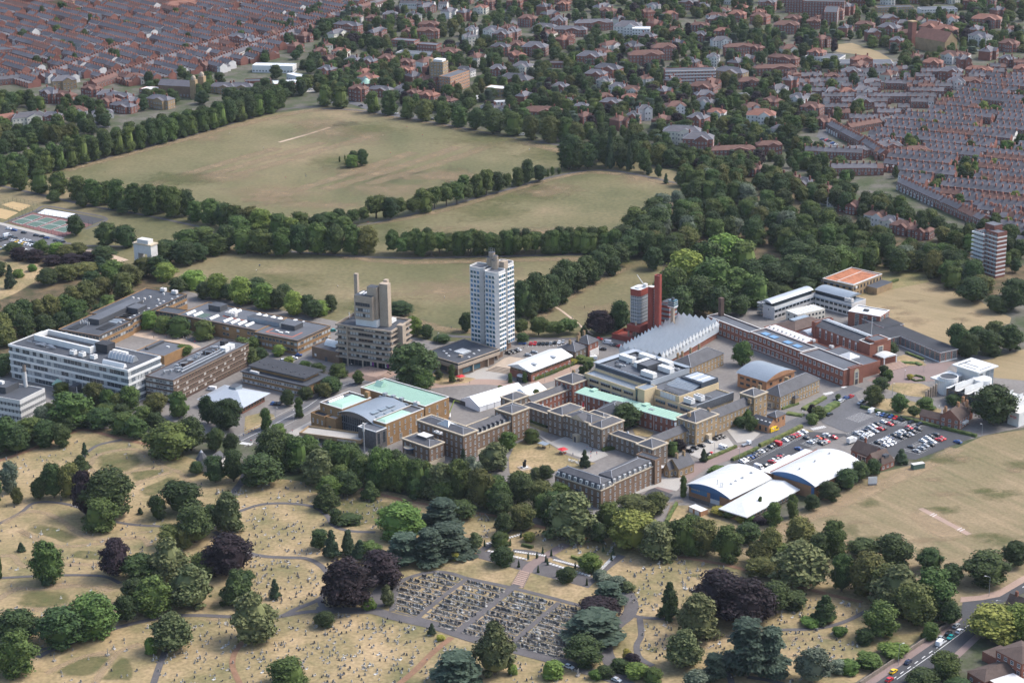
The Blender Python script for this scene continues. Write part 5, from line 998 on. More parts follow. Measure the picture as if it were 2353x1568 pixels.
# ---- stone college house, barrel-roofed hall, stone tower, small shop
b = Bld('stone_college_house', 'two-storey stone house with long hipped slate roof and white bay window', 'house', D(462, 985), D(570, 1025), D(838, 890), 7)
hipblock(b, (0, b.W, 0, b.D), 7.4, 'stone_warm', 'slate', 4.2, ([4.6, 1.2], 1.1, 1.9, 2.6), None, 0.4)
o = b.box('bay_window', b.W * 0.3, b.W * 0.62, -1.2, 0, 0, 3.4, 'stone_cream'); put('window', window_mesh(2.4, 2.4, mull=3, trans=2), o, (b.W * 0.46, -1.2, 0.6)); o = b.box('porch', b.W, b.W + 2.2, 11, 14.4, 0, 4, 'stone_warm'); MB().hip(b.W, b.W + 2.2, 11, 14.4, 4, 1.6, 'slate', 0.3).build('porch_roof', o); b.box('rear_stack', 3, 5.5, b.D * 0.4, b.D * 0.4 + 1.2, 9, 13, 'stone_warm')
b = Bld('barrel_roofed_hall', 'tan brick hall under one wide blue-grey barrel roof', 'building', D(268, 838), D(470, 905), D(665, 825), 8)
b.box('wall', 0, b.W, 0, b.D, 0, 8, 'brick_orange'); MB().vault(-0.8, b.W + 0.8, -0.8, b.D + 0.8, 8.02, 3.0, 'x', 'roof_metal', 12, 'brick_orange').build('barrel_roof', b.root)
b.wins('F', 4, [5.2, 2.0], 2.6, 1.3, a=(1, b.W - 2), fm='metal_dark', mull=2, trans=0); b.wins('R', 3, [5.0], 2.0, 1.4, fm='metal_dark')
b = Bld('stone_stair_tower', 'square three-storey stone tower with low pyramid slate roof', 'tower', D(298, 1012), D(368, 1035), D(466, 1000), 11)
hipblock(b, (0, b.W, 0, b.D), 11, 'stone_warm', 'slate', 2.4, ([8, 4.6, 1.4], 1.0, 1.9, 2.8))
b = Bld('small_shop', 'small tan building with dark pitched roof and rooflights beside the service road', 'building', D(365, 1195), D(487, 1232), D(545, 1205), 4)
hipblock(b, (0, b.W, 0, b.D), 4, 'brick_orange', 'slate', 3.0, ([1], 1.2, 2.0, 3.2, 'metal_dark'), None, 0.3, gable='x'); hipblock(b, (b.W * 0.4, b.W * 0.95, b.D, b.D + 8), 6.5, 'brick_orange', 'slate', 2, ([4], 1.0, 1.6, 3, 'metal_dark'), None, 0.3)
for i in range(4): b.box('skylight', 2 + i * 2.6, 3.1 + i * 2.6, 1.2, 2.4, 5.3, 5.7, 'white')
# ---- white modern college
b = Bld('white_college', 'white modern college with flat tower, curved drum and folded sail roofs', 'building', WQ(580, 203), WQ(850, 293), WQ(1040, 218), 12)
W, Dp = b.W, b.D
b.box('tower', 1.5, W - 1.2, 1.5, Dp - 1.2, 0, 11.4, 'white'); b.box('tower_roof', -0.5, W + 0.5, -0.5, Dp + 0.5, 11.4, 12, 'white', 'white_roof'); b.wins('R', 3, [7.8, 4.2], 2.2, 2.0, (0, W - 1.2, 1.5, Dp), fm='metal_grey'); b.wins('R', 2, [0.4], 3.0, 10, (0, W - 1.15, Dp - 8, Dp - 1.2), fm='metal_grey', gm='glass_grey', trans=6, mull=1)
for v in ((2, 3, 1, 12), (3, 12, 6, 6.8), (5, 14, 2, 2.7), (W - 2, W - 1.4, 3, Dp - 3)): b.box('roof_gutter', *v, 12.01, 12.05, 'metal_dark')
v2 = b.vol(WQ(320, 348), WQ(430, 385), WQ(720, 285), 8); v2 = (v2[0], max(v2[1], v2[0] + 9), v2[2], min(v2[3], -0.6)); b.box('entrance_wing', v2[0] + 1, v2[1] - 1, v2[2] + 3, v2[3], 0, 7.4, 'white'); b.box('wing_roof', *v2, 7.4, 8, 'white', 'white_roof')
x, y = b.loc(WQ(520, 345), 9); MB().cyl(x, y, 0, 9, 5.2, 'white', 20, top='roof_felt').build('drum', b.root); MB().ring([(x + 5.2 * cos(i * pi / 8), y + 5.2 * sin(i * pi / 8)) for i in range(16)], 9.003, 9.6, 0.4, 'white').build('drum_rim', b.root)
xa, ya = b.loc(WQ(470, 445), 7); xb, yb = b.loc(WQ(1250, 700), 7)
mv = (xa + 2, max(xb, xa + 40), (ya + yb) / 2, (ya + yb) / 2 + 15); b.box('teaching_wing', *mv, 0, 6.6, 'brick_brown', 'white_roof')
n = 7
for i in range(n):
 x0 = mv[0] + (mv[1] - mv[0]) * i / n; x1 = x0 + (mv[1] - mv[0]) / n - 0.3; mb = MB(); k = 6
 for j in range(k):
  t0, t1 = j / k, (j + 1) / k; f = lambda t: 6.8 + 3.4 * t * t
  mb.poly([(x0 + (x1 - x0) * t0, mv[2] - 0.8, f(t0)), (x0 + (x1 - x0) * t1, mv[2] - 0.8, f(t1)), (x0 + (x1 - x0) * t1, mv[3], f(t1) + 0.6), (x0 + (x1 - x0) * t0, mv[3], f(t0) + 0.6)], 'white_roof')
 mb.poly([(x1, mv[2] - 0.8, 6.6), (x1, mv[3], 6.6), (x1, mv[3], 10.8), (x1, mv[2] - 0.8, 10.2)], 'white'); mb.build('sail_roof', b.root)
 put('window', window_mesh((x1 - x0) * 0.62, 5.4, 'metal_grey', 'glass', 3, 4), b.root, ((x0 + x1) / 2, mv[2] - 0.02, 0.6))
MB().cyl(mv[0] + 8, mv[3] + 5, 0, 9.4, 5, 'white', 18, top='white_roof').build('rotunda', b.root); b.box('link_roof', mv[0], mv[1] - 6, mv[3] + 0.1, -0.8, 0, 7, 'white', 'white_roof')
o = b.box('sign_block', mv[1] - 1, mv[1] + 6, mv[2] - 5, mv[2] + 8, 0, 7.5, 'white', 'concrete_pale')
cu = bpy.data.curves.new('lettering', 'FONT'); cu.body = 'wqe'; cu.size = 2.6; cu.extrude = 0.02; cu.align_x = 'CENTER'; cu.materials.append(MATS['red_paint'])
co = text_mesh(cu); co.parent = o; co.location = (mv[1] + 2.5, mv[2] - 5.06, 4.2); co.rotation_euler = (pi / 2, 0, 0)
for i in range(5): g = G(*WQ(275 + i * 26, 575 - i * 5)); tag(MB().box(-0.45, 0.45, -0.45, 0.45, 0, 4 + i * 0.8, 'concrete').build('stone_pillar', None, g, b.ang), 'tall grey concrete pillar in the row beside the white drum', 'pillar', 'concrete pillars beside the white college')
# house with brown roofs
b = Bld('tile_roofed_house', 'large brick and white house with brown tiled roofs and tall chimneys', 'house', WQ(430, 770), WQ(640, 820), WQ(745, 745), 5.5)
hipblock(b, (0, b.W, 0, b.D), 5.6, 'brick_red', 'slate_brown', 4.6, ([3.4, 0.8], 1.5, 1.5, 3.0), None, 0.4, gable='y'); hipblock(b, (2, b.W - 2, b.D, b.D + 8), 5.6, 'brick_red', 'slate_brown', 4.2, None, None, 0.4)
hipblock(b, (-12, 0, 1, 7), 3, 'brick_red', 'slate_brown', 2.6, ([0.8], 1.3, 1.3, 3), None, 0.3, gable='x'); b.box('balcony', b.W, b.W + 1.5, 3, 8, 2.6, 3.6, 'white')
for x, y, z in ((2, 2, 7), (6, 8, 8.5), (b.W - 2, b.D, 9), (0, 5, 4), (4, b.D + 6, 8)): chimney(b, x, y, z, 3.6, 'brick_orange', 1.2, 1.0)
# ---- sports halls
b = Bld('sports_hall', 'sports hall with curved white roof, blue gable band and brown brick walls', 'building', E3(275, 1048), E3(635, 1178), E3(975, 992), 6)
def hall(b, H, band):
 W, Dp = b.W, b.D
 b.box('wall', 0.6, W - 0.6, 0.8, Dp, 0, H, 'brick_orange'); MB().vault(-0.4, W + 0.4, -0.6, Dp + 0.6, H + 0.02, 2.8, 'y', 'white_roof', 14, 'panel_blue').build('curved_roof', b.root)
 MB().vault(0.3, W - 0.3, 0.3, 0.5, H - 1.0, 3.2, 'y', 'panel_blue', 14).build('gable_band', b.root)
 for i in range(int(Dp / 2.2)): MB().vault(-0.4, W + 0.4, i * 2.2, i * 2.2 + 0.14, H + 0.07, 2.8, 'y', 'concrete_pale', 14).build('roof_seam', b.root)
 b.box('gutter', W + 0.2, W + 0.9, -0.6, Dp + 0.6, H - 0.5, H - 0.1, 'white'); b.box('fascia', W - 0.55, W + 0.1, 1, Dp, H - 1.5, H - 0.55, 'slate_brown')
hall(b, 6, 1); b.box('poster', 2, 11.5, 0.68, 0.78, 2.4, 4.9, 'glass_blue'); b.box('shutter', 13.5, 19, 0.66, 0.78, 2.4, 5.4, 'panel_blue'); b.box('door', 13.6, 19, 0.66, 0.78, 0, 2.35, 'white')
o = b.root.children[-3]
cu = bpy.data.curves.new('lettering', 'FONT'); cu.body = 'BE PART OF IT'; cu.size = 0.8; cu.extrude = 0.01; cu.materials.append(MATS['yellow'])
co = text_mesh(cu); co.parent = b.root; co.location = (2.2, 0.64, 3.9); co.rotation_euler = (pi / 2, 0, 0)
for p, s in ((E3(530, 1050), 2.2), (E3(560, 1070), 1.6), (E3(575, 1070), 1.6)): x, y = b.loc(p, 9); MB().cyl(x, y, 8, 9 + s, 0.18, 'concrete_pale', 6).build('vent_pipe', b.root)
for p in ((820, 940), (740, 985), (680, 1010), (640, 1035)): x, y = b.loc(E3(*p), 9.2); b.box('skylight', x, x + 1.4, y, y + 1.4, 8.9, 9.2 if p[0] > 700 else 8.8, 'concrete_pale')
b2 = Bld('sports_arena', 'bigger curved-roof sports arena with blue band over a plain brown brick end wall', 'building', E3(1030, 941), E3(1395, 1068), E3(1780, 853), 7.5)
hall(b2, 7.5, 1); b2.box('corner_panel', b2.W - 2.2, b2.W - 0.5, 0.66, 0.78, 0, 6, 'panel_blue')
for p in ((1530, 780), (1400, 850), (1262, 918)): x, y = b2.loc(E3(*p), 10.6); MB().cyl(x, y, 10, 11.3, 0.5, 'concrete_pale', 8).build('roof_vent', b2.root)
b2.box('side_roof', -7.5, -0.6, 1, b2.D, 0, 6.2, 'brick_orange', 'white_roof'); b2.box('side_gutter', -0.9, -0.5, 0, b2.D, 7.3, 7.7, 'brick_red'); MB().hip(-14, -7.6, b2.D - 16, b2.D - 6, 2.6, 2.2, 'tent_white', 0.2).build('entrance_canopy', b2.root)
b3 = Bld('club_pavilion', 'low clubhouse with one broad white sloping roof between the curved halls', 'building', E3(548, 1268), E3(790, 1350), E3(1252, 1098), 4.2)
W, Dp = b3.W, b3.D
b3.box('wall', 1, W - 2.5, 1.5, Dp, 0, 4.1, 'brick_orange'); MB().poly([(0, 0, 4.2), (W, 0, 4.2), (W * 0.45, 9, 6.4)], 'white_roof').poly([(W, 0, 4.2), (W, Dp, 4.2), (W * 0.45, Dp, 6.4), (W * 0.45, 9, 6.4)], 'white_roof').poly([(0, Dp, 5.2), (0, 0, 4.2), (W * 0.45, 9, 6.4), (W * 0.45, Dp, 6.4)], 'white_roof').build('roof', b3.root); b3.band('fascia', 'FR', 3.7, 4.2, 'white', out=0.1)
b3.wins('R', 14, [0.4], 2.0, 2.7, (1, W - 2.5, 6, Dp), fm='white_frame', mull=2)
t = Bld('garage_store', 'small brick store with two white doors and a flat white roof', 'shed', E3(288, 1245), E3(380, 1300), E3(425, 1270), 2.6)
t.box('wall', 0, t.W, 0, t.D, 0, 2.5, 'brick_orange', 'white_roof'); t.box('door', 0.6, 3, -0.08, 0, 0, 2.1, 'white'); t.box('door', 4.4, 7.2, -0.08, 0, 0, 2.1, 'white')
f = Bld('timber_fence', 'weathered grey timber fence along the sports hall gable', 'fence', E3(275, 1160), E3(455, 1218), E3(470, 1210), 2)
for i in range(28): f.box('fence_board', i * f.W / 28, (i + 0.9) * f.W / 28, 0, 0.08, 0, 2 + random.uniform(-.06, .06), 'timber_dark')
t = Bld('cricket_pavilion', 'brick cricket pavilion with steep brown tiled roofs and a veranda', 'building', E3(1680, 765), E3(2000, 870), E3(2140, 835), 4)
W, Dp = t.W, t.D
hipblock(t, (0, W * 0.62, 2, 11), 4, 'brick_red', 'slate_brown', 4.2, ([1], 1.6, 1.6, 3.4), None, 0.4, gable='x'); hipblock(t, (W * 0.6, W * 0.86, -2, 9), 4, 'brick_red', 'slate_brown', 4.0, ([1], 2.0, 2.4, 3.4), None, 0.4, gable='y'); hipblock(t, (W * 0.86, W, -0.5, 9), 3.2, 'brick_red', 'slate_brown', 3.2, ([0.9], 1.4, 1.4, 3.0), None, 0.4)
for i in range(5): t.box('veranda_post', W * 0.24 + i * 2.6, W * 0.24 + 0.25 + i * 2.6, 0.6, 0.85, 0, 3.4, 'white')
t.box('veranda_roof', W * 0.22, W * 0.6, 0.3, 2, 3.4, 3.6, 'slate_brown'); t.box('lantern', W * 0.86, W * 0.96, 3, 6, 5.6, 7, 'roof_felt'); chimney(t, 3, 9, 7, 2.4, 'brick_red')
# ---- mansard barrack block
b = Bld('mansard_block', 'L-shaped brown brick block with dark mansard roof and white dormers', 'building', E2(520, 975), E2(925, 1115), E2(1030, 1062), 9.5)
W, Dp = b.W, b.D
def mansard(v, H, dorm, wl='brick_brown'):
 x0, x1, y0, y1 = v; b.box('wall', x0, x1, y0, y1, 0, H, wl); cornice(b, v, H + 0.3, 'stone_cream', 0.3, 0.45)
 MB().hip(x0, x1, y0, y1, H + 0.32, 2.5, 'slate', -0.1, flat=min(x1 - x0, y1 - y0) - 2.2).hip(x0 + 1, x1 - 1, y0 + 1, y1 - 1, H + 2.84, 1.5, 'slate', 0.15).build('mansard_roof', b.root); ridges(b, (x0 + 1, x1 - 1, y0 + 1, y1 - 1), H + 2.85, 1.5, 'lead', 0.1)
 for f in dorm:
  ln = (x1 - x0) if f == 'F' else (y1 - y0); n = int(ln / 3.6)
  for i in range(n):
   q = (i + 0.5) * ln / n
   if f == 'F': o = MB().box(-0.75, 0.75, 0, 1.3, 0, 1.9, 'white', 'lead').build('dormer', b.root, (x0 + q, y0 + 0.15, H + 0.5)); put('window', window_mesh(1.1, 1.4), o, (0, 0, 0.25))
   else: o = MB().box(-0.75, 0.75, 0, 1.3, 0, 1.9, 'white', 'lead').build('dormer', b.root, (x1 - 0.15, y0 + q, H + 0.5), pi / 2); put('window', window_mesh(1.1, 1.4), o, (0, 0, 0.25))
  b.wins(f, n, [6.4, 3.2, 0.4], 1.0, 1.8, v)
mansard((0, W, 0, Dp), 9.5, 'FR'); vy = b.loc(E2(1280, 800), 11)[1]; mansard((W - 11, W - 0.8, Dp + 0.1, vy - 4), 9.5, 'R'); b.flat(W - 11.6, W + 0.4, vy - 4, vy + 1, 0, 13, 'brick_brown', 'roof_felt', 0.4); b.wins('R', 1, [10, 7, 4, 1], 1.0, 1.8, (0, W + 0.4, vy - 4, vy + 1))
o = b.box('balcony', W * 0.48, W * 0.57, -1, 0, 5.6, 6.6, 'metal_dark')
# ---- small stone lodge, cafe kiosk
b = Bld('stone_lodge', 'small gabled stone lodge with slate roof and twin chimneys beside a kiosk', 'house', E2(1512, 880), E2(1620, 925), E2(1750, 870), 4.5)
hipblock(b, (0, b.W, 0, b.D), 4.6, 'stone_warm', 'slate', 4.4, ([1.2], 1.3, 1.8, 3.2), None, 0.3, gable='y'); hipblock(b, (2, b.W - 3, -3.5, 0), 4.2, 'stone_warm', 'slate', 3.4, ([1.2], 1.3, 1.8, 2.6), None, 0.3, gable='y')
for y in (3, b.D - 3): chimney(b, b.W / 2, y, 8, 3, 'stone_warm', 1.5, 0.9)
t = Bld('kiosk', 'timber coffee kiosk with flat grey roof next to the stone lodge', 'kiosk', E2(1410, 895), E2(1462, 915), E2(1505, 900), 3)
t.box('wall', 0.2, t.W - 0.2, 0.2, t.D - 0.2, 0, 2.8, 'timber'); t.box('roof', 0, t.W, 0, t.D, 2.8, 3, 'concrete_pale'); t.box('hatch', 0.6, t.W - 0.6, 0.1, 0.2, 0.9, 2.2, 'metal_dark')
# ---- left edge: concrete block with boiler chimney
b = Bld('grey_concrete_block', 'grey concrete-banded office block with projecting white window boxes', 'building', (-90, 895), A(175, 1275), A(400, 1165), 13)
W, Dp = b.W, b.D
b.flat(0, W, 0, Dp, 0, 13, 'concrete_pale', 'roof_felt', 0.5)
for z in (9.0, 5.4, 1.8): b.band('window_strip', 'FR', z, z + 1.7, 'metal_dark', out=0.02); b.wins('R', 12, [z + 0.1], 1.2, 1.4); b.wins('F', 16, [z + 0.1], 1.2, 1.4)
b.flat(4, W - 14, 6, Dp - 4, 12.5, 16, 'metal_dark', 'roof_felt', 0.3, 'plant_room'); b.box('plant_room', 8, W - 24, 12, Dp - 8, 15.6, 18.5, 'metal_dark');
for i in range(4): b.box('roof_vent', W - 24 + i * 1.2, W - 23 + i * 1.2, 10, 12, 15.7, 17.2, 'white')
g = G(*A(248, 1345)); t = tag(empty('boiler_chimney', (g.x, g.y, 0)), 'freestanding tapered concrete boiler chimney with sooty dark top', 'chimney')
MB().cyl(0, 0, 0, 21, 1.25, 'concrete_pale', 12, 1.0).build('shaft', t); MB().cyl(0, 0, 21.0, 25, 1.0, 'concrete_dark', 12, 0.95, 'black').build('sooty_top', t)
b = Bld('copper_pyramid_theatre', 'low lecture theatre with a folded pale green copper pyramid roof', 'building', A(450, 1140), A(560, 1150), A(680, 1100), 2.5)
p = [(0, 0), (b.W, 0), (b.W, b.D), (0, b.D)]; b.box('wall', 0.5, b.W - 0.5, 0.5, b.D - 0.5, 0, 2.4, 'metal_dark'); MB().hip(0, b.W, 0, b.D, 2.5, 5.0, 'copper_green', 0.2).build('copper_roof', b.root)
b = Bld('glazed_footbridge', 'dark glazed footbridge on white posts beside the green pyramid', 'bridge', A(620, 1150), A(640, 1158), A(828, 1052), 6)
b.box('deck', 0, 3.5, 0, b.D, 3.4, 6.2, 'metal_dark', 'roof_felt')
for i in range(5): b.box('post', 3.5, 3.8, 2 + i * 6, 2.4 + i * 6, 0, 5.6, 'white')
b = Bld('library_pavilion', 'long two-storey tan brick pavilion with dark overhanging roof and raised clerestory', 'building', B(100, 995), B(648, 1150), B(805, 1040), 7)
W, Dp = b.W, b.D
b.box('wall', 0.8, W - 0.8, 0.8, Dp - 0.8, 0, 6.6, 'brick_tan'); b.box('roof_edge', 0, W, 0, Dp, 6.6, 7.2, 'metal_dark', 'roof_felt'); b.box('clerestory', 4, W - 6, 5, Dp - 3, 7.2, 9.2, 'brick_tan'); b.box('upper_roof', 2.5, W - 4, 3.5, Dp - 1, 9.2, 9.9, 'metal_dark', 'roof_felt_dark')
for z in (4.2, 1.0): b.wins('F', 26, [z], 1.5, 1.4, (0.8, W - 0.8, 0.8, Dp), fm='white_frame', blind=0.3); b.wins('R', 4, [z], 1.4, 1.4, (0.8, W - 0.8, 0.8, Dp), fm='white_frame')
for i in range(12): skylight(b, B(230 + i * 40, 930 + i * 11 + (i % 2) * 14), 9.9, 0.7, 0.7, 0.35, 'metal_dark')
b.box('roof_unit', 6, 12, 1, 2.4, 7.2, 8.2, 'concrete_pale')
b = Bld('metal_roofed_centre', 'brick centre under a broad pale grey folded metal roof', 'building', A(1745, 1275), B(80, 1340), B(345, 1215), 4.5)
W, Dp = b.W, b.D; b.box('wall', 2, W - 2, 2, Dp - 2, 0, 4.4, 'brick_red'); MB().hip(0, W, 0, Dp, 4.5, 3.8, 'roof_metal_pale', 0.4, flat=3).build('roof', b.root)
b.wins('R', 8, [1], 2, 2, (2, W - 2, 2, Dp - 2), fm='timber'); b.wins('F', 8, [1], 2, 2, (2, W - 2, 2, Dp - 2), fm='timber'); b.box('roof_plant', W * 0.4, W * 0.55, Dp * 0.5, Dp * 0.75, 7, 9.5, 'roof_metal', 'metal_dark')
for i in range(5): b.box('skylight', W * 0.62 + i * 0.2, W * 0.64 + i * 0.2 + 0.6, Dp * 0.3 + i * 1.4, Dp * 0.3 + i * 1.4 + 0.7, 6.4, 6.9, 'timber')
# ---- cemetery lodge with turret, war memorial arch
b = Bld('cemetery_lodge', 'small grey lodge with conical lead turret among dark trees', 'house', BL(1225, 240), BL(1290, 250), BL(1365, 195), 4)
hipblock(b, (0, b.W, 0, b.D), 4, 'render_white', 'slate', 3, None, None, 0.3, gable='y'); MB().cyl(-1, 2, 0, 6, 2.6, 'render_white', 8).cyl(-1, 2, 6, 9.5, 3.2, 'slate', 8, 0.9).cyl(-1, 2, 9.5, 10.8, 0.9, 'lead', 8, 0.05).build('turret', b.root)
g = G(337, 615); t = tag(empty('war_memorial_arch', (g.x, g.y, 0), radians(-30)), 'tall pale stone memorial arch rising over the park trees', 'monument')
for x in (-7, 4): MB().box(x, x + 3.4, -3.4, 3.4, 0, 12, 'concrete_pale').build('pier', t)
MB().box(-7, 7.4, -3.4, 3.4, 12, 16.5, 'concrete_pale').build('attic', t); MB().box(-7.5, 7.9, -3.9, 3.9, 16.5, 17.3, 'stone_cream').build('cornice', t); MB().box(-4.4, 4.8, -2.6, 2.6, 17.3, 19.8, 'concrete_pale').build('upper_stage', t); MB().box(-3.6, 4, -3.3, 3.3, 10.6, 12, 'concrete_pale').build('arch_head', t)
# ---- bottom right housing blocks
b = Bld('brick_flats', 'three-storey red brick flats with dark window bays and grey tile roof beside the road', 'building', BR(2100, 1370), BR(2240, 1385), (2400, 1495), 9)
hipblock(b, (0, max(b.W, 14), 0, 14), 9, 'brick_red', 'slate_brown', 2.6, ([6.4, 3.4, 0.6], 1.6, 1.6, 3.0), None, 0.4); b.box('low_wing', -9, 0, 2, 12, 0, 4, 'brick_red', 'slate_brown')
b = Bld('brick_bungalows', 'low brick wing with grey-brown hipped roof next to the flats', 'building', BR(1940, 1500), BR(2090, 1560), (2420, 1525), 4)
hipblock(b, (0, b.W, 0, 22), 4, 'brick_red', 'slate_brown', 2.2, ([1], 1.6, 1.4, 3.4), None, 0.4); b.box('flat_roof', b.W + 0.5, b.W + 16, 2, 14, 0, 4.4, 'brick_red', 'concrete_pale')
b = Bld('gabled_almshouses', 'steep gabled red brick almshouses with white finials by the junction', 'building', BR(2180, 1085), BR(2240, 1070), (2400, 1370), 5)
hipblock(b, (0, 26, 0, 9), 5, 'brick_red', 'slate_brown', 5, None, None, 0.2, gable='x')
for i in range(4): chimney(b, 3 + i * 6, 4.5, 8.5, 3.2, 'brick_red', 1.2, 1.0)
# ================================================================ the town behind
M('brick_t2', (0.18, 0.075, 0.06), 0.9, 0.2, 0.3); M('brick_t3', (0.225, 0.098, 0.074), 0.9, 0.2, 0.3); M('slate_t2', (0.108, 0.104, 0.115), 0.75, 0.2, 0.3); M('slate_t3', (0.078, 0.076, 0.085), 0.75, 0.2, 0.3); M('tile_t', (0.13, 0.07, 0.055), 0.85, 0.2, 0.3); M('tile_orange', (0.20, 0.095, 0.068), 0.85, 0.2, 0.3)
FN = {'M': TM, 'R': TR, 'L': TL}; LW = dict(brick_wall='red brick', brick_t2='dark red brick', brick_t3='orange-red brick', render_white='white rendered', render_pale='cream rendered', stone_warm='tan brick', white='white', concrete_pale='pale concrete', brick_dark='dark timbered', brick_orange='orange brick'); LR = dict(slate_blue='blue-grey slate', slate_t2='grey slate', slate_t3='dark slate', tile_t='brown tiled', tile_orange='orange tiled', roof_felt='dark flat', roof_felt_grey='grey flat', white_roof='white flat', concrete_pale='pale flat')
HB = ['brick_wall', 'brick_t2', 'brick_t3', 'brick_wall', 'brick_t2', 'render_white']; HS = ['slate_blue', 'slate_t2', 'slate_t3', 'slate_blue', 'slate_t2', 'slate_t3', 'tile_t']
def house_parts(v):
 """terraced house variant: street front at y = 0, x along the row; returns named part meshes"""
 rnd = random.Random(v * 31 + 5)
 br = HB[v % 6]; sl = HS[v % 7]
 w, d, e, r = 5.0, 8.4, 5.7 + 0.25 * (v % 3), 2.7
 wall = MB().box(0, w, 0, d, 0, e, br, bottom=False); wall.poly([(0, 0, e), (0, d, e), (0, d / 2, e + r)], br); wall.poly([(w, 0, e), (w, d, e), (w, d / 2, e + r)], br)
 wall.box(0.1, 2.7, d, d + 5.2, 0, e - 1.4, br, bottom=False)
 roof = MB(); o = 0.25
 roof.poly([(0, -o, e - 0.1), (w, -o, e - 0.1), (w, d / 2, e + r + 0.06), (0, d / 2, e + r + 0.06)], sl); roof.poly([(w, d + o, e - 0.1), (0, d + o, e - 0.1), (0, d / 2, e + r + 0.06), (w, d / 2, e + r + 0.06)], sl)
 roof.poly([(2.9, d, e - 1.5), (2.9, d + 5.3, e - 1.5), (1.4, d + 5.3, e - 0.2), (1.4, d, e - 0.2)], sl); roof.poly([(0, d + 5.3, e - 1.5), (0, d, e - 1.5), (1.4, d, e - 0.2), (1.4, d + 5.3, e - 0.2)], sl); wall.poly([(0.1, d + 5.2, e - 1.5), (2.8, d + 5.2, e - 1.5), (1.4, d + 5.2, e - 0.25)], br)
 ch = MB().box(-0.45, 0.45, d / 2 - 0.9, d / 2 + 0.9, e + r - 0.7, e + r + 1.6, 'brick_t3')
 for q in range(3): ch.cyl(0, d / 2 - 0.5 + q * 0.5, e + r + 1.6, e + r + 2.0, 0.14, 'brick_orange', 5)
 wins = []
 for x, z, ww, hh in ((1.3, 0.9, 1.7, 1.8), (1.3, 3.5, 1.3, 1.6), (3.7, 3.5, 1.1, 1.6)): wins.append((x, -0.0, z, ww, hh))
 if v % 4 == 1: wall.box(0.35, 2.3, -0.7, 0, 0, 3.0, 'render_white')
 bk = [(3.9, d, 3.4, 1.0, 1.4), (3.9, d, 0.9, 1.0, 1.6), (1.4, d + 5.2, 2.4, 0.9, 1.2)]
 return wall, roof, ch, wins, bk
HV = 9; HP = [house_parts(v) for v in range(HV)]; HM = {}
HOUSES = []                                   # x, y, angle, variant, row label, group
def terrace_row(p, q, side, lab, grp, fill=1.0, wd=5.0, skip=0.03):
 """row of houses from world point p to q; side +1: rears to the left of the direction"""
 d = (q - p); n = int(d.length / wd)
 if n < 2: return
 d.normalize(); a = atan2(d.y, d.x); v = random.randrange(HV)
 for i in range(n):
  if random.random() < 0.35: v = random.randrange(HV)
  if random.random() < skip: continue
  if side > 0: g = p + d * (i * wd); HOUSES.append((g.x, g.y, a, v, lab, grp))
  else: g = p + d * ((i + 1) * wd); HOUSES.append((g.x, g.y, a + pi, v, lab, grp))
def district(poly, d1, lab, grp, pitch=36, cross=95, street=11, seed=1, avoid=None, skip=0.03):
 """back-to-back terraces filling a district (polygon in pixels), streets along d1"""
 P = [G(*p) for p in poly]; u = Vector((d1.x, d1.y, 0)).normalized(); w = Vector((-u.y, u.x, 0))
 c = sum(P, Vector()) / len(P); pl = [((p - c).dot(u), (p - c).dot(w)) for p in P]
 us = [p[0] for p in pl]; ws = [p[1] for p in pl]; rnd = random.Random(seed)
 y = min(ws); k = 0
 while y < max(ws):
  x = min(us) + rnd.uniform(-30, 0)
  while x < max(us):
   ln = cross * rnd.uniform(0.7, 1.25)
   for yy, side in ((y, 1), (y + pitch - street, -1)):
    s0 = None; xx = x
    while xx <= x + ln - street:
     ok = inpoly(xx, yy, pl) and inpoly(xx + 5, yy, pl)
     if ok and avoid: g = c + u * xx + w * yy; ok = not avoid(g)
     if ok and s0 is None: s0 = xx
     if (not ok or xx + 5 > x + ln - street) and s0 is not None:
      terrace_row(c + u * s0 + w * yy, c + u * xx + w * yy, side, lab, grp, skip=skip); s0 = None
     xx += 5
   x += ln
  y += pitch
TLP = [TL(*p) for p in ((-260, 600), (0, 560), (300, 590), (560, 560), (1000, 575), (1450, 500), (1640, 450), (1800, 420), (1960, 300), (2160, 210), (2352, 130), (2420, 40), (2500, -60), (2500, -200), (-300, -260))]
d1 = G(*TL(780, 470)) - G(*TL(300, 340)); d2 = G(*TL(1560, 290)) - G(*TL(680, 590))
district(TLP, d1, 'in the dense grid beyond the park', 'terraced houses beyond the park', seed=3)
for a, bb in (((640, 600), (1580, 285)), ((300, 560), (900, 330)), ((1380, 480), (2200, 170)), ((0, 575), (310, 545)), ((1750, 60), (2352, -90))):
 terrace_row(G(*TL(*a)), G(*TL(*bb)), 1, 'on a main road beyond the park', 'terraced houses on the main roads')
RP = [TR(*p) for p in ((1300, 950), (1480, 800), (1650, 800), (1900, 640), (2120, 560), (2500, 560), (2700, 700), (2700, 1760), (2340, 1680), (2150, 1530), (1850, 1370), (1560, 1260), (1420, 1150))]
e1 = G(*TR(2000, 960)) - G(*TR(1650, 860)); e2 = G(*TR(1500, 840)) - G(*TR(1190, 880))
district(RP, G(*TR(2300, 1190)) - G(*TR(1540, 1110)), 'in the rows beside the wood', 'terraced houses beside the wood', pitch=34, cross=120, seed=5)
RP2 = [TR(*p) for p in ((770, 560), (1010, 510), (1350, 500), (1600, 470), (1850, 520), (2120, 470), (2600, 400), (2600, 560), (2120, 570), (1900, 650), (1650, 810), (1480, 810), (1300, 960), (1100, 900), (1000, 780), (850, 700))]
district(RP2, G(*TR(1800, 690)) - G(*TR(1440, 690)), 'in broken rows on leafy streets', 'broken rows on the leafy streets', pitch=44, cross=60, street=14, seed=8, skip=0.22)
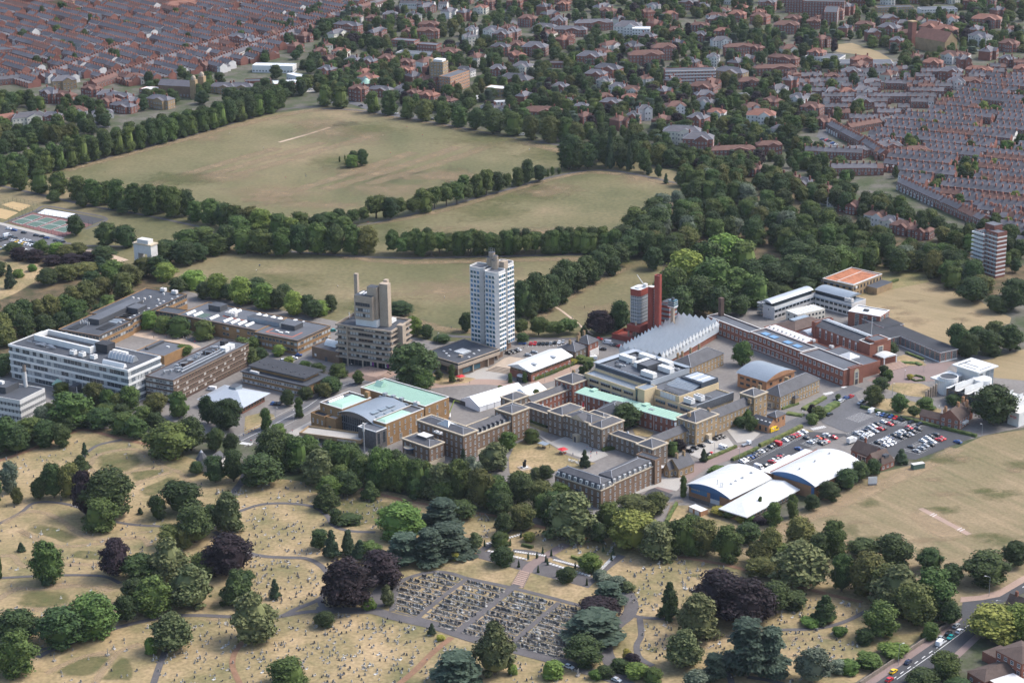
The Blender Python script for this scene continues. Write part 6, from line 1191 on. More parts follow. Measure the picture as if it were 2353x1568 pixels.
for a, bb, s in (((1500, 1270), (2060, 1530), 1), ((1030, 880), (1250, 1000), 1), ((1250, 990), (1400, 1085), 1), ((1190, 900), (1500, 845), 1), ((880, 1060), (1280, 1075), 1), ((1060, 1180), (1420, 1175), 1), ((1440, 690), (1780, 690), 1), ((1420, 600), (1800, 610), 1), ((860, 700), (1000, 690), 1), ((740, 600), (1010, 590), 1), ((760, 560), (1010, 545), 1), ((1360, 510), (1580, 505), 1), ((1990, 530), (2200, 560), 1), ((2000, 1420), (2352, 1540), 1)):
 terrace_row(G(*TR(*a)), G(*TR(*bb)), s, 'in a short row near the wood', 'short terraces near the wood', skip=0.0)
for a, bb in (((0, 60), (620, -60)), ((60, 150), (480, 20)), ((0, 20), (300, -50)), ((520, 60), (860, 70))):
 terrace_row(G(*TM(*a)), G(*TM(*bb)), 1, 'at the grid end by the tall conifers', 'terraces by the tall conifers')
def proj_y(x, y): return (Vector((x, y, 0)) - Vector((0, 0, CAMH))).dot(FW)
HOUSES.sort(key=lambda h: proj_y(h[0], h[1])); rest = MB()
def put_window(rest, mat, x, y, z, w, h, flip):
 s = -0.06 if not flip else 0.06
 q = [(x - w / 2, y + s, z), (x + w / 2, y + s, z), (x + w / 2, y + s, z + h), (x - w / 2, y + s, z + h)]; i = [(x - w / 2 + .14, y + s * 1.6, z + .14), (x + w / 2 - .14, y + s * 1.6, z + .14), (x + w / 2 - .14, y + s * 1.6, z + h - .14), (x - w / 2 + .14, y + s * 1.6, z + h - .14)]
 return (q, 'white_frame'), (i, 'glass')
n_ind = 0
for hx, hy, ha, v, lb, gp in HOUSES:
 wall, roof, ch, wins, bk = HP[v]
 pxs = FPX / proj_y(hx, hy); cxp = CXP + hx * pxs
 inview = -40 < cxp < 2392 and proj_y(hx, hy) < 2560
 if n_ind < 298 and inview:
  n_ind += 1
  if v not in HM: HM[v] = (wall.mesh('wall'), roof.mesh('roof'), ch.mesh('chimney'))
  lb2 = LW[HB[v % 6]] + (' bay-fronted' if v % 4 == 1 else '') + ' terraced house with ' + LR[HS[v % 7]] + ' roof ' + lb; lb2 = lb2 if len(lb2.replace('-', ' ').split()) < 17 else lb2.replace(' terraced', ''); lb2 = lb2 if len(lb2.replace('-', ' ').split()) < 17 else lb2.replace(' bay-fronted', ''); t = tag(empty('terraced_house', (hx, hy, 0), ha), lb2, 'house', lb2)
  put('wall', HM[v][0], t); o = put('roof', HM[v][1], t); put('chimney', HM[v][2], o)
  fw = Vector((sin(ha), -cos(ha))); tocam = Vector((-hx, -hy))
  if fw.dot(tocam) > 0:
   for x, y, z, w, h in wins: put('window', window_mesh(w, h), t, (x, y - (0.72 if v % 4 == 1 and z < 1 and x < 2 else 0), z))
  else:
   for x, y, z, w, h in bk: put('window', window_mesh(w, h), t, (x, y, z), pi)
 elif proj_y(hx, hy) < 3000:
  c, s = cos(ha), sin(ha)
  for part in (wall, roof, ch):
   i0 = len(rest.v); rest.v.extend([(hx + c * p[0] - s * p[1], hy + s * p[0] + c * p[1], p[2]) for p in part.v]); ids = [rest.mid(m_) for m_ in part.mats]
   rest.f.extend([tuple(i0 + k for k in f) for f in part.f]); rest.mi.extend([ids[k] for k in part.mi])
  for flip, lst in ((False, wins), (True, bk)):
   for x, y, z, w, h in lst:
    for q, mt in put_window(rest, None, x, y, z, w, h, flip): rest.poly([(hx + c * p[0] - s * p[1], hy + s * p[0] + c * p[1], p[2]) for p in q], mt)
tag(rest.build('distant_terraces'), 'mass of distant slate-roofed brick terraces filling the far town', kind='stuff')
print('houses', len(HOUSES), n_ind)
# ---- larger detached houses and blocks among the trees
VILLA = []
def villa(px, w, d, h, rot, wall, roof, lab, cat='house', name='detached_house', grp=None, rh=None, gable=None, floors=2, ch=2, wing=True):
 g = G(*px); t = tag(empty(name, (g.x, g.y, 0), radians(rot)), lab, cat, grp); VILLA.append((g.x, g.y, max(w, d) * 0.62))
 class b: pass
 b = Bld.__new__(Bld); b.root = t; b.W, b.D, b.H = w, d, h; v = (-w / 2, w / 2, -d / 2, d / 2)
 rh = rh or min(w, d) * 0.32
 zs = [1.0 + i * (h - 0.4) / floors for i in range(floors)]
 if roof in ('roof_felt', 'roof_felt_grey', 'white_roof', 'roof_metal', 'concrete_pale'):
  b.flat(*v, 0, h, wall, roof, 0.4)
  for f in 'FR': ln = w if f == 'F' else d; b.wins(f, max(1, int(ln / 3)), zs, 1.6, 1.5, v)
 else:
  hipblock(b, v, h, wall, roof, rh, (zs, 1.4, 1.6, 3.2), None, 0.4, gable=gable)
  if wing: hipblock(b, (-w * 0.1, w * 0.34, -d / 2 - d * 0.3, -d / 2), h, wall, roof, rh * 0.8, (zs, 1.3, 1.6, 2.6), None, 0.3, gable='y', faces='F')
 for i in range(ch): chimney(b, -w * 0.3 + i * w * 0.6 / max(1, ch - 1 or 1), 0, h + rh * 0.5, rh * 0.5 + 1.6, wall if 'brick' in wall else 'brick_t2', 1.3, 0.9)
 return b
BR_ = 'brick_wall'
VL = '''M 180 235 30 10 11 -30 brick_wall slate_blue;M 100 275 22 9 9 60 render_pale slate_blue;M 370 265 26 9 9 62 brick_wall slate_blue;M 60 440 16 12 7 -30 brick_wall tile_t;M 40 510 15 11 7 -30 brick_wall slate_blue;M 320 460 15 11 8 -25 brick_t3 slate_t2;M 440 440 16 12 8 -20 brick_wall tile_t;M 210 445 14 11 7 -20 brick_t2 slate_t2;M 570 460 16 10 7 -20 brick_t2 tile_t;M 640 385 40 14 5 -22 concrete_pale roof_felt_grey;M 560 310 26 12 7 -25 brick_wall roof_felt_grey;M 720 345 22 12 8 -25 brick_t2 roof_felt_grey;M 860 390 20 12 7 -20 brick_wall tile_t;M 590 250 14 10 7 -30 brick_wall tile_t;M 710 255 24 10 8 -10 brick_t3 tile_t;M 580 190 12 10 8 -30 brick_wall tile_t;M 720 210 22 10 8 -10 brick_t3 tile_t;M 250 670 16 10 11 -20 brick_t2 tile_t;M 400 640 22 9 6 -25 brick_t2 slate_t2;M 560 620 18 11 4 -18 render_white slate_t2;M 620 665 12 9 7 -30 brick_t2 tile_t;M 720 690 16 11 8 -30 brick_wall tile_orange;M 850 720 14 10 7 -40 brick_dark tile_t;M 1000 665 12 7 3 -12 white white_roof;M 1175 640 18 13 8 -25 stone_warm white_roof;M 1170 700 18 6 3 10 white white_roof;M 1130 745 16 8 4 -40 white slate_t3;M 1230 760 14 8 4 -40 white slate_t3;M 960 510 18 10 6 -30 render_white slate_t3;M 1180 500 16 12 6 -15 brick_t2 slate_t2;M 1300 560 30 14 5 -25 brick_t2 slate_t3;M 1350 480 18 12 6 -25 render_pale slate_t2;M 1150 270 18 12 11 -30 render_white slate_t2;M 1210 300 18 12 12 -20 brick_t3 slate_t2;M 1280 265 14 14 9 -20 brick_wall slate_t2;M 1310 310 20 8 5 -10 brick_wall roof_felt_grey;M 1200 370 18 10 9 -20 brick_wall slate_blue;M 1310 355 16 12 9 -20 brick_wall tile_t;M 1430 370 24 14 9 -15 brick_t2 slate_blue;M 1500 220 26 12 6 -20 render_pale slate_t2;M 1660 240 36 10 7 -12 brick_t2 slate_t2;M 1590 190 16 14 9 -12 brick_t2 slate_t2;M 1820 200 40 10 8 5 brick_t3 slate_t2;M 1540 450 30 9 5 -5 brick_t2 roof_felt;M 1650 290 12 9 8 -30 brick_wall tile_t;M 1800 440 24 13 10 -20 brick_wall slate_blue;M 1860 430 14 12 9 -30 brick_t3 slate_blue;M 1920 510 26 12 8 -28 brick_wall slate_blue;M 1900 580 14 10 6 -30 render_pale slate_t2;M 1990 620 16 10 6 -25 render_white slate_t2;M 2080 640 18 10 6 -20 render_white tile_t;M 2050 230 28 16 9 -10 render_white slate_t2;M 2140 250 18 14 10 -8 white white_roof;M 2230 80 16 9 7 -40 render_white slate_t2;M 2170 430 34 12 10 5 brick_t3 tile_t;M 2290 395 24 12 12 5 brick_t3 tile_t;M 1940 740 18 10 8 -20 brick_wall slate_t2;M 2070 710 16 10 8 -10 brick_t3 tile_orange;M 1480 770 34 12 4 -10 brick_t2 tile_t;M 1660 720 10 8 6 -10 brick_wall slate_t2;M 1740 760 12 8 7 -10 brick_wall slate_t2;M 1560 20 40 10 7 -30 brick_t3 tile_t;M 1130 60 14 12 9 -40 brick_t2 tile_t;M 1380 40 20 10 8 -30 brick_wall tile_orange;M 460 130 16 10 6 0 brick_t2 slate_t2;M 230 150 14 10 6 -10 render_white tile_t;M 340 155 14 10 6 -10 brick_t2 tile_t;M 1600 610 14 10 5 -20 brick_t2 slate_t2'''
VR = '''R 110 60 18 12 8 -20 brick_wall slate_t2;R 200 80 14 10 7 -20 render_white slate_t2;R 300 140 24 9 6 -30 render_white tile_t;R 340 110 14 10 7 -20 render_white tile_t;R 430 140 18 12 8 -20 brick_t3 tile_orange;R 460 90 14 10 7 -20 brick_t3 tile_orange;R 580 130 14 10 8 -20 brick_t3 tile_orange;R 440 370 30 9 9 5 brick_t3 tile_t;R 560 370 14 9 8 -40 brick_t2 tile_t;R 740 440 30 9 8 -35 brick_t2 tile_t;R 680 500 40 9 7 5 brick_t2 tile_t;R 270 440 12 10 9 -10 render_white slate_t2;R 390 540 30 12 9 -35 stone_warm slate_t2;R 500 590 20 10 7 5 brick_t3 tile_t;R 200 640 24 12 9 -25 brick_t2 tile_t;R 210 740 16 12 8 -25 render_white slate_t3;R 430 670 20 10 5 10 render_white roof_felt_grey;R 590 840 24 14 10 -10 render_white tile_orange;R 290 810 16 10 8 -20 render_white tile_orange;R 170 870 16 12 11 -30 brick_wall slate_t2;R 720 900 14 9 5 -35 render_white slate_t2;R 60 960 30 12 11 -10 render_pale slate_t2;R 170 1010 24 14 11 -10 brick_wall slate_t2;R 400 1045 36 9 6 5 brick_t2 tile_t;R 640 1030 20 9 8 5 brick_t2 tile_t;R 540 1170 16 10 6 -35 brick_t2 tile_t;R 660 1210 16 10 6 -35 render_white slate_t2;R 780 1240 16 10 6 -35 render_pale tile_t;R 880 1270 14 10 6 -35 brick_t2 slate_t3;R 990 1300 18 10 5 -30 brick_t3 tile_t;R 1080 1370 18 10 6 -35 render_white tile_t;R 1200 1420 18 10 6 -35 brick_t2 tile_t;R 1380 1500 18 12 7 -35 render_white tile_t;R 1460 1530 14 10 6 -35 render_pale slate_t2;R 1540 1560 16 10 6 -35 brick_t2 tile_t;R 1660 1590 16 10 6 -35 brick_t2 tile_t;R 1330 600 20 10 7 10 brick_wall slate_t2;R 1270 650 18 10 7 10 render_white slate_t2;R 1160 660 14 10 7 10 brick_t3 tile_orange;R 1060 660 14 10 7 10 brick_wall slate_t2;R 840 720 16 12 9 -40 white slate_t2;R 930 780 18 12 9 -30 brick_wall tile_t;R 1010 850 16 12 6 -40 brick_t2 tile_t;R 1260 720 18 14 6 0 brick_t2 slate_t2;R 1190 540 18 12 9 -10 brick_wall slate_t2;R 1070 550 14 10 6 -10 brick_t2 tile_t;R 940 190 14 10 8 -10 brick_wall tile_t;R 760 220 26 12 9 -10 brick_wall tile_t;R 1450 240 22 14 9 -30 brick_t2 slate_t2;R 1740 240 24 16 10 -40 brick_t3 tile_orange;R 1820 260 24 14 10 -30 brick_t3 tile_orange;R 1860 170 16 12 8 -20 render_white tile_orange;R 2100 180 30 14 9 -20 brick_t3 tile_orange;R 2060 300 22 12 9 -50 render_white slate_t2;R 2250 340 18 12 8 -30 brick_t3 tile_t;R 1860 420 20 12 8 -40 render_white tile_t;R 1930 420 16 10 8 -30 render_white tile_t;R 1740 470 18 12 8 -20 brick_t3 tile_orange;R 1860 530 20 12 8 -20 brick_wall slate_t2;R 1900 590 16 10 7 -20 render_white slate_t2;R 2050 520 24 10 8 -20 brick_t3 tile_orange;R 2240 440 14 10 7 -40 brick_t2 slate_t2;R 2330 520 14 12 9 -20 brick_t3 tile_orange;R 2000 590 22 10 7 -10 brick_t2 tile_t;R 1430 1020 24 10 6 5 brick_t3 slate_t2;R 1440 1000 10 8 7 -30 white slate_t2;R 1440 30 16 10 8 -20 render_white tile_orange;R 1650 20 20 12 9 -20 brick_t3 tile_orange;R 1480 80 40 14 6 5 stone_warm roof_felt;R 1770 90 40 16 6 5 concrete_pale roof_felt_grey;R 1220 1050 20 9 6 10 brick_wall slate_t2;R 1620 1060 22 10 7 5 stone_warm tile_t;R 700 15 40 10 8 5 brick_t3 tile_t;R 880 10 20 12 8 0 brick_orange roof_felt'''
VT = '''L 350 680 20 12 9 -40 brick_wall slate_t2;L 440 690 22 10 8 -35 brick_wall tile_t;L 520 790 18 12 7 10 render_white tile_t;L 690 790 18 9 5 15 render_white slate_t2;L 740 730 16 12 8 -30 brick_wall tile_t;L 830 750 24 9 6 -30 brick_wall slate_t2;L 40 840 24 10 7 40 brick_wall tile_orange;L 190 830 30 10 7 30 render_pale slate_t3;L 350 820 18 10 6 -10 brick_t2 slate_t2;L 800 690 26 9 7 -20 brick_t2 slate_t2;L 880 730 14 9 8 60 brick_wall slate_t2;L 1020 640 18 14 7 -25 brick_wall concrete_pale;L 1080 720 24 10 8 -30 stone_warm slate_t2;L 620 640 18 10 7 -30 brick_t2 tile_t;L 430 590 22 12 8 20 stone_warm slate_t2;L 900 560 18 10 7 15 render_white tile_t;L 720 670 18 10 6 10 brick_t2 slate_t2;L 1500 620 24 10 6 -15 stone_warm slate_t2;L 1620 620 24 10 6 -15 stone_warm slate_t2;L 1730 570 24 12 5 10 brick_t2 roof_felt;L 1690 320 16 14 8 -30 brick_wall slate_t2;L 1610 310 22 10 10 -30 brick_wall slate_t2;L 1850 260 16 12 7 -30 stone_warm tile_t;L 1980 350 14 10 7 60 brick_wall tile_t;L 2040 280 14 10 7 60 brick_t2 tile_t;L 2080 230 14 10 7 60 brick_t2 tile_t;L 60 380 34 20 9 20 brick_wall roof_felt;L 230 40 46 20 8 -10 brick_wall slate_t2;L 400 50 40 18 8 -10 stone_warm tile_t;L 1220 70 40 14 7 25 brick_wall tile_orange'''
for src, place, gg in ((VL, 'among the trees across the park', 'houses across the park'), (VR, 'on the wooded slope', 'houses on the wooded slope'), (VT, 'at the edge of the terraces', 'houses at the edge of the terraces')):
 for q in src.split(';'):
  f, x, y, w, d, h, r, wl, rf = q.split(); long_ = float(w) / float(d) > 2.2
  tall = 'tall ' if float(h) >= 10 else 'low ' if float(h) <= 5 else ''
  lb = tall + LW[wl] + (' block' if long_ else ' house') + ' with ' + LR[rf] + ' roof ' + place
  villa(FN[f](float(x), float(y)), float(w), float(d), float(h), float(r), wl, rf, lb, 'building' if long_ else 'house', 'housing_block' if long_ else 'detached_house', gg + ' ' + lb, floors=max(1, int(float(h) / 3)), ch=0 if 'flat' in LR[rf] else 2)
rv = random.Random(12); MIDV = [(720, 120), (830, 40), (980, 10), (1170, -30), (1600, -50), (2352, -50), (2352, 170), (2250, 160), (2060, 190), (1990, 250), (1880, 270), (1800, 270), (1700, 320), (1560, 340), (1420, 300), (1290, 280), (1100, 250), (900, 215), (760, 200)]
cnt = 0
for q in range(4000):
 if cnt >= 150: break
 x, y = rv.uniform(700, 2352), rv.uniform(-50, 330)
 if not inpoly(x, y, MIDV): continue
 g = G(x, y)
 if any((g.x - a) ** 2 + (g.y - c) ** 2 < (r + 13) ** 2 for a, c, r in VILLA) or inpoly(x, y, [TR(*p) for p in ((1000, 280), (1250, 270), (1560, 400), (1500, 470), (1050, 400))]): continue
 wl = rv.choice(['brick_wall', 'brick_t2', 'brick_t3', 'brick_t3', 'brick_wall', 'render_white', 'render_pale']); rf = rv.choice(['slate_t2', 'slate_t3', 'tile_t', 'tile_t', 'tile_orange', 'slate_blue']); cnt += 1
 lb = LW[wl] + ' house with ' + LR[rf] + ' roof in the leafy streets beyond the park'
 villa((x, y), rv.uniform(11, 20), rv.uniform(9, 12), rv.choice([6.5, 7.5, 8.5, 9.5]), rv.choice([-30, -20, 60, -60, 10, 40]), wl, rf, lb, 'house', 'suburban_house', lb, floors=rv.choice([2, 3]))
# ---- landmarks of the town
b = villa(TM(790, 590), 13, 11, 25, -25, 'stone_warm', 'roof_felt', 'tan brick tower of flats with white roof storey across the park', 'tower', 'tower_block', None, floors=8, ch=0); MB().box(-4, 5, -4, 4, 25, 27, 'white').build('roof_storey', b.root); MB().box(-9.4, -6.6, -2, 2, 0, 27, 'stone_warm').build('stair_shaft', b.root)
villa(TM(890, 600), 12, 34, 15, -30, 'brick_orange', 'roof_felt_grey', 'long five-storey tan brick slab joined to the tower of flats', 'building', 'flats_slab', None, floors=5, ch=0)
b = Bld('white_trimmed_tower_block', 'red brick tower block with white balcony bands on every floor', 'tower', TB(148, 265), TB(255, 310), TB(400, 270), 28)
W, Dp = b.W, b.D; b.flat(0, W, 0, Dp, 0, 28, 'brick_wall', 'roof_felt_grey', 0.5); b.flat(W + 0.2, W + 10.5, 2, 10, 0, 30, 'brick_wall', 'roof_felt_grey', 0.5); b.box('lift_house', 3, W + 3, 6, 13, 28, 32.5, 'brick_wall', 'roof_felt_grey')
for i in range(10):
 z = 1.6 + i * 2.75; b.band('balcony', 'F', z, z + 1.1, 'white', out=1.2); b.band('floor_band', 'R', z, z + 0.7, 'white', out=0.1); b.band('floor_band', 'FR', z, z + 0.9, 'white', (W + 0.2, W + 10.5, 2, 10), 0.1)
 b.wins('F', 4, [z + 1.2], 1.6, 1.3, (0, W, 0, 3)); b.wins('R', 2, [z + 0.5], 1.2, 1.4, (0, W, 0, 6)); b.wins('F', 3, [z + 0.7], 1.7, 1.4, (W + 0.2, W + 10.5, 2, 10))
b = villa(TR(110, 570), 46, 13, 15, 3, 'brick_t3', 'roof_felt', 'long red brick mansion flats with continuous white balcony bands', 'building', 'mansion_flats', None, floors=5, ch=0)
for i in range(5): b.band('balcony_band', 'FR', 2.4 + i * 2.9, 3.3 + i * 2.9, 'white', (-23, 23, -6.5, 6.5), 0.35)
b = villa(TR(1010, 110), 44, 14, 17, -12, 'brick_t2', 'roof_felt', 'large dark red brick mansion block on the skyline', 'building', 'mansion_block', None, floors=6, ch=0); villa(TR(1060, 150), 14, 40, 14, -12, 'brick_t2', 'roof_felt', 'dark red brick rear wing of the mansion block', 'building', 'mansion_wing', None, floors=5, ch=0); villa(TR(860, 80), 34, 14, 14, -12, 'brick_t2', 'roof_felt', 'dark red brick side range next to the mansion block', 'building', 'mansion_range', None, floors=5, ch=0)
b = villa(TR(1760, 340), 17, 40, 12, 35, 'stone_warm', 'tile_orange', 'large brick church with steep red tiled roof', 'church', 'church', None, rh=9, gable='y', floors=1, ch=0, wing=False); MB().box(-3, 3, 30, 36, 0, 24, 'brick_t2').build('bell_tower', b.root); MB().box(-3.5, 3.5, 29.5, 36.5, 24, 25, 'stone_warm').build('tower_cap', b.root)
b = villa(TL(1200, 640), 34, 13, 10, -18, 'brick_brown', 'slate_t2', 'brick church with slate nave and twin domed stone towers', 'church', 'twin_towered_church', None, rh=4.5, gable='x', floors=1, ch=0, wing=False)
for y in (-8.5, 8.5):
 o = MB().box(17, 22.5, y - 2.6, y + 2.6, 0, 17, 'stone_warm').build('bell_tower', b.root); MB().cyl(19.7, y, 17, 19, 2.2, 'concrete', 10).cyl(19.7, y, 19, 20.4, 2.2, 'concrete', 10, 1.5).cyl(19.7, y, 20.4, 21.2, 1.5, 'concrete', 10, 0.2).build('dome', o)
b = villa(TL(1840, 480), 40, 14, 7, -10, 'white', 'white_roof', 'big plain white shed roof beyond the dealership', 'building', 'white_shed', None, floors=1, ch=0)
b = villa(TL(1920, 590), 24, 16, 6, 12, 'white', 'white_roof', 'white car showroom with curved fascia and red trim', 'building', 'car_showroom', None, floors=1, ch=0); b.band('red_fascia', 'F', 5.2, 5.8, 'red_paint', (-12, 12, -8, 8), 0.2); villa(TL(2000, 545), 26, 9, 6, -50, 'white', 'white_roof', 'narrow white showroom wing with glass front', 'building', 'showroom_wing', None, floors=1, ch=0)
MB().cyl(0, 0, 0, 4, 5, 'copper_green', 14, 1.0).build('green_dome', villa(TM(300, 600), 12, 12, 6, 0, 'brick_t2', 'roof_felt', 'brick building with a low green copper dome', 'building', 'domed_building', None, floors=2, ch=0).root, (0, 0, 6.1))
sheet('school_green', S_(TR, (1030, 305), (1200, 290), (1380, 350), (1480, 410), (1380, 425), (1260, 370), (1100, 350)), 'straw_field', 0.12); sheet('playground', S_(TR, (1370, 420), (1500, 415), (1530, 440), (1400, 460)), 'paving', 0.12); villa(TR(1290, 440), 50, 20, 4, -3, 'concrete_pale', 'roof_felt_grey', 'low flat school building beside the dry green', 'school', 'school_building', None, floors=1, ch=0); villa(TR(1020, 400), 34, 22, 4, -25, 'concrete_pale', 'roof_felt_grey', 'low school wing with scattered white rooflights', 'school', 'school_wing', None, floors=1, ch=0)
sheet('car_park', S_(TM, (1830, 120), (2200, 90), (2260, 160), (1950, 165)), 'paving', 0.12)
for pts_, w in ((S_(TM, (1210, 60), (1240, 110), (1280, 160), (1330, 180)), 12), (S_(TM, (1100, 470), (1250, 455), (1400, 440), (1560, 420)), 14), (S_(TR, (980, 690), (1060, 780), (1080, 830)), 9), (S_(TR, (1000, 920), (1120, 1010), (1250, 1050)), 8), (S_(TM, (1180, 720), (1330, 780), (1380, 870)), 9), (S_(TR, (0, 680), (30, 800), (-20, 900)), 11), (S_(TR, (1030, 830), (1000, 920)), 9), (S_(TL, (560, 840), (640, 820), (650, 860)), 22), (S_(TM, (-20, 690), (200, 690), (420, 760), (760, 800)), 9), (S_(TR, (1440, 1140), (1540, 1150)), 14)): ribbon('street', pts_, w, 'asphalt', 0.10)
sheet('showroom_yard', S_(TL, (1800, 610), (1990, 560), (2180, 580), (2100, 620), (1900, 620)), 'paving', 0.12)
# ================================================================ trees
def crown_mesh(name, seed, prof, leaf, nblob=46, per=80, R0=6.0, H0=18.0, zlo=0.07, size=0.5, blob=(1.1, 2.8), flat=1.0, droop=0.0):
 """crown of leaf-clump faces spread over many lumps; prof(t) = radius 0..1 at height fraction t"""
 rnd = random.Random(seed); bl = []
 tries = 0
 while len(bl) < nblob and tries < 4000:
  tries += 1
  t = zlo + (1 - zlo) * rnd.random() ** 0.85; r = prof(t) * R0
  rb = rnd.uniform(*blob) * (0.55 + 0.45 * min(1, r / (R0 * 0.6)))
  k = rnd.uniform(0.5, 1.0); a = rnd.random() * 2 * pi
  rr = max(0, r - rb * 0.7) * k
  z = min(t * H0, H0 - rb * flat * 0.9)
  bl.append((rr * cos(a), rr * sin(a), z, rb))
 bl.append((0, 0, H0 * 0.92 - blob[0] * 0.6, blob[0]))
 mb = MB(); v, f, mi = mb.v, mb.f, mb.mi; mb.mid(leaf)
 ico = [(0, 0, 1), (0.89, 0, 0.45), (0.28, 0.85, 0.45), (-0.72, 0.53, 0.45), (-0.72, -0.53, 0.45), (0.28, -0.85, 0.45), (0.72, 0.53, -0.45), (-0.28, 0.85, -0.45), (-0.89, 0, -0.45), (-0.28, -0.85, -0.45), (0.72, -0.53, -0.45), (0, 0, -1)]
 icf = [(0, 1, 2), (0, 2, 3), (0, 3, 4), (0, 4, 5), (0, 5, 1), (1, 6, 2), (2, 7, 3), (3, 8, 4), (4, 9, 5), (5, 10, 1), (6, 7, 2), (7, 8, 3), (8, 9, 4), (9, 10, 5), (10, 6, 1), (6, 11, 7), (7, 11, 8), (8, 11, 9), (9, 11, 10), (10, 11, 6)]
 for x, y, z, r in bl:
  i = len(v); q = r * 0.78
  v.extend([(x + a * q, y + b_ * q, z + c * q * flat) for a, b_, c in ico]); f.extend([(i + a, i + b_, i + c) for a, b_, c in icf]); mi.extend([0] * 20)
 if flat > 0.6:                              # solid heart of the crown so no daylight shows through its middle
  NR, NS = 7, 10; i0 = len(v)
  for a in range(NR + 1):
   t = zlo + (0.9 - zlo) * a / NR; q = max(0.02, prof(t)) * R0 * (0.66 if 0 < a < NR else 0.2)
   v.extend([(q * cos(2 * pi * b_ / NS), q * sin(2 * pi * b_ / NS), t * H0) for b_ in range(NS)])
  for a in range(NR):
   for b_ in range(NS): f.append((i0 + a * NS + b_, i0 + a * NS + (b_ + 1) % NS, i0 + (a + 1) * NS + (b_ + 1) % NS, i0 + (a + 1) * NS + b_)); mi.append(0)
 for bi, (x, y, z, r) in enumerate(bl):
  n = int(per * 1.5 * (r / 2.0) ** 2)
  for k in range(n):
   u = rnd.uniform(-0.55, 1.0); a = rnd.random() * 2 * pi; s = sqrt(1 - u * u)
   d = Vector((s * cos(a), s * sin(a), u)); rad = r * (rnd.uniform(0.8, 1.12) if rnd.random() < 0.8 else rnd.uniform(1.1, 1.42))
   p = Vector((x, y, z)) + Vector((d.x * rad, d.y * rad, d.z * rad * flat))
   if p.z < H0 * 0.04: continue
   if any((p.x - X) ** 2 + (p.y - Y) ** 2 + ((p.z - Z) / flat) ** 2 < (R * 0.74) ** 2 for j, (X, Y, Z, R) in enumerate(bl) if j != bi): continue
   nrm = (d + Vector((rnd.uniform(-.6, .6), rnd.uniform(-.6, .6), rnd.uniform(-.3, .7)))).normalized()
   if flat < 0.6: nrm = (nrm + Vector((0, 0, 1.2))).normalized()
   t1 = nrm.orthogonal().normalized(); t2 = nrm.cross(t1); an = rnd.random() * pi
   e1 = t1 * cos(an) + t2 * sin(an); e2 = t2 * cos(an) - t1 * sin(an); sz = size * rnd.uniform(0.6, 1.25)
   i = len(v); w = nrm * (sz * 0.25)
   v.extend([tuple(p - e1 * sz - w), tuple(p - e2 * sz * 0.7), tuple(p + e1 * sz - w), tuple(p + e2 * sz * 0.7)]); f.append((i, i + 1, i + 2, i + 3)); mi.append(0)
 return mb.mesh(name)
def dome(t): return (max(0.0, 1 - ((t - 0.48) / 0.54) ** 2)) ** 0.5 if t > 0.48 else 0.72 + 0.28 * (t / 0.48)
def oval(t): return max(0.05, 1 - ((t - 0.5) / 0.56) ** 2) ** 0.5
def chest(t): return (1.0 - 0.25 * (0.3 - t) / 0.3) if t < 0.3 else max(0.08, (1 - ((t - 0.3) / 0.74) ** 1.7))
def cone(t): return max(0.08, 1.02 - t) ** 0.8
def colm(t): return 0.85 if t < 0.75 else max(0.1, 1 - (t - 0.7) * 2.6)
def spread(t): return 0.5 + 0.5 * (t / 0.55) if t < 0.55 else max(0.05, 1 - ((t - 0.55) / 0.48) ** 2) ** 0.5
SHP = {'dome': dict(prof=dome), 'oval': dict(prof=oval, nblob=36), 'chest': dict(prof=chest, nblob=44, size=0.6, per=70), 'cone': dict(prof=cone, nblob=60, blob=(0.9, 1.8), per=110, size=0.5, zlo=0.03),
  'colm': dict(prof=colm, nblob=34, blob=(1.6, 2.8), zlo=0.06), 'cedar': dict(prof=lambda t: max(0.15, 1.05 - 0.75 * t), nblob=34, flat=0.34, blob=(1.6, 3.0), size=0.7, per=80), 'spread': dict(prof=spread, nblob=34, zlo=0.26), 'bush': dict(prof=dome, nblob=18, blob=(2.2, 3.4), per=70, zlo=0.05, size=0.85)}
KIND = {'o': ('dome', 'leaf_mid', 'broadleaf_tree'), 'v': ('oval', 'leaf_mid', 'broadleaf_tree'), 's': ('spread', 'leaf_mid', 'broadleaf_tree'), 'd': ('dome', 'leaf_dark', 'broadleaf_tree'), 'e': ('oval', 'leaf_dark', 'broadleaf_tree'),
  'b': ('dome', 'leaf_olive', 'broadleaf_tree'), 'c': ('chest', 'leaf_chestnut', 'chestnut_tree'), 'l': ('dome', 'leaf_lime', 'lime_tree'), 'g': ('dome', 'leaf_bright', 'broadleaf_tree'), 'w': ('dome', 'leaf_yellow', 'broadleaf_tree'),
  'p': ('dome', 'leaf_copper', 'copper_beech'), 'k': ('cedar', 'leaf_cedar', 'cedar_tree'), 'n': ('cone', 'leaf_conifer', 'conifer_tree'), 'y': ('colm', 'leaf_mid', 'columnar_tree'), 'u': ('cone', 'leaf_dark', 'yew_tree'),
  'h': ('bush', 'leaf_hedge', 'shrub'), 'x': ('bush', 'leaf_dark', 'shrub'), 'q': ('bush', 'leaf_gold', 'shrub'), 'i': ('bush', 'leaf_silver', 'shrub'), 'z': ('dome', 'leaf_silver', 'broadleaf_tree'), 'r': ('bush', 'leaf_bright', 'shrub'), 'm': ('bush', 'leaf_copper', 'shrub')}
CROWNS = {}
def crowns(k, j):
 sh, mt, _ = KIND[k]; nv = 3 if k in 'ovsdebcp' else 2
 key = (k, j % nv)
 if key not in CROWNS: CROWNS[key] = crown_mesh('crown', hash((sh, j % nv)) % 9999 + j % nv * 17 + ord(k), leaf=mt, **SHP[sh])
 return CROWNS[key]
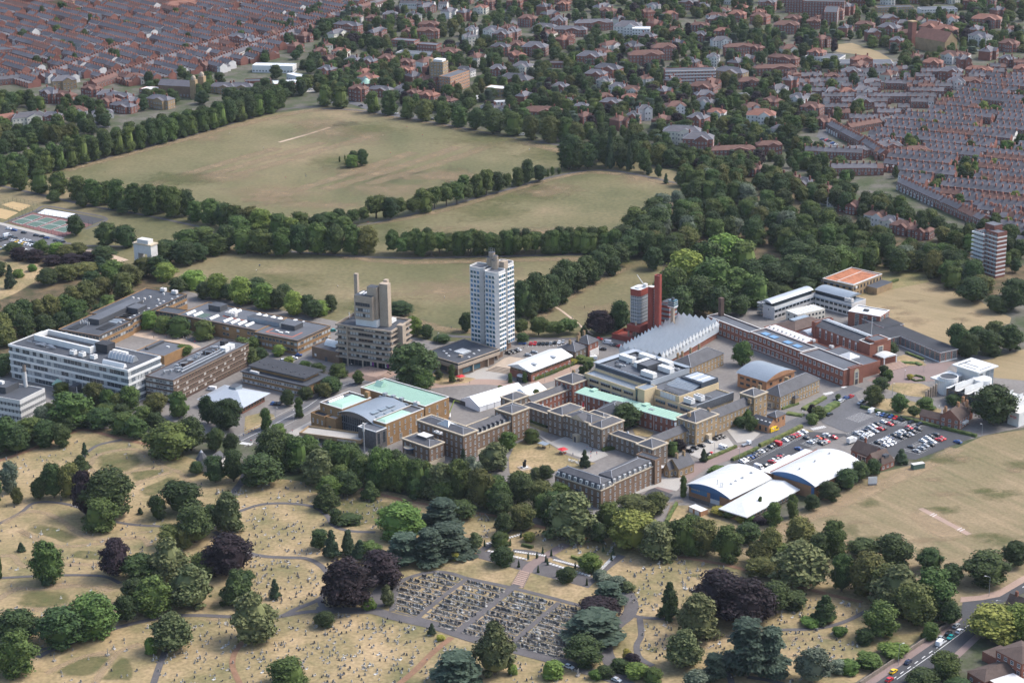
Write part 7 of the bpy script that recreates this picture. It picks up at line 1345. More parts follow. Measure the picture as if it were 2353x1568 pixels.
def trunk_mesh():
 mb = MB(); rnd = random.Random(3); n = 8
 def tp(a, b_, r0, r1):
  a, b_ = Vector(a), Vector(b_); d = (b_ - a).normalized(); u = d.orthogonal().normalized(); w = d.cross(u)
  for i in range(n):
   p = [u * cos(2 * pi * q / n) + w * sin(2 * pi * q / n) for q in (i, i + 1)]
   mb.poly([a + p[0] * r0, a + p[1] * r0, b_ + p[1] * r1, b_ + p[0] * r1], 'bark')
 tp((0, 0, 0), (0.05, 0, 4.5), 0.5, 0.36); tp((0.05, 0, 4.5), (0, 0.2, 9), 0.36, 0.2)
 for i in range(5): a = i * 1.26; tp((0.05, 0, 3.6 + i * 0.6), (2.9 * cos(a), 2.9 * sin(a), 8 + i * 0.7), 0.2, 0.06)
 return mb.mesh('trunk')
TRUNK = trunk_mesh(); TC_ = {}
TREE_N = [0]
SPECS = []
def tree(x, y, h, r, k, label, group): SPECS.append((x, y, h, r, k, label, group))
def make_tree(x, y, h, r, k, label, group):
 """thing: Empty at the foot, with trunk and crown"""
 nm = KIND[k][2]; j = TREE_N[0] = TREE_N[0] + 1
 cat = 'shrub' if nm == 'shrub' else 'tree'
 rz = random.random() * 6.28
 if nm == 'shrub':
  o = put('shrub', crowns(k, j), None, (x, y, 0), rz, (r / 6, r / 6, h / 18)); return tag(o, label, cat, group)
 t = tag(empty(nm, (x, y, 0), rz), label, cat, group)
 zo = 0.05 if k == 's' else 0.0
 put('crown', crowns(k, j), t, (0, 0, h * zo), 0, (r / 6, r / 6, h * (1 - zo) / 18))
 put('trunk', TRUNK, t, (0, 0, 0), 0, (r / 6, r / 6, h / 18)); return t
def px_tree(cx, top, bot, w, k, label, group):
 s = PXM(cx, bot); r = w / 2 / s
 by = bot - 0.28 * r * s * 0.8; h = (by - top) / (PXM(cx, by) * 0.952) * 1.03
 g = G(cx, by); return tree(g.x, g.y, max(h, 1.0), r * (1.34 if k in 'nu' else 1.14), k, label, group)
def tree_list(txt, labels, group):
 """txt: 'cx top bottom width kind; ...' read off the photograph"""
 for q in txt.replace('\n', ' ').split(';'):
  q = q.split()
  if len(q) < 5: continue
  k = q[4]; lb = labels.get(k) or labels['*']
  px_tree(*[float(a) for a in q[:4]], k, lb, group + ' (' + LN[k] + ')')
LN = dict(o='mid green', v='upright green', s='spreading', d='dark green', e='dark upright', b='olive', c='chestnut', l='lime green', g='bright green', w='yellow green', p='copper', k='cedar', n='conifer', y='columnar', u='yew', h='hedge green shrub', x='dark shrub', q='golden shrub', i='silver shrub', z='silver leaved', r='bright shrub', m='purple shrub')
AD = dict(o='round mid green broadleaf tree', v='upright mid green broadleaf tree', s='spreading flat-topped green tree', d='dark green broadleaf tree', e='dark upright broadleaf tree', b='olive brown-tinged broadleaf tree', c='horse chestnut with pale rusty leaf tips', l='lime green full-crowned tree', g='bright fresh green tree', w='yellow-green full-crowned tree', p='near-black purple copper beech', k='blue-grey layered cedar', n='narrow conical conifer', y='slim columnar tree', u='dark conical yew', h='clipped green shrub', x='dark green shrub', q='golden yellow shrub', i='silvery grey shrub', z='silver-leaved tree', r='bright green shrub', m='purple-leaved shrub')
def labs(place): return {k: v + ' ' + place for k, v in AD.items()} | {'*': 'tree ' + place}
tree_list('''393 974 1058 105 o;496 985 1040 40 d;531 997 1046 34 d;624 990 1088 72 d;495 1050 1113 50 e;452 1061 1092 30 d;537 1035 1110 45 e;598 1046 1122 90 d;125 1065 1148 50 d;163 1065 1148 52 b;92 1098 1150 36 d;197 1084 1190 50 p;250 1084 1197 108 d;231 1148 1224 78 o;363 1139 1197 38 d;420 1107 1186 85 d;450 1163 1254 82 d;395 1207 1260 55 b;526 1130 1231 68 c;484 1160 1215 45 d;269 1239 1330 72 p;526 1231 1326 105 p;390 1235 1338 85 c;469 1271 1325 65 o;325 1273 1338 82 d;356 1326 1417 85 o;310 1330 1390 60 d;291 1368 1432 52 d;439 1296 1402 105 c;541 1307 1394 70 u;560 1310 1370 50 e;108 1243 1345 68 o;110 1269 1347 32 n;49 1245 1268 20 n;212 1368 1470 105 o;140 1398 1493 105 d;42 1402 1478 95 d;42 1451 1557 88 o;397 1406 1500 90 c;583 1360 1481 108 c;632 1328 1377 26 n;745 1406 1443 44 d;762 1217 1286 42 n;734 1217 1266 42 e;798 1217 1277 30 n;665 1515 1580 84 o;322 1165 1182 14 n;195 1016 1048 17 n;23 1061 1135 40 z;-15 1090 1160 40 d;40 1120 1160 24 b;186 1045 1085 45 u;425 1215 1262 40 b;0 1265 1330 12 o;345 1465 1505 30 r''', labs('on the dry grass of the old cemetery'), 'trees in the old cemetery')
tree_list('''801 1287 1404 112 p;873 1270 1352 95 p;803 1215 1274 27 n;828 1239 1287 40 n;850 1245 1285 50 o;920 1164 1243 108 g;1015 1148 1215 90 k;1030 1205 1284 115 k;931 1226 1300 90 k;985 1215 1300 80 k;1090 1222 1266 40 c;890 1342 1395 32 c;848 1373 1402 29 r;1150 1224 1260 42 o;1154 1258 1306 50 d;1215 1222 1245 28 w;1356 1272 1315 52 g;1303 1303 1344 44 d;1205 1160 1218 50 b;1397 1339 1398 76 k;1373 1376 1424 92 p;1367 1407 1480 142 k;1343 1462 1534 84 d;1137 1424 1558 88 c;1051 1500 1585 118 k;1538 1335 1424 50 u;992 1430 1460 20 n;1140 1195 1212 12 n;1043 1270 1288 20 q;1050 1272 1286 18 q;1012 1458 1472 18 q;1390 1320 1345 32 i;1420 1325 1352 36 i;1440 1335 1360 34 c;1380 1310 1335 30 i;1450 1500 1540 36 m;1465 1525 1560 50 r;1425 1515 1545 40 x;1500 1535 1570 40 o;1440 1490 1515 18 q;1370 1538 1560 28 r;1390 1530 1558 34 x;1180 1525 1550 24 r;1265 1520 1560 50 r;770 1170 1205 26 x;803 1185 1207 52 x''', labs('near the oval burial ground'), 'trees around the oval burial ground')
tree_list('''630 994 1085 70 o;684 1007 1087 56 o;733 1033 1120 76 c;785 1020 1097 56 v;710 1000 1050 40 v;759 1097 1150 60 g;751 1113 1174 62 u;803 1085 1143 56 d;836 1050 1118 52 o;875 1028 1128 58 v;910 1035 1090 50 o;921 1050 1136 54 v;957 1058 1138 50 o;1016 1066 1156 82 c;1065 1030 1085 20 n;1055 1058 1160 56 v;1085 1050 1110 40 z;1106 1080 1170 56 b;1135 1017 1087 72 c;1168 994 1038 42 g;1145 1110 1177 56 o;1194 1084 1140 56 v;1194 945 1005 38 n;1221 987 1019 36 o;1165 960 1000 44 d;1232 1074 1107 36 c;1253 1069 1105 34 d;1245 1107 1175 56 b;1284 1110 1158 46 g;1194 1161 1220 46 b;1270 1140 1205 50 o;1310 1130 1248 118 c;1400 1156 1226 56 o;1464 1143 1190 92 b;1508 1133 1182 50 b;1456 1177 1268 104 w;1510 1200 1290 88 c;1438 927 990 60 d;1343 1033 1074 24 n;1616 1030 1062 18 n;1569 1092 1143 17 y;1430 1170 1230 44 o;1050 1000 1040 42 o;822 1060 1110 36 d;975 1095 1150 40 d;850 1105 1150 44 u;1060 1150 1195 60 d;1160 1180 1230 40 d;1375 1200 1250 40 d;1338 1180 1240 46 d''', labs('in the belt of trees below the campus'), 'trees of the belt below the campus')
tree_list('''1563 1195 1277 62 o;1618 1198 1280 66 b;1672 1210 1294 62 o;1717 1202 1250 58 d;1590 1185 1220 40 d;1768 1215 1294 50 b;1745 1245 1300 56 b;1837 1191 1263 64 b;1880 1225 1290 50 d;1914 1198 1284 58 o;1837 1243 1359 122 c;1751 1284 1328 72 b;1800 1250 1300 50 o;1984 1238 1284 72 d;2053 1232 1308 80 d;1933 1274 1363 52 v;1991 1270 1373 84 b;2060 1298 1420 120 c;2030 1300 1390 80 b;2100 1340 1440 90 b;2135 1260 1315 56 d;2183 1294 1349 50 d;2145 1311 1424 92 o;2180 1380 1440 50 d;2265 1270 1349 96 d;2331 1243 1304 56 d;2025 1383 1469 74 v;2135 1430 1470 40 o;1895 1366 1434 62 u;1655 1315 1430 130 p;1715 1335 1445 120 p;1780 1340 1410 70 d;1604 1363 1476 96 c;1573 1445 1538 80 c;1715 1421 1565 110 k;1770 1440 1560 80 k;1865 1490 1575 78 z;1923 1517 1548 38 i;2283 1397 1476 116 w;2340 1390 1470 80 l;1985 1445 1480 40 x;1930 1440 1462 30 r;1860 1420 1440 40 r;2055 1480 1510 60 r;2000 1500 1535 60 r;1945 1520 1550 50 r;1820 1360 1400 60 x;2170 1500 1560 70 o;2120 1540 1580 70 d;2200 1560 1590 60 d;1640 1500 1570 60 k;1600 1540 1585 50 i''', labs('between the cricket ground and the main road'), 'trees between cricket ground and road')
tree_list('''342 717 761 40 g;375 728 768 42 o;411 731 777 54 o;468 739 784 46 o;422 793 820 40 g;165 905 985 92 o;144 880 912 40 o;218 880 935 46 b;247 895 944 34 v;298 887 944 46 v;270 905 945 36 b;411 900 964 42 o;360 905 950 50 b;330 935 985 46 o;478 910 977 36 d;524 920 993 60 d;505 925 985 40 e;10 817 865 60 d;15 960 1040 60 d;70 962 1015 70 o;100 935 980 40 z;40 980 1045 60 d;105 970 1030 56 d;140 975 1030 44 d;285 950 1000 60 o;230 940 990 60 d;310 960 1010 50 o;440 960 1040 60 d;555 775 812 36 v;575 800 840 44 o;600 800 830 32 d;583 775 805 28 v;640 794 820 30 l;665 820 838 26 l;779 837 869 42 o;730 835 860 34 d;700 830 850 28 g;824 852 885 24 v;761 869 908 50 d;745 880 915 30 b;702 890 920 34 d;661 897 936 30 d;687 913 962 20 y;612 938 990 26 y;640 975 1000 36 o;630 985 1020 40 o;722 880 905 20 h;952 792 893 104 d;970 849 902 50 o;935 850 880 40 b;918 694 728 56 d;949 728 775 38 l;980 748 780 30 d;1015 770 790 36 d;1070 720 765 30 d;1038 838 880 16 y;1008 851 872 18 d;1237 730 775 40 s;1268 740 774 36 s;1287 742 774 30 s;1307 734 769 42 s;1379 717 773 58 p;1422 694 765 46 d;1341 748 774 23 u;1196 735 773 34 s;1200 765 790 28 d;1602 735 751 30 l;1704 786 843 42 v;1205 855 880 12 y;1148 885 900 13 y;1190 880 905 14 y;1172 857 880 10 y;1345 835 862 14 v;1355 830 850 16 d;1310 860 878 12 x;1335 842 858 12 x;1262 897 920 24 v;1230 895 915 22 v;2007 887 934 42 b;2023 868 902 34 e;2065 905 950 36 v;2100 934 962 30 s;2128 915 946 40 o;2194 908 934 40 d;2280 887 984 92 d;2200 748 818 50 d;2225 770 825 46 d;2241 752 792 40 d;2269 761 821 62 d;2285 739 780 40 b;2320 748 811 52 d;2233 642 700 66 d;2288 682 722 52 d;2326 645 717 62 d;2255 635 680 50 b;2070 1031 1066 34 n;2046 788 818 34 d;1905 1107 1154 48 d;1944 1077 1128 52 d;1975 1061 1107 42 d;2004 1056 1095 35 d;1864 1136 1174 33 d;1820 1136 1191 28 y;1779 1154 1211 38 y;1700 958 985 30 d;1715 940 972 24 v;1724 955 992 28 v;1560 1010 1038 30 p;1545 1015 1050 26 o;1865 930 955 20 p;1880 935 965 30 h;1865 950 975 26 h;2020 870 890 24 r;2040 850 875 20 r;1990 830 850 24 x;2030 840 865 20 x;1655 1165 1185 36 q;1680 1170 1192 34 h;1720 1180 1200 36 r;1745 1190 1205 30 m;1700 1185 1200 20 q;1768 1178 1200 36 r;1600 1190 1215 36 x;2090 860 872 14 q;1925 905 920 12 h;1645 1070 1090 40 r;1310 820 836 34 q;1345 822 836 36 h;1330 815 834 30 h;1655 965 985 14 x;1580 985 1002 22 x;1745 1140 1175 12 y''', labs('among the campus buildings'), 'campus trees')
tree_list('''378 608 650 52 l;445 623 668 54 l;500 632 690 50 l;553 640 705 52 l;610 655 715 54 l;675 672 728 42 l;738 692 728 36 l;410 640 680 40 d;470 650 690 40 d;525 655 695 34 d;580 650 700 46 d;640 665 715 40 d;705 680 725 38 d;590 640 680 44 d;720 690 735 40 d;760 680 720 30 d;655 655 690 36 d;365 590 640 50 d;376 558 612 46 d;385 555 610 60 d;420 560 615 60 d;455 560 605 46 d;430 530 575 60 o;470 525 570 60 o;495 540 590 56 o;330 595 640 46 b;300 610 660 50 b;260 600 660 56 o;285 630 690 50 b;235 640 690 50 b;200 650 710 52 b;215 625 670 46 d;170 660 715 50 b;150 680 735 46 o;120 680 740 46 b;180 690 745 46 v;90 690 745 46 b;60 690 750 46 d;30 700 760 46 d;0 720 780 50 b;15 745 800 46 b;60 725 780 50 d;105 725 775 46 d;140 720 765 40 d;180 720 755 36 d;230 700 735 40 d;250 680 720 40 o;25 610 665 27 n;-15 690 740 40 d;205 580 605 36 p;165 585 610 50 p;120 588 612 40 p;80 575 605 40 p;45 570 600 40 p;230 590 625 40 n;195 605 640 60 b;150 610 650 50 b;110 620 660 46 d;240 567 605 50 d;130 560 590 40 l;155 565 595 44 b;180 560 592 40 b;95 553 590 32 v;175 498 545 38 d;246 515 572 48 d;290 520 575 46 d;190 445 480 28 d;285 465 495 34 d;125 440 468 30 d;30 560 585 40 d;-10 600 640 50 d;45 620 640 24 r;75 608 625 18 r''', labs('behind the courtyard blocks by the park'), 'trees behind the courtyard blocks')
tree_list('''47 378 440 40 o;92 392 448 40 o;135 398 452 42 o;-5 380 430 40 d;180 408 462 42 o;210 415 465 36 o;222 420 476 40 o;247 420 472 34 o;270 418 485 46 o;310 425 492 44 o;345 428 498 44 o;375 430 492 40 o;400 433 505 44 o;425 440 500 44 d;450 465 512 38 o;485 460 520 46 o;515 470 528 44 d;540 475 535 46 o;575 480 540 52 b;545 500 560 56 o;600 485 550 56 l;640 495 560 50 o;520 520 580 50 d;560 530 585 52 o;600 530 590 56 o;650 525 592 50 o;690 520 590 50 d;730 515 590 50 o;690 490 545 50 o;770 520 590 50 d;810 520 588 46 o;845 525 588 44 b;790 500 540 40 o;760 490 530 40 o;730 495 540 44 d;670 505 560 46 l''', labs('lining the curved park avenue'), 'trees of the curved park avenue')
def rowtrees(pts, n, h, w, ks, place, group, jit=1.2):
 P = [G(*p) for p in pts]; seg = [(P[i + 1] - P[i]).length for i in range(len(P) - 1)]; tot = sum(seg)
 for i in range(n):
  d = tot * (i + 0.5) / n; j = 0
  while d > seg[j] and j < len(seg) - 1: d -= seg[j]; j += 1
  p = P[j].lerp(P[j + 1], d / seg[j]); k = random.choice(ks)
  tree(p.x + random.uniform(-jit, jit), p.y + random.uniform(-jit, jit), h * random.uniform(0.85, 1.12), w / 2 * random.uniform(0.88, 1.14), k, AD[k] + ' ' + place, group + ' (' + LN[k] + ')')
FAR = S_(TL, (-40, 1255), (300, 1160), (700, 1060), (1180, 935), (1650, 800), (1900, 735))
rowtrees(FAR, 27, 19, 12.5, 'oood', 'in the long dense row along the far park edge', 'far edge avenue')
rowtrees([(x + 4, y - 8) for x, y in FAR], 25, 19, 12.5, 'oodd', 'in the long dense row along the far park edge', 'far edge avenue')
rowtrees([(x + 6, y - 17) for x, y in FAR], 20, 18, 12.5, 'ood', 'in the long dense row along the far park edge', 'far edge avenue')
rowtrees([(888, 588), (1100, 587), (1420, 580)], 24, 14.5, 10.5, 'so', 'in the straight avenue crossing the park', 'straight park avenue')
rowtrees([(890, 580), (1100, 578), (1400, 572)], 20, 14.5, 10.5, 'sd', 'in the straight avenue crossing the park', 'straight park avenue')
tree_list(';'.join('%f %f %f %f %s' % (*TM(x, t), TM(0, bb)[1], w / 2.917, k) for x, t, bb, w, k in ((30, 1430, 1530, 90, 'd'), (120, 1405, 1530, 100, 'd'), (210, 1410, 1515, 90, 's'), (285, 1395, 1500, 80, 's'), (365, 1320, 1480, 150, 's'), (460, 1330, 1480, 110, 'd'), (530, 1335, 1460, 90, 's'), (610, 1340, 1450, 90, 's'), (680, 1275, 1435, 130, 'o'), (755, 1255, 1410, 100, 's'), (835, 1235, 1395, 110, 's'), (905, 1225, 1380, 110, 's'), (975, 1245, 1360, 100, 's'), (955, 1180, 1280, 90, 'o'), (1045, 1180, 1330, 100, 'o'), (1105, 1150, 1320, 100, 's'), (1180, 1160, 1300, 90, 'd'), (1240, 1170, 1280, 60, 's'), (1310, 1130, 1255, 80, 'o'), (1375, 1080, 1240, 90, 'd'), (1460, 1115, 1225, 90, 'd'), (1545, 1120, 1180, 25, 'v'), (1590, 1125, 1170, 25, 'v'), (1515, 1135, 1190, 20, 'v'), (270, 1010, 1120, 80, 'd'), (200, 1045, 1130, 95, 'g'), (215, 1015, 1100, 60, 'd'), (120, 1050, 1090, 14, 'y'), (155, 1040, 1080, 10, 'y'))), labs('along the diagonal path between the park lawns'), 'trees on the diagonal park path')
tree_list(';'.join('%f %f %f %f %s' % (*TM(x, t), TM(0, bb)[1], w / 2.917, k) for x, t, bb, w, k in ((20, 580, 720, 90, 'o'), (125, 590, 735, 110, 'o'), (345, 625, 765, 95, 'o'), (455, 620, 780, 110, 'o'), (575, 660, 805, 95, 'o'), (685, 675, 820, 120, 'b'), (810, 690, 840, 110, 'o'), (925, 725, 860, 110, 'o'), (1035, 735, 880, 110, 'd'), (1150, 745, 910, 150, 'd'), (1285, 765, 920, 120, 'o'), (1400, 785, 945, 100, 'b'), (1530, 790, 965, 140, 'b'), (1640, 800, 960, 110, 'o'), (1700, 830, 960, 110, 'b'))), labs('in the spaced row on the far side of the park'), 'spaced row across the park')
tree_list(';'.join('%f %f %f %f %s' % (*TM(x, t), TM(0, bb)[1], w / 2.917, k) for x, t, bb, w, k in ((1660, 920, 1150, 150, 'd'), (1720, 960, 1150, 150, 'd'), (1780, 970, 1145, 130, 'd'), (1690, 920, 1040, 120, 'o'), (1850, 910, 1090, 110, 'd'), (1900, 900, 1130, 130, 'd'), (1930, 880, 1140, 60, 'n'), (2010, 990, 1140, 100, 'd'), (2060, 970, 1150, 60, 'n'), (2160, 1005, 1165, 90, 'v'), (2255, 1110, 1195, 45, 'd'), (2305, 1165, 1235, 38, 'n'), (2090, 950, 1110, 100, 'd'), (2260, 980, 1120, 110, 'b'), (2330, 1010, 1130, 100, 'd'), (1980, 930, 1090, 110, 'd'), (2190, 1120, 1175, 45, 'd'))), labs('in the grove at the corner of the park'), 'grove at the park corner')
tree_list('''1200 650 735 50 d;1228 632 725 60 d;1262 635 710 50 d;1215 690 735 40 d;1250 660 720 46 d;1285 618 690 50 d;1300 600 680 50 d;1320 605 670 46 d;1345 590 655 50 d;1370 580 645 50 d;1395 565 632 50 d;1420 560 615 50 d;1440 545 600 50 d;1405 590 635 40 d;1360 610 655 40 d;1325 625 675 40 d;1290 650 700 40 d;1265 670 715 36 d;1460 530 590 56 d;1430 520 575 60 d;1480 500 570 60 d;1460 480 545 56 o;1510 480 550 60 d;1500 460 520 50 d''', labs('in the dark diagonal belt of the park'), 'dark diagonal belt')
tree_list('''1545 620 715 70 o;1575 580 680 80 l;1620 560 660 90 o;1665 545 650 90 l;1705 560 655 80 o;1640 600 700 90 o;1690 620 700 80 o;1725 600 680 60 d;1600 640 725 70 d;1560 660 740 60 d;1650 660 735 60 d;1700 680 730 50 d;1520 640 700 50 d;1740 640 710 60 o;1770 650 705 50 d;1780 610 670 70 d;1820 590 660 70 d;1860 600 665 70 d;1890 570 650 70 d;1930 570 640 60 o;1800 660 700 40 o;1850 640 680 50 d;1760 590 650 60 d;1830 560 620 70 d''', labs('in the bright wood behind the red tower'), 'wood behind the red tower')
# ---- distant woods, gardens and street trees: far past what anyone would count, as one object
pts, attr = [], []
def scatter(poly, n, hr, rr, ks, avoid=None):
 xs = [p[0] for p in poly]; ys = [p[1] for p in poly]; c = 0; t = 0
 while c < n and t < n * 40:
  t += 1; x, y = random.uniform(min(xs), max(xs)), random.uniform(min(ys), max(ys))
  if not inpoly(x, y, poly): continue
  if avoid and avoid(x, y): continue
  g = G(x, y); pts.append((g.x, g.y, 0)); attr.append((random.choice(ks), random.uniform(*rr) / 6, random.uniform(*hr) / 18)); c += 1
WOOD = [(1470, 560), (1500, 500), (1580, 440), (1650, 420), (1750, 470), (1850, 500), (1950, 540), (2080, 590), (2200, 620), (2260, 650), (2200, 670), (2120, 650), (2030, 620), (1930, 640), (1880, 640), (1800, 600), (1700, 560), (1580, 580), (1520, 620), (1480, 620)]
scatter(WOOD, 210, (12, 18), (5, 8), 'dddooooobz')
scatter([(560, 1060), (640, 1030), (800, 1075), (930, 1105), (1060, 1110), (1180, 1130), (1290, 1180), (1400, 1210), (1540, 1240), (1700, 1270), (1700, 1290), (1500, 1265), (1300, 1225), (1100, 1175), (900, 1135), (700, 1105)], 60, (9, 15), (4, 6.5), 'dodov')
scatter([(-20, 960), (200, 955), (340, 960), (440, 985), (330, 1005), (200, 990), (80, 1020), (-20, 1050)], 22, (7, 10), (4, 6), 'dod')
scatter([(1560, 430), (1720, 440), (1900, 480), (2070, 530), (2240, 590), (2230, 560), (2050, 480), (1850, 430), (1700, 400), (1580, 400)], 90, (10, 15), (4, 7), 'dddob')
def houses_avoid():
 cell = {}
 for hx, hy, ha, *_ in HOUSES: cell.setdefault((int(hx // 12), int(hy // 12)), []).append((hx + 2.5 * cos(ha) - 5 * sin(ha), hy + 2.5 * sin(ha) + 5 * cos(ha), 7.0))
 for x, y, r in VILLA: cell.setdefault((int(x // 12), int(y // 12)), []).append((x, y, r))
 def f(px_, py_):
  g = G(px_, py_); c0, c1 = int(g.x // 12), int(g.y // 12)
  for a in (-2, -1, 0, 1, 2):
   for b_ in (-2, -1, 0, 1, 2):
    for x, y, r in cell.get((c0 + a, c1 + b_), ()):
     if (g.x - x) ** 2 + (g.y - y) ** 2 < (r + 0.5) ** 2: return True
     # keep the view of the house's front open: nothing tall just in front of it
     if abs(g.x - x) < r * 0.8 and 0 < y - g.y < r + 5: return True
  for yy in STREETS:
   if yy(px_, py_): return True
  return False
 return f
STREETS = [lambda x, y: inpoly(x, y, GREEN)]
GREEN = S_(TR, (1020, 300), (1200, 280), (1400, 345), (1540, 410), (1530, 450), (1380, 460), (1260, 380), (1090, 360))
AV = houses_avoid()
MID = [(700, 90), (830, 30), (980, 0), (1170, -40), (1600, -60), (2000, -60), (2400, -60), (2400, 60), (2352, 130), (2250, 120), (2060, 200), (1990, 260), (1880, 300), (1800, 330), (1720, 400), (1640, 400), (1560, 400), (1420, 340), (1290, 320), (1100, 280), (900, 240), (760, 225), (680, 215), (700, 150)]
scatter(MID, 1900, (7, 14), (3.2, 6.4), 'ddddoooobbekvp', AV)
scatter([(1540, 390), (1640, 380), (1750, 400), (1850, 400), (1900, 440), (1970, 480), (1960, 390), (1850, 330), (1700, 330), (1560, 330)], 100, (6, 11), (2.8, 5), 'ddddooby', AV)
scatter([(-60, 230), (120, 225), (250, 250), (240, 300), (180, 320), (60, 350), (-60, 360)], 90, (10, 16), (4.5, 7), 'dddoobv', AV)
scatter([(240, 235), (420, 195), (560, 190), (680, 175), (720, 215), (600, 245), (400, 240), (300, 270)], 60, (9, 14), (4, 6.5), 'dddoe', AV)
scatter(TLP, 70, (8, 13), (3, 5.5), 'ddov', AV); scatter(RP, 110, (6, 12), (2.6, 5), 'ddogbw', AV)
scatter([(2180, 560), (2352, 640), (2420, 650), (2420, 560), (2300, 520)], 30, (8, 14), (3.5, 6), 'ddo', AV)
scatter([(600, 60), (760, 20), (830, 40), (740, 90), (640, 110)], 50, (9, 15), (4, 6.5), 'ddnnek', AV)
scatter([(660, 110), (800, 110), (900, 200), (1020, 210), (900, 235), (700, 215)], 40, (9, 14), (4, 6), 'ddoo', AV)
# ================================================================ vehicles
PAINT = dict(w=(0.70, 0.71, 0.72), k=(0.012, 0.013, 0.016), s=(0.33, 0.35, 0.37), r=(0.50, 0.015, 0.02), b=(0.02, 0.07, 0.24), o=(0.62, 0.09, 0.03), y=(0.80, 0.50, 0.02), t=(0.02, 0.28, 0.26), n=(0.03, 0.04, 0.08))
CN = dict(w='white', k='black', s='silver', r='red', b='blue', o='orange', y='yellow', t='teal', n='dark navy')
for k, c in PAINT.items(): M('paint_' + k, c, 0.25, 0, spec=0.6)
def extrude(prof, hw, mat, taper=None):
 """side profile (x, z) list swept across +-hw; taper(z) scales the half width"""
 mb = MB(); n = len(prof); tw = taper or (lambda z: 1.0)
 L = [(x, hw * tw(z), z) for x, z in prof]; R_ = [(x, -hw * tw(z), z) for x, z in prof]
 for i in range(n): j = (i + 1) % n; mb.poly([R_[i], R_[j], L[j], L[i]], mat)
 mb.poly(L[::-1], mat); mb.poly(R_, mat); return mb
CARM = {}
def car_meshes(kind, c):
 if (kind, c) in CARM: return CARM[kind, c]
 p = 'paint_' + c
 if kind == 'car':
  body = extrude([(-2.1, 0.28), (2.1, 0.28), (2.15, 0.62), (1.95, 0.82), (0.95, 0.95), (0.35, 1.40), (-1.2, 1.46), (-1.95, 1.02), (-2.15, 0.7)], 0.88, p, lambda z: 1 if z < 0.96 else 0.82)
  gl = MB()
  gl.poly([(0.98, -0.72, 0.96), (0.98, 0.72, 0.96), (0.38, 0.66, 1.40), (0.38, -0.66, 1.40)], 'glass'); gl.poly([(-1.92, 0.7, 1.05), (-1.92, -0.7, 1.05), (-1.26, -0.66, 1.45), (-1.26, 0.66, 1.45)], 'glass')
  for s in (1, -1): gl.poly([(0.8, s * 0.9, 0.97), (-1.7, s * 0.9, 1.0), (-1.2, s * 0.745, 1.40), (0.3, s * 0.745, 1.36)][::s], 'glass')
  for v in range(len(gl.v)): x, y, z = gl.v[v]; gl.v[v] = (x * 1.012, y, z + 0.012)
  wx, wr = 1.32, 0.33
 else:
  body = extrude([(-2.6, 0.3), (2.6, 0.3), (2.65, 0.9), (2.2, 1.15), (1.6, 2.05), (1.2, 2.2), (-2.5, 2.2), (-2.62, 2.0)], 0.98, p, lambda z: 1 if z < 1.3 else 0.93)
  gl = MB(); gl.poly([(2.23, -0.8, 1.18), (2.23, 0.8, 1.18), (1.66, 0.78, 2.02), (1.66, -0.78, 2.02)], 'glass')
  for s in (1, -1): gl.poly([(1.9, s * 1.0, 1.2), (0.6, s * 1.0, 1.2), (0.6, s * 0.95, 1.9), (1.5, s * 0.95, 1.9)][::s], 'glass')
  wx, wr = 1.6, 0.36
 wh = MB(); n = 10
 for s in (-0.1, 0.1): wh.poly([(wr * cos(2 * pi * i / n), s, wr * sin(2 * pi * i / n)) for i in range(n)][::(-1 if s > 0 else 1)], 'rubber')
 for i in range(n): a, b_ = 2 * pi * i / n, 2 * pi * (i + 1) / n; wh.poly([(wr * cos(a), -0.1, wr * sin(a)), (wr * cos(b_), -0.1, wr * sin(b_)), (wr * cos(b_), 0.1, wr * sin(b_)), (wr * cos(a), 0.1, wr * sin(a))], 'rubber')
 if ('wheel', kind) not in CARM: CARM['wheel', kind] = wh.mesh('wheel')
 CARM[kind, c] = (body.mesh('body'), gl.mesh('window'), CARM['wheel', kind], wx, wr); return CARM[kind, c]
def car(px, c, ang, place, kind='car', grp=None, flip=None):
 bm, gm, wm_, wx, wr = car_meshes(kind, c); g = G(*px)
 a = radians(ang + random.uniform(-3, 3)) + (pi if random.random() < 0.4 else 0)
 o = tag(empty('parked_van' if kind == 'van' else 'parked_car', (g.x, g.y, 0.19), a), CN[c] + (' van ' if kind == 'van' else ' car ') + place, kind, grp)
 sc = random.uniform(0.94, 1.06)
 for q, me, loc in (('body', bm, None), ('window', gm, None)): put(q, me, o, loc, 0, (sc, 1, 1))
 for sx in (1, -1):
  for sy in (1, -1): put('wheel', wm_, o, (sx * wx, sy * 0.84, wr))
 return o
def cars(f, txt, ang, place, grp):
 for q in txt.split(';'):
  q = q.split(); c = q[2]; van = c.isupper()
  car(f(float(q[0]), float(q[1])), c.lower(), float(q[3]) if len(q) > 3 else ang, place, 'van' if van else 'car', grp + ' (' + CN[c.lower()] + (' van' if van else '') + ')')
cars(D, '1280 1225 k;1325 1210 w;1372 1226 r;1398 1217 k;1225 1253 s;1255 1243 w;1300 1260 r;1320 1255 k;1195 1273 n;1265 1277 s;1160 1287 w;1130 1295 s;1230 1295 w;1212 1304 w;1190 1312 w;1180 1327 s;1490 1265 k;1512 1252 r;1580 1262 k;1545 1280 k;1460 1278 w;1438 1292 w;1522 1300 s;1495 1308 k;1405 1308 k;1450 1323 k;1372 1325 n;1355 1334 w;1335 1343 w;1310 1350 w;1285 1362 k;1392 1360 w;1370 1371 w;1340 1380 w;1707 1302 k;1672 1316 k;1645 1327 w;1755 1330 r;1730 1340 r;1615 1348 w;1685 1355 w;1672 1377 k;1632 1383 s;1602 1402 s;1565 1422 s;1528 1393 k;1868 1355 b', -46, 'in the big car park behind the pavilion', 'cars in the big car park')
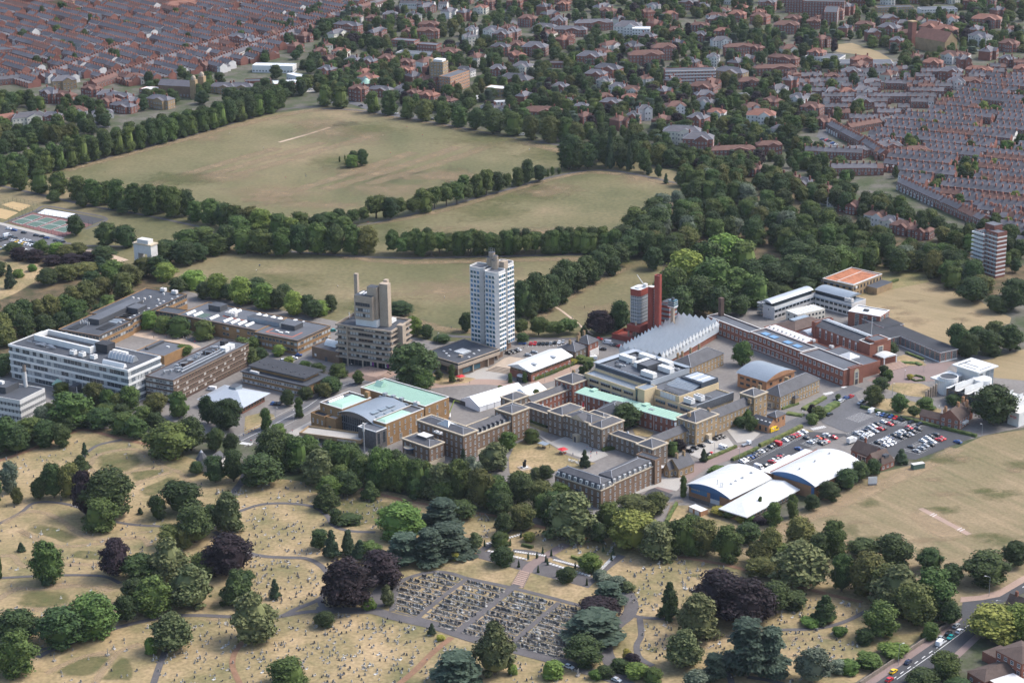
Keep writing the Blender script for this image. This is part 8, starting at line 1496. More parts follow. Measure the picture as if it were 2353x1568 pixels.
cars(E3, '750 865 w;775 853 w;797 836 k;822 826 b;850 815 n;872 801 k;897 787 k;920 773 w;948 761 k;1005 735 k;1032 717 k;1062 708 R;1135 672 w;1160 657 k;1185 647 k;1212 637 r;1237 627 r;1262 617 w;1302 598 w;1013 868 r;1035 856 w;1062 840 k;1086 826 r;1108 811 k;958 900 k;897 918 W;1250 750 b;1360 692 w;1387 681 s;1412 670 k;1430 654 o;1465 650 k;1455 703 k;1478 693 s;1502 683 r;1328 656 k;1500 627 w;1572 650 r', -46, 'in the lower car park beside the sports halls', 'cars in the lower car park')
cars(E3, '1908 415 W;1975 437 w;2007 448 b;2042 457 k;2082 463 b;2120 476 r;2160 479 k;2190 491 k;2258 512 k;2335 530 k;1640 318 s;1677 297 b;1722 282 r;1625 328 w;1805 340 s;1832 328 k;1530 443 k', 44, 'nose-in along the clipped car park hedge', 'cars along the hedge')
cars(E2, '1718 770 k;1762 742 k;1822 722 k;1893 685 s;1943 660 k;1975 648 k;2007 640 k;2020 745 W;1920 798 r;1890 810 k', -46, 'in the paved court by the stone pavilion', 'cars in the paved court')
cars(C, '485 776 b -10;560 778 r;597 778 r;635 778 k;670 778 k;705 777 k;740 772 s;775 770 k;815 767 w;850 762 s;360 862 k -40;395 853 k -40;425 842 k -40;452 833 s -40;535 880 s -10;590 855 s -10;1170 737 r -20;1240 768 W -35;1290 787 s -35;1318 793 k -35;1352 801 r -35;1140 808 k -35;1167 816 s -35;1202 826 k -35;1110 890 w 30;1112 915 W 0', 78, 'in the lot between the tall tower and the red tower', 'cars between the towers')
cars(TC, '570 552 k;605 562 k;635 570 k;475 527 b -15;430 510 k -15;370 500 k -15;245 472 k -15;145 447 b -15;88 432 w -15;75 502 W;30 530 k;55 541 k;110 512 k;150 527 k;133 553 w;180 566 y;205 574 w;240 548 w;216 578 w;246 582 y;272 590 w;300 596 w;330 603 w;286 555 w;330 570 k;355 578 k;372 592 b;350 608 k;60 612 w;118 618 s;172 632 w;206 638 w;246 648 w;20 640 s;-30 510 w;-10 560 k;-40 600 s', 38, 'in the park lot beside the tennis courts', 'cars beside the tennis courts')
cars(BR, '1897 1195 s;1920 1230 w;1845 1245 k;1790 1280 s;1860 1272 t;1790 1312 W;1575 1437 n;1477 1500 y;1450 1555 r', 52, 'on the main road past the cemetery wall', 'cars on the main road')
cars(BM, '1655 1468 w;1975 1557 s', -38, 'on the cemetery drive', 'cars on the cemetery drive')
cars(B, '578 880 b -5;537 907 w -5;440 927 w -5;692 802 k 40;880 660 t 0;350 1310 b 70;378 1312 k 70;410 1313 k 70', 0, 'by the brick pavilion on the campus', 'cars by the brick pavilion')
cars(A, '860 1382 k;960 1410 k;1890 1185 W', -15, 'on the side road below the white block', 'cars below the white block')
cars(TM, '500 767 w;740 806 k;565 575 w;590 582 w;610 588 s;1240 447 W;1010 690 r;1075 678 k;1040 676 s;260 715 k;1340 908 W;1430 930 k;1180 890 k;2165 562 w;2190 575 s;1900 110 w;1960 125 k;2010 118 s;2060 130 w;2110 118 r;2160 128 k;1990 140 w;2050 150 s;2190 110 w;1240 60 k;1255 95 s', 20, 'in the streets across the park', 'cars across the park')
cars(TR, '1020 760 w;1050 800 k;1000 940 n;1030 945 r;1045 950 k;1070 965 b;1090 975 w;530 435 w;540 445 s;2040 345 w;2090 365 s;2120 375 w;1930 1090 w;550 1235 b;870 1360 s;1110 1490 w;1160 700 w', 30, 'on the streets of the wooded slope', 'cars on the slope')
cars(TL, '600 820 w;620 832 s;615 845 k;1650 350 w;1670 370 w;1700 390 s;1690 360 k;1900 590 w;1960 600 w;2000 590 w;2030 600 k;2060 580 w;2090 575 w;2110 590 s;2140 585 w;2080 605 w;2010 610 s', 20, 'by the showroom and the park road', 'cars by the showroom')
# delivery van with lettering, flatbed, box truck
g = G(*E3(1030, 585)); o = tag(empty('delivery_van', (g.x, g.y, 0.19), radians(42)), 'tall yellow delivery van with red lettering by the small shop', 'van'); bm, gm, wm_, wx, wr = car_meshes('van', 'y')
put('body', bm, o, None, 0, (1.2, 1.08, 1.15)); put('window', gm, o, None, 0, (1.2, 1.08, 1.15))
for sx in (1, -1):
 for sy in (1, -1): put('wheel', wm_, o, (sx * 1.9, sy * 0.95, 0.36))
cu = bpy.data.curves.new('lettering', 'FONT'); cu.body = 'DHL'; cu.size = 0.8; cu.extrude = 0.01; cu.materials.append(MATS['red_paint']); t = text_mesh(cu); t.parent = o; t.location = (-1.6, -1.09, 1.4); t.rotation_euler = (pi / 2, 0, 0)
g = G(*E3(785, 712)); o = tag(empty('flatbed_truck', (g.x, g.y, 0.19), radians(40)), 'small white flatbed truck waiting on the pink road', 'truck'); MB().box(-2.8, 1.0, -1, 1, 0.7, 0.95, 'metal_grey').build('flatbed', o); MB().box(1.1, 2.8, -0.95, 0.95, 0.4, 2.1, 'paint_w').build('cab', o); MB().box(1.9, 2.82, -0.8, 0.8, 1.3, 1.9, 'glass').build('window', o)
for x in (-2, 2):
 for y in (0.85, -0.85): put('wheel', wm_, o, (x, y, 0.36))
g = G(*E3(1728, 690)); o = tag(empty('box_truck', (g.x, g.y, 0.19), radians(40)), 'white box truck parked behind the cricket pavilion', 'truck'); MB().box(-3, 1.2, -1.1, 1.1, 0.7, 3.2, 'white').build('box', o); MB().box(1.3, 3, -1, 1, 0.4, 2.3, 'paint_w').build('cab', o); MB().box(2.2, 3.02, -0.85, 0.85, 1.4, 2.1, 'glass').build('window', o)
for x in (-2, 2.1):
 for y in (0.9, -0.9): put('wheel', wm_, o, (x, y, 0.36))
# painted bays
def bays(f, a, b_, n, ln):
 p, q = G(*f(*a)), G(*f(*b_)); d = (q - p).normalized(); nn = Vector((-d.y, d.x, 0))
 for i in range(n + 1):
  c = p.lerp(q, i / n); mb = MB(); s = d * 0.09; e = nn * ln / 2
  mb.poly([c - e - s + Vector((0, 0, .235)), c - e + s + Vector((0, 0, .235)), c + e + s + Vector((0, 0, .235)), c + e - s + Vector((0, 0, .235))], 'paint_white'); o = mb.build('bay_line'); o['kind'] = 'structure'
bays(E3, (735, 878), (1310, 608), 34, 5); bays(E3, (980, 890), (1130, 808), 9, 5); bays(E3, (1330, 715), (1480, 650), 10, 9); bays(D, (1110, 1310), (1280, 1225), 12, 10); bays(D, (1280, 1375), (1540, 1262), 18, 10); bays(D, (1530, 1425), (1720, 1310), 14, 10); bays(E3, (1960, 440), (2330, 545), 14, 5); bays(D, (1100, 1190), (1200, 1150), 8, 9); bays(C, (540, 790), (870, 780), 9, 5)
# ================================================================ hedges, courts and garden things
def hedge(f, pts_, w, h, lab, leaf='leaf_hedge', name='hedge'):
 pl = [tuple(G(*f(*p))[:2]) for p in pts_]; fine = []
 for i in range(len(pl) - 1):
  a, b_ = Vector(pl[i]), Vector(pl[i + 1]); n = max(2, int((b_ - a).length / 1.2))
  fine += [tuple(a.lerp(b_, k / n)) for k in range(n)]
 fine.append(pl[-1]); mb = MB(); rings = []
 for i, p in enumerate(fine):
  a = fine[max(i - 1, 0)]; b_ = fine[min(i + 1, len(fine) - 1)]; d = Vector((b_[0] - a[0], b_[1] - a[1])).normalized(); n = Vector((-d.y, d.x)); j = lambda: random.uniform(-0.15, 0.15)
  rings.append([(p[0] + n.x * (s * w / 2 + j()), p[1] + n.y * (s * w / 2 + j()), z + j() * (z > 0)) for s, z in ((1, 0), (1.02, h * 0.6), (0.8, h), (-0.8, h), (-1.02, h * 0.6), (-1, 0))])
 for i in range(len(rings) - 1):
  for k in range(5): mb.poly([rings[i][k], rings[i + 1][k], rings[i + 1][k + 1], rings[i][k + 1]], leaf)
 mb.poly(rings[0], leaf); mb.poly(rings[-1][::-1], leaf)
 return tag(mb.build(name), lab, 'hedge')
hedge(E3, [(660, 850), (890, 745)], 2, 1.6, 'clipped hedge lining the service road beside the first car row'); hedge(E3, [(905, 725), (1100, 640), (1280, 550)], 2, 1.8, 'taller clipped hedge between the service road and upper car row'); hedge(D, [(1160, 1098), (1400, 1165), (1740, 1248)], 2, 1.6, 'long clipped green hedge edging the big car park'); hedge(D, [(1755, 1252), (2005, 1312)], 2, 1.6, 'clipped hedge continuing past the tiled house drive')
hedge(C, [(585, 1098), (760, 1030), (940, 955)], 2.6, 2.2, 'tall clipped hedge along the white-roofed hall'); hedge(E2, [(1840, 855), (2130, 730)], 1.8, 1.4, 'low hedge bordering the paved court'); hedge(E2, [(230, 470), (340, 510), (450, 550)], 2.4, 1.2, 'low hedge under the Georgian wing windows', 'leaf_dark'); hedge(E2, [(1600, 1240), (1510, 1400)], 1.4, 1.6, 'narrow hedge beside the lane to the cemetery'); hedge(D, [(860, 1165), (930, 1110), (985, 1080)], 4, 2.5, 'bushy hedge corner next to the small gatehouse'); hedge(D, [(580, 1110), (700, 1070)], 2, 1.2, 'planted bed edge below the stone house'); hedge(D, [(620, 1140), (740, 1160)], 4, 1.0, 'low green planting island by the roundabout'); hedge(D, [(740, 1115), (895, 1030)], 3, 1.4, 'long green planting bed along the access road'); hedge(D, [(1120, 275), (1270, 225), (1430, 170)], 1.6, 1.6, 'hedge between the sedum-roofed block and straw field'); hedge(D, [(1490, 700), (1620, 750)], 1.6, 1.2, 'hedge below the classroom windows'); hedge(D, [(1410, 770), (1560, 775), (1600, 790)], 2.4, 1.0, 'low hedge curving round the dry lawn'); hedge(D, [(1520, 880), (1560, 865), (1620, 880), (1625, 900), (1560, 905), (1522, 888)], 1.2, 0.9, 'oval ring hedge round the plaza planter'); hedge(E2, [(930, 760), (1100, 730)], 3, 1.6, 'dense hedge at the Georgian corner steps', 'leaf_dark'); hedge(BM, [(1340, 650), (1415, 668)], 1.4, 1.4, 'short clipped hedge behind the terrace bench'); hedge(BM, [(1675, 730), (1735, 752)], 1.4, 1.4, 'short clipped hedge behind the second terrace bench')
for p in ((985, 705), (1090, 655), (1263, 650), (1335, 595), (1383, 740), (1442, 735), (1480, 705), (1513, 780), (1538, 720), (1319, 795), (1450, 830), (1576, 860), (1776, 915), (1818, 845), (1826, 870), (1698, 805), (1885, 690), (1952, 710), (1940, 750), (1284, 545), (1221, 560), (1502, 760)): g = G(*BM(*p)); tree(g.x, g.y, 3.6, 0.8, 'n', 'tiny pencil conifer on the memorial terrace', 'pencil conifers on the terrace')
# tennis courts, pitches and park furniture
sheet('court_surround', S_(TC, (90, 360), (335, 262), (945, 380), (640, 512)), 'court_red', 0.12); sheet('skate_area', S_(TC, (340, 255), (480, 212), (1082, 330), (945, 382)), 'asphalt_dark', 0.125)
for q in range(4):
 ox, oy = q * 143, q * 28
 sheet('tennis_court', S_(TC, (120 + ox, 357 + oy), (330 + ox, 283 + oy), (437 + ox, 303 + oy), (228 + ox, 383 + oy)), 'court_green', 0.14)
 for a, b_ in (((120, 357), (330, 283)), ((330, 283), (437, 303)), ((437, 303), (228, 383)), ((228, 383), (120, 357)), ((172, 322), (332, 345)), ((225, 320), (328, 341))): bar_px('court_line', TC(a[0] + ox, a[1] + oy), TC(b_[0] + ox, b_[1] + oy), 0.28, 'paint_white', 0.28)
sheet('sand_court', S_(TC, (10, 180), (130, 150), (320, 190), (230, 235), (200, 250)), 'sand_court', 0.12); sheet('sand_court', S_(TC, (-120, 240), (0, 215), (190, 260), (60, 330), (-80, 300)), 'sand_court', 0.122)
b = Bld('skate_ramp', 'long white concrete skate ramp beside the tennis courts', 'ramp', TC(390, 252), TC(690, 305), TC(760, 275), 1); MB().poly([(0, 0, 0.2), (b.W, 0, 0.2), (b.W, b.D, 1.4), (0, b.D, 1.4)], 'white').poly([(0, b.D, 1.4), (b.W, b.D, 1.4), (b.W, b.D + 1.5, 0), (0, b.D + 1.5, 0)], 'white').poly([(0, 0, 0.2), (0, b.D, 1.4), (0, b.D + 1.5, 0)], 'white').build('ramp_face', b.root)
def fence(f, pts_, h, lab, step=4.0, mat='metal_dark'):
 t = tag(empty('mesh_fence', (0, 0, 0)), lab, 'fence')
 P = [G(*f(*p)) for p in pts_]
 for i in range(len(P) - 1):
  n = max(1, int((P[i + 1] - P[i]).length / step))
  for k in range(n + 1): c = P[i].lerp(P[i + 1], k / n); MB().box(-0.06, 0.06, -0.06, 0.06, 0, h, mat).build('post', t, c)
  for z in (0.3, h * 0.5, h - 0.1): MB().tube(P[i] + Vector((0, 0, z)), P[i + 1] + Vector((0, 0, z)), 0.035, mat, 4).build('rail', t)
fence(TC, [(90, 365), (335, 260), (945, 385), (640, 514), (90, 365)], 3, 'tall wire fence on posts round the tennis courts'); fence(TC, [(0, 190), (130, 145), (380, 190), (220, 260), (0, 215)], 3, 'wire fence round the sandy ball courts', mat='court_green')
sheet('park_car_park', S_(TC, (-200, 340), (0, 375), (640, 520), (690, 570), (360, 660), (0, 600), (-200, 560)), 'asphalt', 0.12); ribbon('paved_strip', S_(TC, (-100, 350), (0, 372), (330, 450), (640, 525)), 4.5, 'paving', 0.15, curve=False)
for f, x, y, nm in ((B, 2025, 1098, 'red parasol on the dry lawn by the concrete podium'), (E2, 585, 785, 'red parasol over picnic tables on the college lawn')):
 g = G(*f(x, y)); t = tag(empty('parasol', (g.x, g.y, 0.1), 0.6), nm, 'parasol'); MB().tube((0, 0, 0), (0, 0, 2.9), 0.06, 'metal_grey').build('pole', t); MB().hip(-2.1, 2.1, -2.1, 2.1, 2.5, 0.75, 'red_paint', 0).build('canopy', t)
 for a in range(3): MB().box(1.3 * cos(a * 2.1) - .6, 1.3 * cos(a * 2.1) + .6, 1.3 * sin(a * 2.1) - .5, 1.3 * sin(a * 2.1) + .5, 0, 0.75, 'timber').build('table', t)
g = G(*E2(415, 735)); t = tag(empty('garden_canopy', (g.x, g.y, 0.1), -0.75), 'flat grey shelter over picnic tables on the college lawn', 'shelter'); MB().box(-2.6, 2.6, -2, 2, 2.5, 2.7, 'roof_metal').build('roof', t)
for x in (-2.3, 2.3):
 for y in (-1.7, 1.7): MB().box(x - .06, x + .06, y - .06, y + .06, 0, 2.5, 'metal_dark').build('post', t)
MB().box(-1, 1, -0.5, 0.5, 0, 0.75, 'timber').build('table', t)
g = G(*E2(243, 915)); t = tag(empty('sculpture', (g.x, g.y, 0.1), 0.4), 'dark bronze abstract sculpture on a stepped stone plinth', 'sculpture'); MB().box(-3, 3, -3, 3, 0, 0.3, 'concrete').build('plinth_base', t); MB().box(-1.5, 1.5, -1.5, 1.5, 0.3, 0.8, 'concrete_pale').build('plinth', t); MB().prism([(-1, -.6), (.2, -.7), (.9, 0), (.5, .8), (-.8, .5)], 0.8, 3.4, 'black').prism([(-.2, -.4), (.9, -.3), (.7, .5), (-.1, .4)], 3.4, 4.4, 'black').build('figure', t)
cu = bpy.data.curves.new('lettering', 'FONT'); cu.body = 'GRADUATIONS!'; cu.size = 1.9; cu.extrude = 0.15; cu.materials.append(MATS['white']); t = text_mesh(cu); t.name = 'lawn_letters'; p, q = G(*E2(775, 893)), G(*E2(632, 848)); t.location = (p.x, p.y, 0.12); t.rotation_euler = (pi / 2, 0, atan2(q.y - p.y, q.x - p.x)); w = max(v.co.x for v in t.data.vertices); t.scale = ((q - p).length / w,) * 1 + (1, 1); tag(t, 'big white standing letters spelling a greeting on the college lawn', 'sign')
b = Bld('sight_screen', 'white cricket sight screen on a low frame at the field edge', 'screen', E3(1880, 1010), E3(1935, 1000), E3(1940, 985), 3.5); MB().box(0, max(b.W, 4.5), -0.1, 0.1, 0.6, 4.2, 'white').build('panel', b.root); MB().box(0.2, 4.2, -1, 1, 0.1, 0.3, 'metal_dark').build('skid', b.root)
b = Bld('shipping_container', 'pale green shipping container at the car park corner', 'container', E3(2268, 870), E3(2300, 900), E3(2352, 885), 2.6); MB().box(0, 2.5, 0, 6.5, 0.1, 2.6, 'court_green').build('box', b.root); MB().box(-0.05, 2.55, -0.05, 6.55, 2.6, 2.75, 'concrete_pale').build('roof', b.root)
def lamp(f, x, y, h, lab, grp, arm=1.6):
 g = G(*f(x, y)); t = tag(empty('street_lamp', (g.x, g.y, 0.1), random.random() * 6), lab, 'street lamp', grp); MB().cyl(0, 0, 0, h, 0.11, 'metal_grey', 6, 0.07).build('pole', t); MB().tube((0, 0, h), (arm, 0, h + 0.35), 0.06, 'metal_grey').build('arm', t); MB().box(arm - 0.1, arm + 0.8, -0.18, 0.18, h + 0.25, h + 0.42, 'concrete_pale').build('lamp_head', t)
for x, y in ((2117, 990), (1510, 1450), (2350, 1050), (1840, 1140), (2190, 1150)): lamp(BR, x, y, 9, 'tall grey street lamp beside the main road junction', 'lamps by the main road')
for x, y in ((1480, 900), (1620, 835), (1390, 1000), (730, 1200), (1730, 1170), (2045, 1300)): lamp(D, x, y, 6, 'lamp post on the school plaza and car park', 'lamps by the school', 0.4)
for f, x, y in ((E3, 270, 700), (E3, 500, 790), (E3, 725, 835), (E3, 1035, 670), (E2, 1705, 720), (B, 375, 1440), (B, 530, 1460), (A, 950, 1470), (C, 685, 1110), (C, 915, 1020), (B, 1820, 770)): lamp(f, x, y, 6, 'lamp post along the campus roads', 'lamps along the campus roads', 0.5)
g = G(*E1(905, 815)); t = tag(empty('radio_mast', (g.x, g.y, 0)), 'grey steel mast rising from the tree belt below the terrace', 'mast'); MB().cyl(0, 0, 0, 18, 0.35, 'metal_grey', 8, 0.3).build('pole', t); MB().cyl(0, 0, 14, 18.5, 0.5, 'concrete_pale', 8).build('antenna', t)
for f, x, y, w_, lb in ((B, 1570, 1130, 12, 'stone entrance steps'),): pass
b = Bld('plaza_steps', 'wide brick steps in front of the concrete student centre', 'steps', B(1010, 1040), B(1290, 1120), B(1420, 1030), 0.3)
for i in range(7): b.box('step', i * 0.7, b.W - i * 0.7, i * 0.7, b.D, 0.05, 0.25 + i * 0.2, 'paving_pink')
b = Bld('plaza_terrace', 'stepped stone terraces below the tall tower podium', 'steps', TW(395, 1300), TW(590, 1370), TW(690, 1220), 0.4)
for i in range(5): b.box('step', i * 0.9, b.W - i * 0.3, i * 1.2, b.D, 0.05, 0.3 + i * 0.35, 'concrete')
w = Bld('cemetery_wall', 'long low dark stone boundary wall between cemetery and main road', 'wall', BR(1250, 1570), BR(1255, 1572), BR(1860, 1165), 1)
for i in range(24): w.box('wall_panel', 0, 0.5, i * w.D / 24, (i + 0.97) * w.D / 24, 0, 1.9 + 0.1 * (i % 2), 'concrete_dark')
h = tag(empty('site_hoarding', (0, 0, 0)), 'dark building site hoarding of tall panels beside the large marquee', 'fence'); p, q = G(*E1(1640, 305)), G(*E1(1890, 388))
for i in range(14): a = p.lerp(q, i / 14); MB().box(0, (q - p).length / 14.6, -0.06, 0.06, 0, 2.4, 'metal_dark').build('panel', h, a, atan2(q.y - p.y, q.x - p.x))
g = G(*E1(1655, 470)); t = tag(empty('site_crane', (g.x, g.y, 0)), 'green jointed concrete pump boom in the building site yard', 'crane'); MB().box(-1.2, 1.2, -3, 3, 0.4, 2, 'concrete_pale').build('truck_bed', t); MB().tube((0, 0, 2), (3, 6, 8), 0.3, 'leaf_lime').build('boom', t); MB().tube((3, 6, 8), (6, 6, 7), 0.25, 'leaf_lime').build('boom', t)
# ================================================================ people
def person_mesh():
 vs_ = [(0, 0, 0.95), (0.1, 0, 0.9), (0.12, 0.02, 0.5), (0.12, 0.05, 0.06), (0.12, -0.12, 0.04), (-0.1, 0, 0.9), (-0.13, -0.1, 0.5), (-0.13, -0.02, 0.06), (-0.13, -0.2, 0.04), (0, 0, 1.15), (0, 0, 1.4), (0.19, 0, 1.4), (0.25, 0.03, 1.12), (0.25, -0.08, 0.88), (-0.19, 0, 1.4), (-0.25, 0.02, 1.12), (-0.25, -0.1, 0.88), (0, 0, 1.52), (0, -0.02, 1.66), (0, -0.02, 1.74)]
 es = [(0, 1), (1, 2), (2, 3), (3, 4), (0, 5), (5, 6), (6, 7), (7, 8), (0, 9), (9, 10), (10, 11), (11, 12), (12, 13), (10, 14), (14, 15), (15, 16), (10, 17), (17, 18), (18, 19)]
 rad = [0.16, 0.1, 0.075, 0.05, 0.045, 0.1, 0.075, 0.05, 0.045, 0.15, 0.16, 0.07, 0.05, 0.04, 0.07, 0.05, 0.04, 0.06, 0.11, 0.09]
 me = bpy.data.meshes.new('person'); me.from_pydata(vs_, es, []); o = put('person', me); o.modifiers.new('skin', 'SKIN'); sv = me.skin_vertices[0].data
 for i, r in enumerate(rad): sv[i].radius = (r, r)
 sv[0].use_root = True; ss = o.modifiers.new('sub', 'SUBSURF'); ss.levels = 1; ss.render_levels = 1
 out = bpy.data.meshes.new_from_object(o.evaluated_get(bpy.context.evaluated_depsgraph_get())); bpy.data.objects.remove(o); return out
PM = person_mesh(); PMC = {}
def person(f, x, y, top, leg, lab, grp):
 if (top, leg) not in PMC:
  me = PM.copy(); me.materials.clear(); [me.materials.append(MATS[k]) for k in (top, leg, 'skin', 'black')]
  for p in me.polygons: z = p.center.z; p.material_index = 3 if z > 1.7 or z < 0.08 else 2 if z > 1.5 or (abs(p.center.x) > 0.2 and z < 1.1) else 0 if z > 0.95 else 1
  PMC[top, leg] = me
 g = G(*f(x, y)); tag(put('person', PMC[top, leg], None, (g.x, g.y, 0.2), random.random() * 6.28), lab, 'person', grp)
CL = [('white', 'black'), ('black', 'black'), ('red_paint', 'panel_blue'), ('panel_blue', 'metal_dark'), ('white', 'panel_blue'), ('black', 'metal_grey')]; CW = dict(white='white', black='black', red_paint='red', panel_blue='blue')
def crowd(f, txt, place, grp):
 for i, q in enumerate(txt.split(';')): x, y = map(float, q.split()); t, l = CL[(i * 5 + int(x)) % 6]; person(f, x, y, t, l, 'person in ' + CW[t] + ' top ' + place, grp + ' (' + CW[t] + ')')
crowd(B, '1185 1020;1200 1018;1245 1040;1255 1050;1275 1030;1335 1025;1050 970;1340 1018', 'outside the concrete student centre', 'people at the student centre')
crowd(A, '1375 725;1485 715;1590 735;1610 740;1640 730;1665 735;1700 725;1690 750;1715 760;1520 735;1740 770;2200 965', 'under the court trees', 'people under the court trees')
crowd(E2, '675 805;725 870;832 790;842 785;888 795;835 825;800 745;850 760;560 790;605 800', 'on the college forecourt', 'people on the forecourt')
crowd(BL, '1455 85;1480 75;1510 60;1530 50;1548 40;1525 110;1575 80;1508 140;1490 35', 'at the road crossing by the cemetery', 'people at the crossing')
crowd(E1, '580 575;600 570;610 575;770 600;800 550;820 575;260 595;460 490', 'on the union terrace', 'people on the union terrace')
crowd(TL, '1540 900;1765 1000;705 1160;1420 1165;1655 1270;1915 1200;2045 1175;2050 1190;120 1250', 'out on the big park lawn', 'people on the big lawn'); crowd(TM, '490 795;675 915;460 1035;410 912;570 860;1660 1170;1390 1010;650 1430;310 1500', 'walking by the park avenues', 'people by the avenues'); crowd(C, '930 545;1040 455;1235 830;495 815', 'walking near the two towers', 'people near the towers'); crowd(B, '225 85;232 83;200 130;927 270;1880 365;1940 640;2105 1135', 'on the lawn behind the campus', 'people on the lawn behind campus')
# ================================================================ gravestones
GV = []
def stone(kind, mat):
 mb = MB()
 if kind == 0:                              # round-topped headstone on a plinth
  mb.box(-0.5, 0.5, -0.25, 0.25, 0, 0.25, mat)
  pr = [(-0.4, 0.25), (0.4, 0.25), (0.4, 1.05), (0.25, 1.27), (0, 1.35), (-0.25, 1.27), (-0.4, 1.05)]
  for i in range(7): a, b_ = pr[i], pr[(i + 1) % 7]; mb.poly([(a[0], -.09, a[1]), (b_[0], -.09, b_[1]), (b_[0], .09, b_[1]), (a[0], .09, a[1])][::-1], mat)
  mb.poly([(x, -.09, z) for x, z in pr], mat); mb.poly([(x, .09, z) for x, z in pr][::-1], mat)
 elif kind == 1: mb.box(-0.55, 0.55, -0.3, 0.3, 0, 0.3, mat).box(-0.42, 0.42, -0.1, 0.1, 0.3, 1.2, mat)
 elif kind == 2: mb.box(-0.5, 0.5, -0.5, 0.5, 0, 0.5, mat).box(-0.12, 0.12, -0.12, 0.12, 0.5, 1.9, mat).box(-0.45, 0.45, -0.11, 0.11, 1.35, 1.58, mat)
 elif kind == 3: mb.box(-0.7, 0.7, -0.7, 0.7, 0, 0.6, mat).cyl(0, 0, 0.6, 3.2, 0.38, mat, 4, 0.16).cyl(0, 0, 3.2, 3.6, 0.16, mat, 4, 0.01)
 elif kind == 4: mb.box(-0.55, 0.55, -0.95, 0.95, 0, 0.25, mat).box(-0.45, 0.45, 0.7, 0.9, 0.25, 1.0, mat)
 else:                                      # headstone with kerbed plot
  mb.box(-0.45, 0.45, 0.75, 0.95, 0, 1.15, mat).box(-0.55, -0.42, -1.1, 0.75, 0, 0.22, mat).box(0.42, 0.55, -1.1, 0.75, 0, 0.22, mat).box(-0.42, 0.42, -1.1, -0.97, 0, 0.22, mat)
 return mb
M('grave_dark', (0.10, 0.097, 0.095), 0.6, 0.25, 0.6); M('grave_grey', (0.28, 0.26, 0.23), 0.85, 0.25, 0.6); M('grave_pale', (0.48, 0.46, 0.42), 0.85, 0.2, 0.6)
SB = {(k, m_): stone(k, m_) for k in range(6) for m_ in ('grave_dark', 'grave_grey', 'grave_pale')}
def graves(f, poly, n, ang=-40, pal=0.16, dark=0.2, tag_='old cemetery'):
 pl = [f(*p) for p in poly]; xs = [p[0] for p in pl]; ys = [p[1] for p in pl]; c = t = 0; n = int(n * 0.7)
 while c < n and t < n * 30:
  t += 1; x, y = random.uniform(min(xs), max(xs)), random.uniform(min(ys), max(ys))
  if not inpoly(x, y, pl): continue
  g = G(x, y); q = random.random(); m_ = 'grave_pale' if q < pal else 'grave_dark' if q < pal + dark else 'grave_grey'
  GV.append((g.x, g.y, radians(ang + random.uniform(-14, 14)), random.choice((0, 0, 0, 1, 1, 0, 2, 4, 4, 5, 3 if random.random() < 0.3 else 0)), m_, random.uniform(0.55, 0.95), tag_)); c += 1
for q in ((BL, [(1480, 500), (1760, 500), (1980, 580), (2010, 800), (1860, 800), (1500, 760)], 120), (BL, [(1500, 790), (1850, 830), (1970, 930), (1960, 1040), (1800, 1110), (1500, 1150)], 190), (BL, [(1480, 1190), (2131, 1160), (2131, 1590), (1490, 1590)], 210), (BM, [(60, 1110), (480, 1130), (850, 1260), (480, 1590), (0, 1590)], 260), (BL, [(0, 130), (500, 60), (900, 140), (1100, 300), (1250, 600), (1000, 800), (400, 470), (0, 560)], 150), (BL, [(0, 600), (500, 650), (1000, 650), (900, 900), (0, 900)], 90), (BL, [(0, 950), (680, 960), (700, 1200), (200, 1380)], 50), (BL, [(860, 1210), (1450, 1190), (1400, 1590), (980, 1590)], 190), (BL, [(300, 1400), (900, 1200), (940, 1560), (300, 1590)], 40), (BL, [(1200, 350), (1480, 390), (1900, 320), (2131, 470), (1900, 480), (1480, 500), (1300, 550)], 100), (BM, [(100, 330), (300, 290), (650, 390), (400, 430), (390, 540), (110, 520)], 90), (BM, [(1000, 420), (1300, 490), (1250, 560), (1080, 640)], 60), (BM, [(1380, 540), (2000, 640), (1980, 720), (1600, 700)], 100), (BM, [(2010, 750), (2352, 740), (2352, 1110), (2100, 1090), (2050, 960)], 110), (BM, [(2150, 1150), (2352, 1160), (2352, 1440), (2230, 1440), (2120, 1330)], 60), (BR, [(0, 740), (400, 800), (420, 850), (60, 1000)], 80), (BR, [(230, 1230), (640, 1230), (1300, 1180), (1300, 1420), (900, 1590), (230, 1520)], 260), (BR, [(750, 960), (1270, 1050), (1270, 1100), (900, 1190), (660, 1190)], 100), (BM, [(1290, 1390), (1900, 1540), (1250, 1590)], 50), (BM, [(880, 1290), (1060, 1330), (1060, 1450), (620, 1590), (700, 1400)], 70)): graves(*q)
OV = [BM(*p) for p in ((490, 1075), (510, 930), (580, 880), (790, 835), (960, 865), (1260, 940), (1500, 1000), (1730, 1065), (1660, 1200), (1640, 1410), (1500, 1390), (1000, 1260), (760, 1180))]
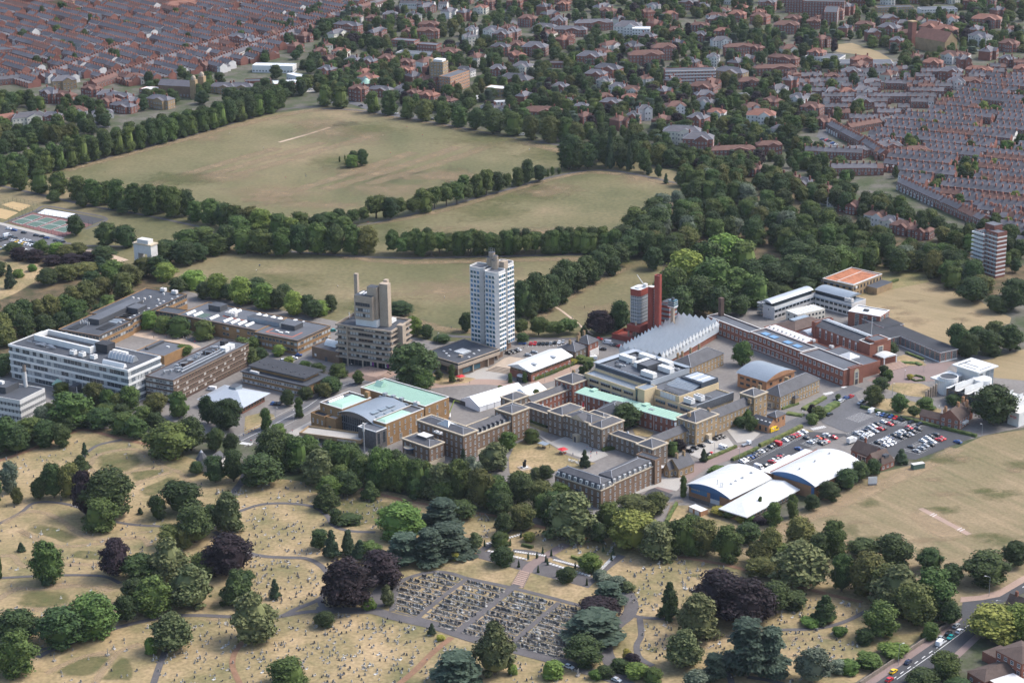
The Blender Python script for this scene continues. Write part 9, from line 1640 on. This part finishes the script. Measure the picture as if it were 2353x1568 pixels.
for r in range(13):
 a = Vector(BM(290, 640 + r * 42)); bb = Vector(BM(1780, 640 + r * 42 + 385)); n = 190; run = []
 for i in range(n):
  p = a.lerp(bb, i / n)
  if not inpoly(p.x, p.y, OV):
   if len(run) > 6: ribbon('row_path', [(run[0][0], run[0][1] + 7), (run[-1][0], run[-1][1] + 7)], 1.3, 'path_grey', 0.1, curve=False)
   run = []; continue
  run.append(p)
  if random.random() < 0.2: continue
  skip = False
  for (x0, y0), (x1, y1) in (((1340, 900), (910, 1230)), ((975, 870), (640, 1140)), ((1590, 1030), (1290, 1290))):
   A0, A1 = Vector(BM(x0, y0)), Vector(BM(x1, y1)); tt = (p.y - A0.y) / (A1.y - A0.y)
   if abs(A0.x + (A1.x - A0.x) * tt - p.x) < 10: skip = True
  if skip: continue
  g = G(*p); q = random.random(); GV.append((g.x, g.y, radians(-42 + random.uniform(-3, 3)), random.choice((5, 5, 5, 5, 1, 2)), 'grave_dark' if q < 0.42 else 'grave_grey' if q < 0.86 else 'grave_pale', random.uniform(0.9, 1.2), 'oval'))
GV.sort(key=lambda g: g[1]); GM = {}; rest = MB(); ng_ = 0
GN_ = ['round-topped headstone', 'square headstone', 'stone cross', 'stone obelisk', 'low tomb slab with headstone', 'kerbed grave']; GW = dict(grave_dark='black', grave_grey='weathered grey', grave_pale='pale')
for x, y, a, k, m_, s, tg in GV:
 pxs = FPX / proj_y(x, y); cx_ = CXP + x * pxs; dd = Vector((x, y, 0)) - Vector((0, 0, CAMH)); cy_ = CYP - FPX * dd.dot(UP) / dd.dot(FW)
 if ng_ < 298 and 0 < cx_ < 2352 and cy_ < 1568:
  ng_ += 1
  if (k, m_) not in GM: GM[k, m_] = SB[k, m_].mesh('gravestone')
  o = put('gravestone', GM[k, m_], None, (x, y, 0.1), a, (s, s, s)); o.rotation_euler[0] = random.uniform(-.08, .08); tag(o, GW[m_] + ' ' + GN_[k] + (' in the dry grass of the cemetery' if tg != 'oval' else ' in the rows of the oval'), 'gravestone', GW[m_] + ' ' + GN_[k] + 's' + (' in the oval' if tg == 'oval' else ''))
 else:
  c, sn = cos(a), sin(a); part = SB[k, m_]; i0 = len(rest.v); rest.v.extend([(x + s * (c * p[0] - sn * p[1]), y + s * (sn * p[0] + c * p[1]), 0.1 + s * p[2]) for p in part.v]); ids = rest.mid(m_)
  rest.f.extend([tuple(i0 + q for q in f) for f in part.f]); rest.mi.extend([ids] * len(part.f))
tag(rest.build('distant_gravestones'), 'hundreds of further small gravestones scattered across the cemetery', kind='stuff')
# ================================================================ the summer haze
mb = MB().box(-6500, 6500, -60, 11500, -1.0, 400, 'white')
hz = mb.build('haze'); hz['kind'] = 'stuff'; hz['label'] = 'thin blue summer haze over the town'; hz.data.materials.clear()
hm = bpy.data.materials.new('haze_air'); hm.use_nodes = True; n = hm.node_tree.nodes; n.remove(n['Principled BSDF'])
pv = n.new('ShaderNodeVolumePrincipled'); pv.inputs['Color'].default_value = (0.80, 0.88, 1.0, 1); pv.inputs['Density'].default_value = 0.000019; pv.inputs['Anisotropy'].default_value = 0.2
hm.node_tree.links.new(pv.outputs[0], n['Material Output'].inputs['Volume']); hz.data.materials.append(hm)
# ---- place the trees: the 300 broadleaf trees that show largest one by one, smaller ones with the background mass
def near_label(x, y, h, label):
 best = None
 for px_, py_, nm in LAND:
  d = hypot(px_ - x, py_ - y)
  if d < 42 and (best is None or d < best[0]): best = (d, nm)
 size = 'tall ' if h > 19 else 'small ' if h < 9 else ''
 if not best: return size + label if size and not label.startswith(size) else label
 base = label
 for w in (' on the dry', ' near the oval', ' in the belt', ' between the cricket', ' among the campus', ' behind the courtyard'):
  if w in base: base = base[:base.index(w)] + ' near the ' + best[1]
 return size + base if len((size + base).split()) < 17 else base
LAND = []
for o in list(bpy.data.objects):
 if o.parent is None and o.type == 'EMPTY' and o.get('category') in ('building', 'tower', 'house', 'tent', 'terrace', 'monument', 'steps', 'chimney', 'kiosk', 'shed', 'bridge') and o.get('group') is None:
  ch = o.children; LAND.append((o.location.x, o.location.y, o.name.split('.')[0].replace('_', ' ')))
  if ch:
   w = max(abs(v[0]) for c in ch[:3] if c.type == 'MESH' for v in c.bound_box); dd = max(abs(v[1]) for c in ch[:3] if c.type == 'MESH' for v in c.bound_box)
   m4 = Matrix.Translation(o.location) @ Matrix.Rotation(o.rotation_euler.z, 4, 'Z')
   for a_, b_ in ((w / 2, 0), (w, 0), (w, dd / 2), (w, dd), (0, dd), (w / 2, dd)): q = m4 @ Vector((a_, b_, 0)); LAND.append((q.x, q.y, o.name.split('.')[0].replace('_', ' ')))
SPECS.sort(key=lambda s: -(s[2] * s[3]) / (s[1] ** 2)); nb = 0
for s in SPECS:
 if KIND[s[4]][2] == 'broadleaf_tree':
  nb += 1
  if nb > 298: pts.append((s[0], s[1], 0)); attr.append((s[4], s[3] / 6, s[2] / 18)); continue
 lb = ' '.join(near_label(s[0], s[1], s[2], s[5]).split()[:16]); make_tree(*s[:5], lb, 'look-alikes: ' + lb)
def build_background_trees():
 kinds = sorted(set(a[0] for a in attr)); src = {}
 for o in bpy.data.objects:
  if o.name.split('.')[0] == 'crown':
   for k in kinds:
    if k not in src and o.data in (CROWNS.get((k, 0)), CROWNS.get((k, 1)), CROWNS.get((k, 2))): src[k] = o
 me = bpy.data.meshes.new('background_trees'); me.from_pydata(pts, [], [])
 a1 = me.attributes.new('kind_id', 'INT', 'POINT'); a1.data.foreach_set('value', [kinds.index(a[0]) for a in attr])
 sc = me.attributes.new('tree_scale', 'FLOAT_VECTOR', 'POINT'); fl = []
 for a in attr: fl += [a[1], a[1], a[2]]
 sc.data.foreach_set('vector', fl)
 ro = me.attributes.new('tree_rot', 'FLOAT', 'POINT'); ro.data.foreach_set('value', [random.random() * 6.28 for a in attr])
 ob = put('background_trees', me); tag(ob, 'mass of distant garden and street trees between the houses', kind='stuff')
 ng = bpy.data.node_groups.new('background_trees', 'GeometryNodeTree')
 ng.interface.new_socket('Geometry', in_out='INPUT', socket_type='NodeSocketGeometry'); ng.interface.new_socket('Geometry', in_out='OUTPUT', socket_type='NodeSocketGeometry')
 N = ng.nodes; L = ng.links; gi = N.new('NodeGroupInput'); go = N.new('NodeGroupOutput'); jn = N.new('GeometryNodeJoinGeometry')
 def named(nm, tp):
  q = N.new('GeometryNodeInputNamedAttribute'); q.data_type = tp; q.inputs['Name'].default_value = nm; return q.outputs['Attribute']
 kid, scl, rot = named('kind_id', 'INT'), named('tree_scale', 'FLOAT_VECTOR'), named('tree_rot', 'FLOAT')
 cx = N.new('ShaderNodeCombineXYZ'); L.new(rot, cx.inputs[2])
 for i, k in enumerate(kinds):
  if k not in src: continue
  cmp_ = N.new('FunctionNodeCompare'); cmp_.data_type = 'INT'; cmp_.operation = 'EQUAL'
  ins = [s for s in cmp_.inputs if s.type == 'INT' and s.enabled]; L.new(kid, ins[0]); ins[1].default_value = i
  oi = N.new('GeometryNodeObjectInfo'); oi.inputs['Object'].default_value = src[k]; oi.inputs['As Instance'].default_value = True
  ip = N.new('GeometryNodeInstanceOnPoints'); L.new(gi.outputs[0], ip.inputs['Points']); L.new(cmp_.outputs[0], ip.inputs['Selection'])
  L.new(oi.outputs['Geometry'], ip.inputs['Instance']); L.new(cx.outputs[0], ip.inputs['Rotation']); L.new(scl, ip.inputs['Scale'])
  L.new(ip.outputs[0], jn.inputs[0])
 L.new(jn.outputs[0], go.inputs[0])
 md = ob.modifiers.new('trees', 'NODES'); md.node_group = ng
build_background_trees()
print('objects', len(bpy.data.objects))
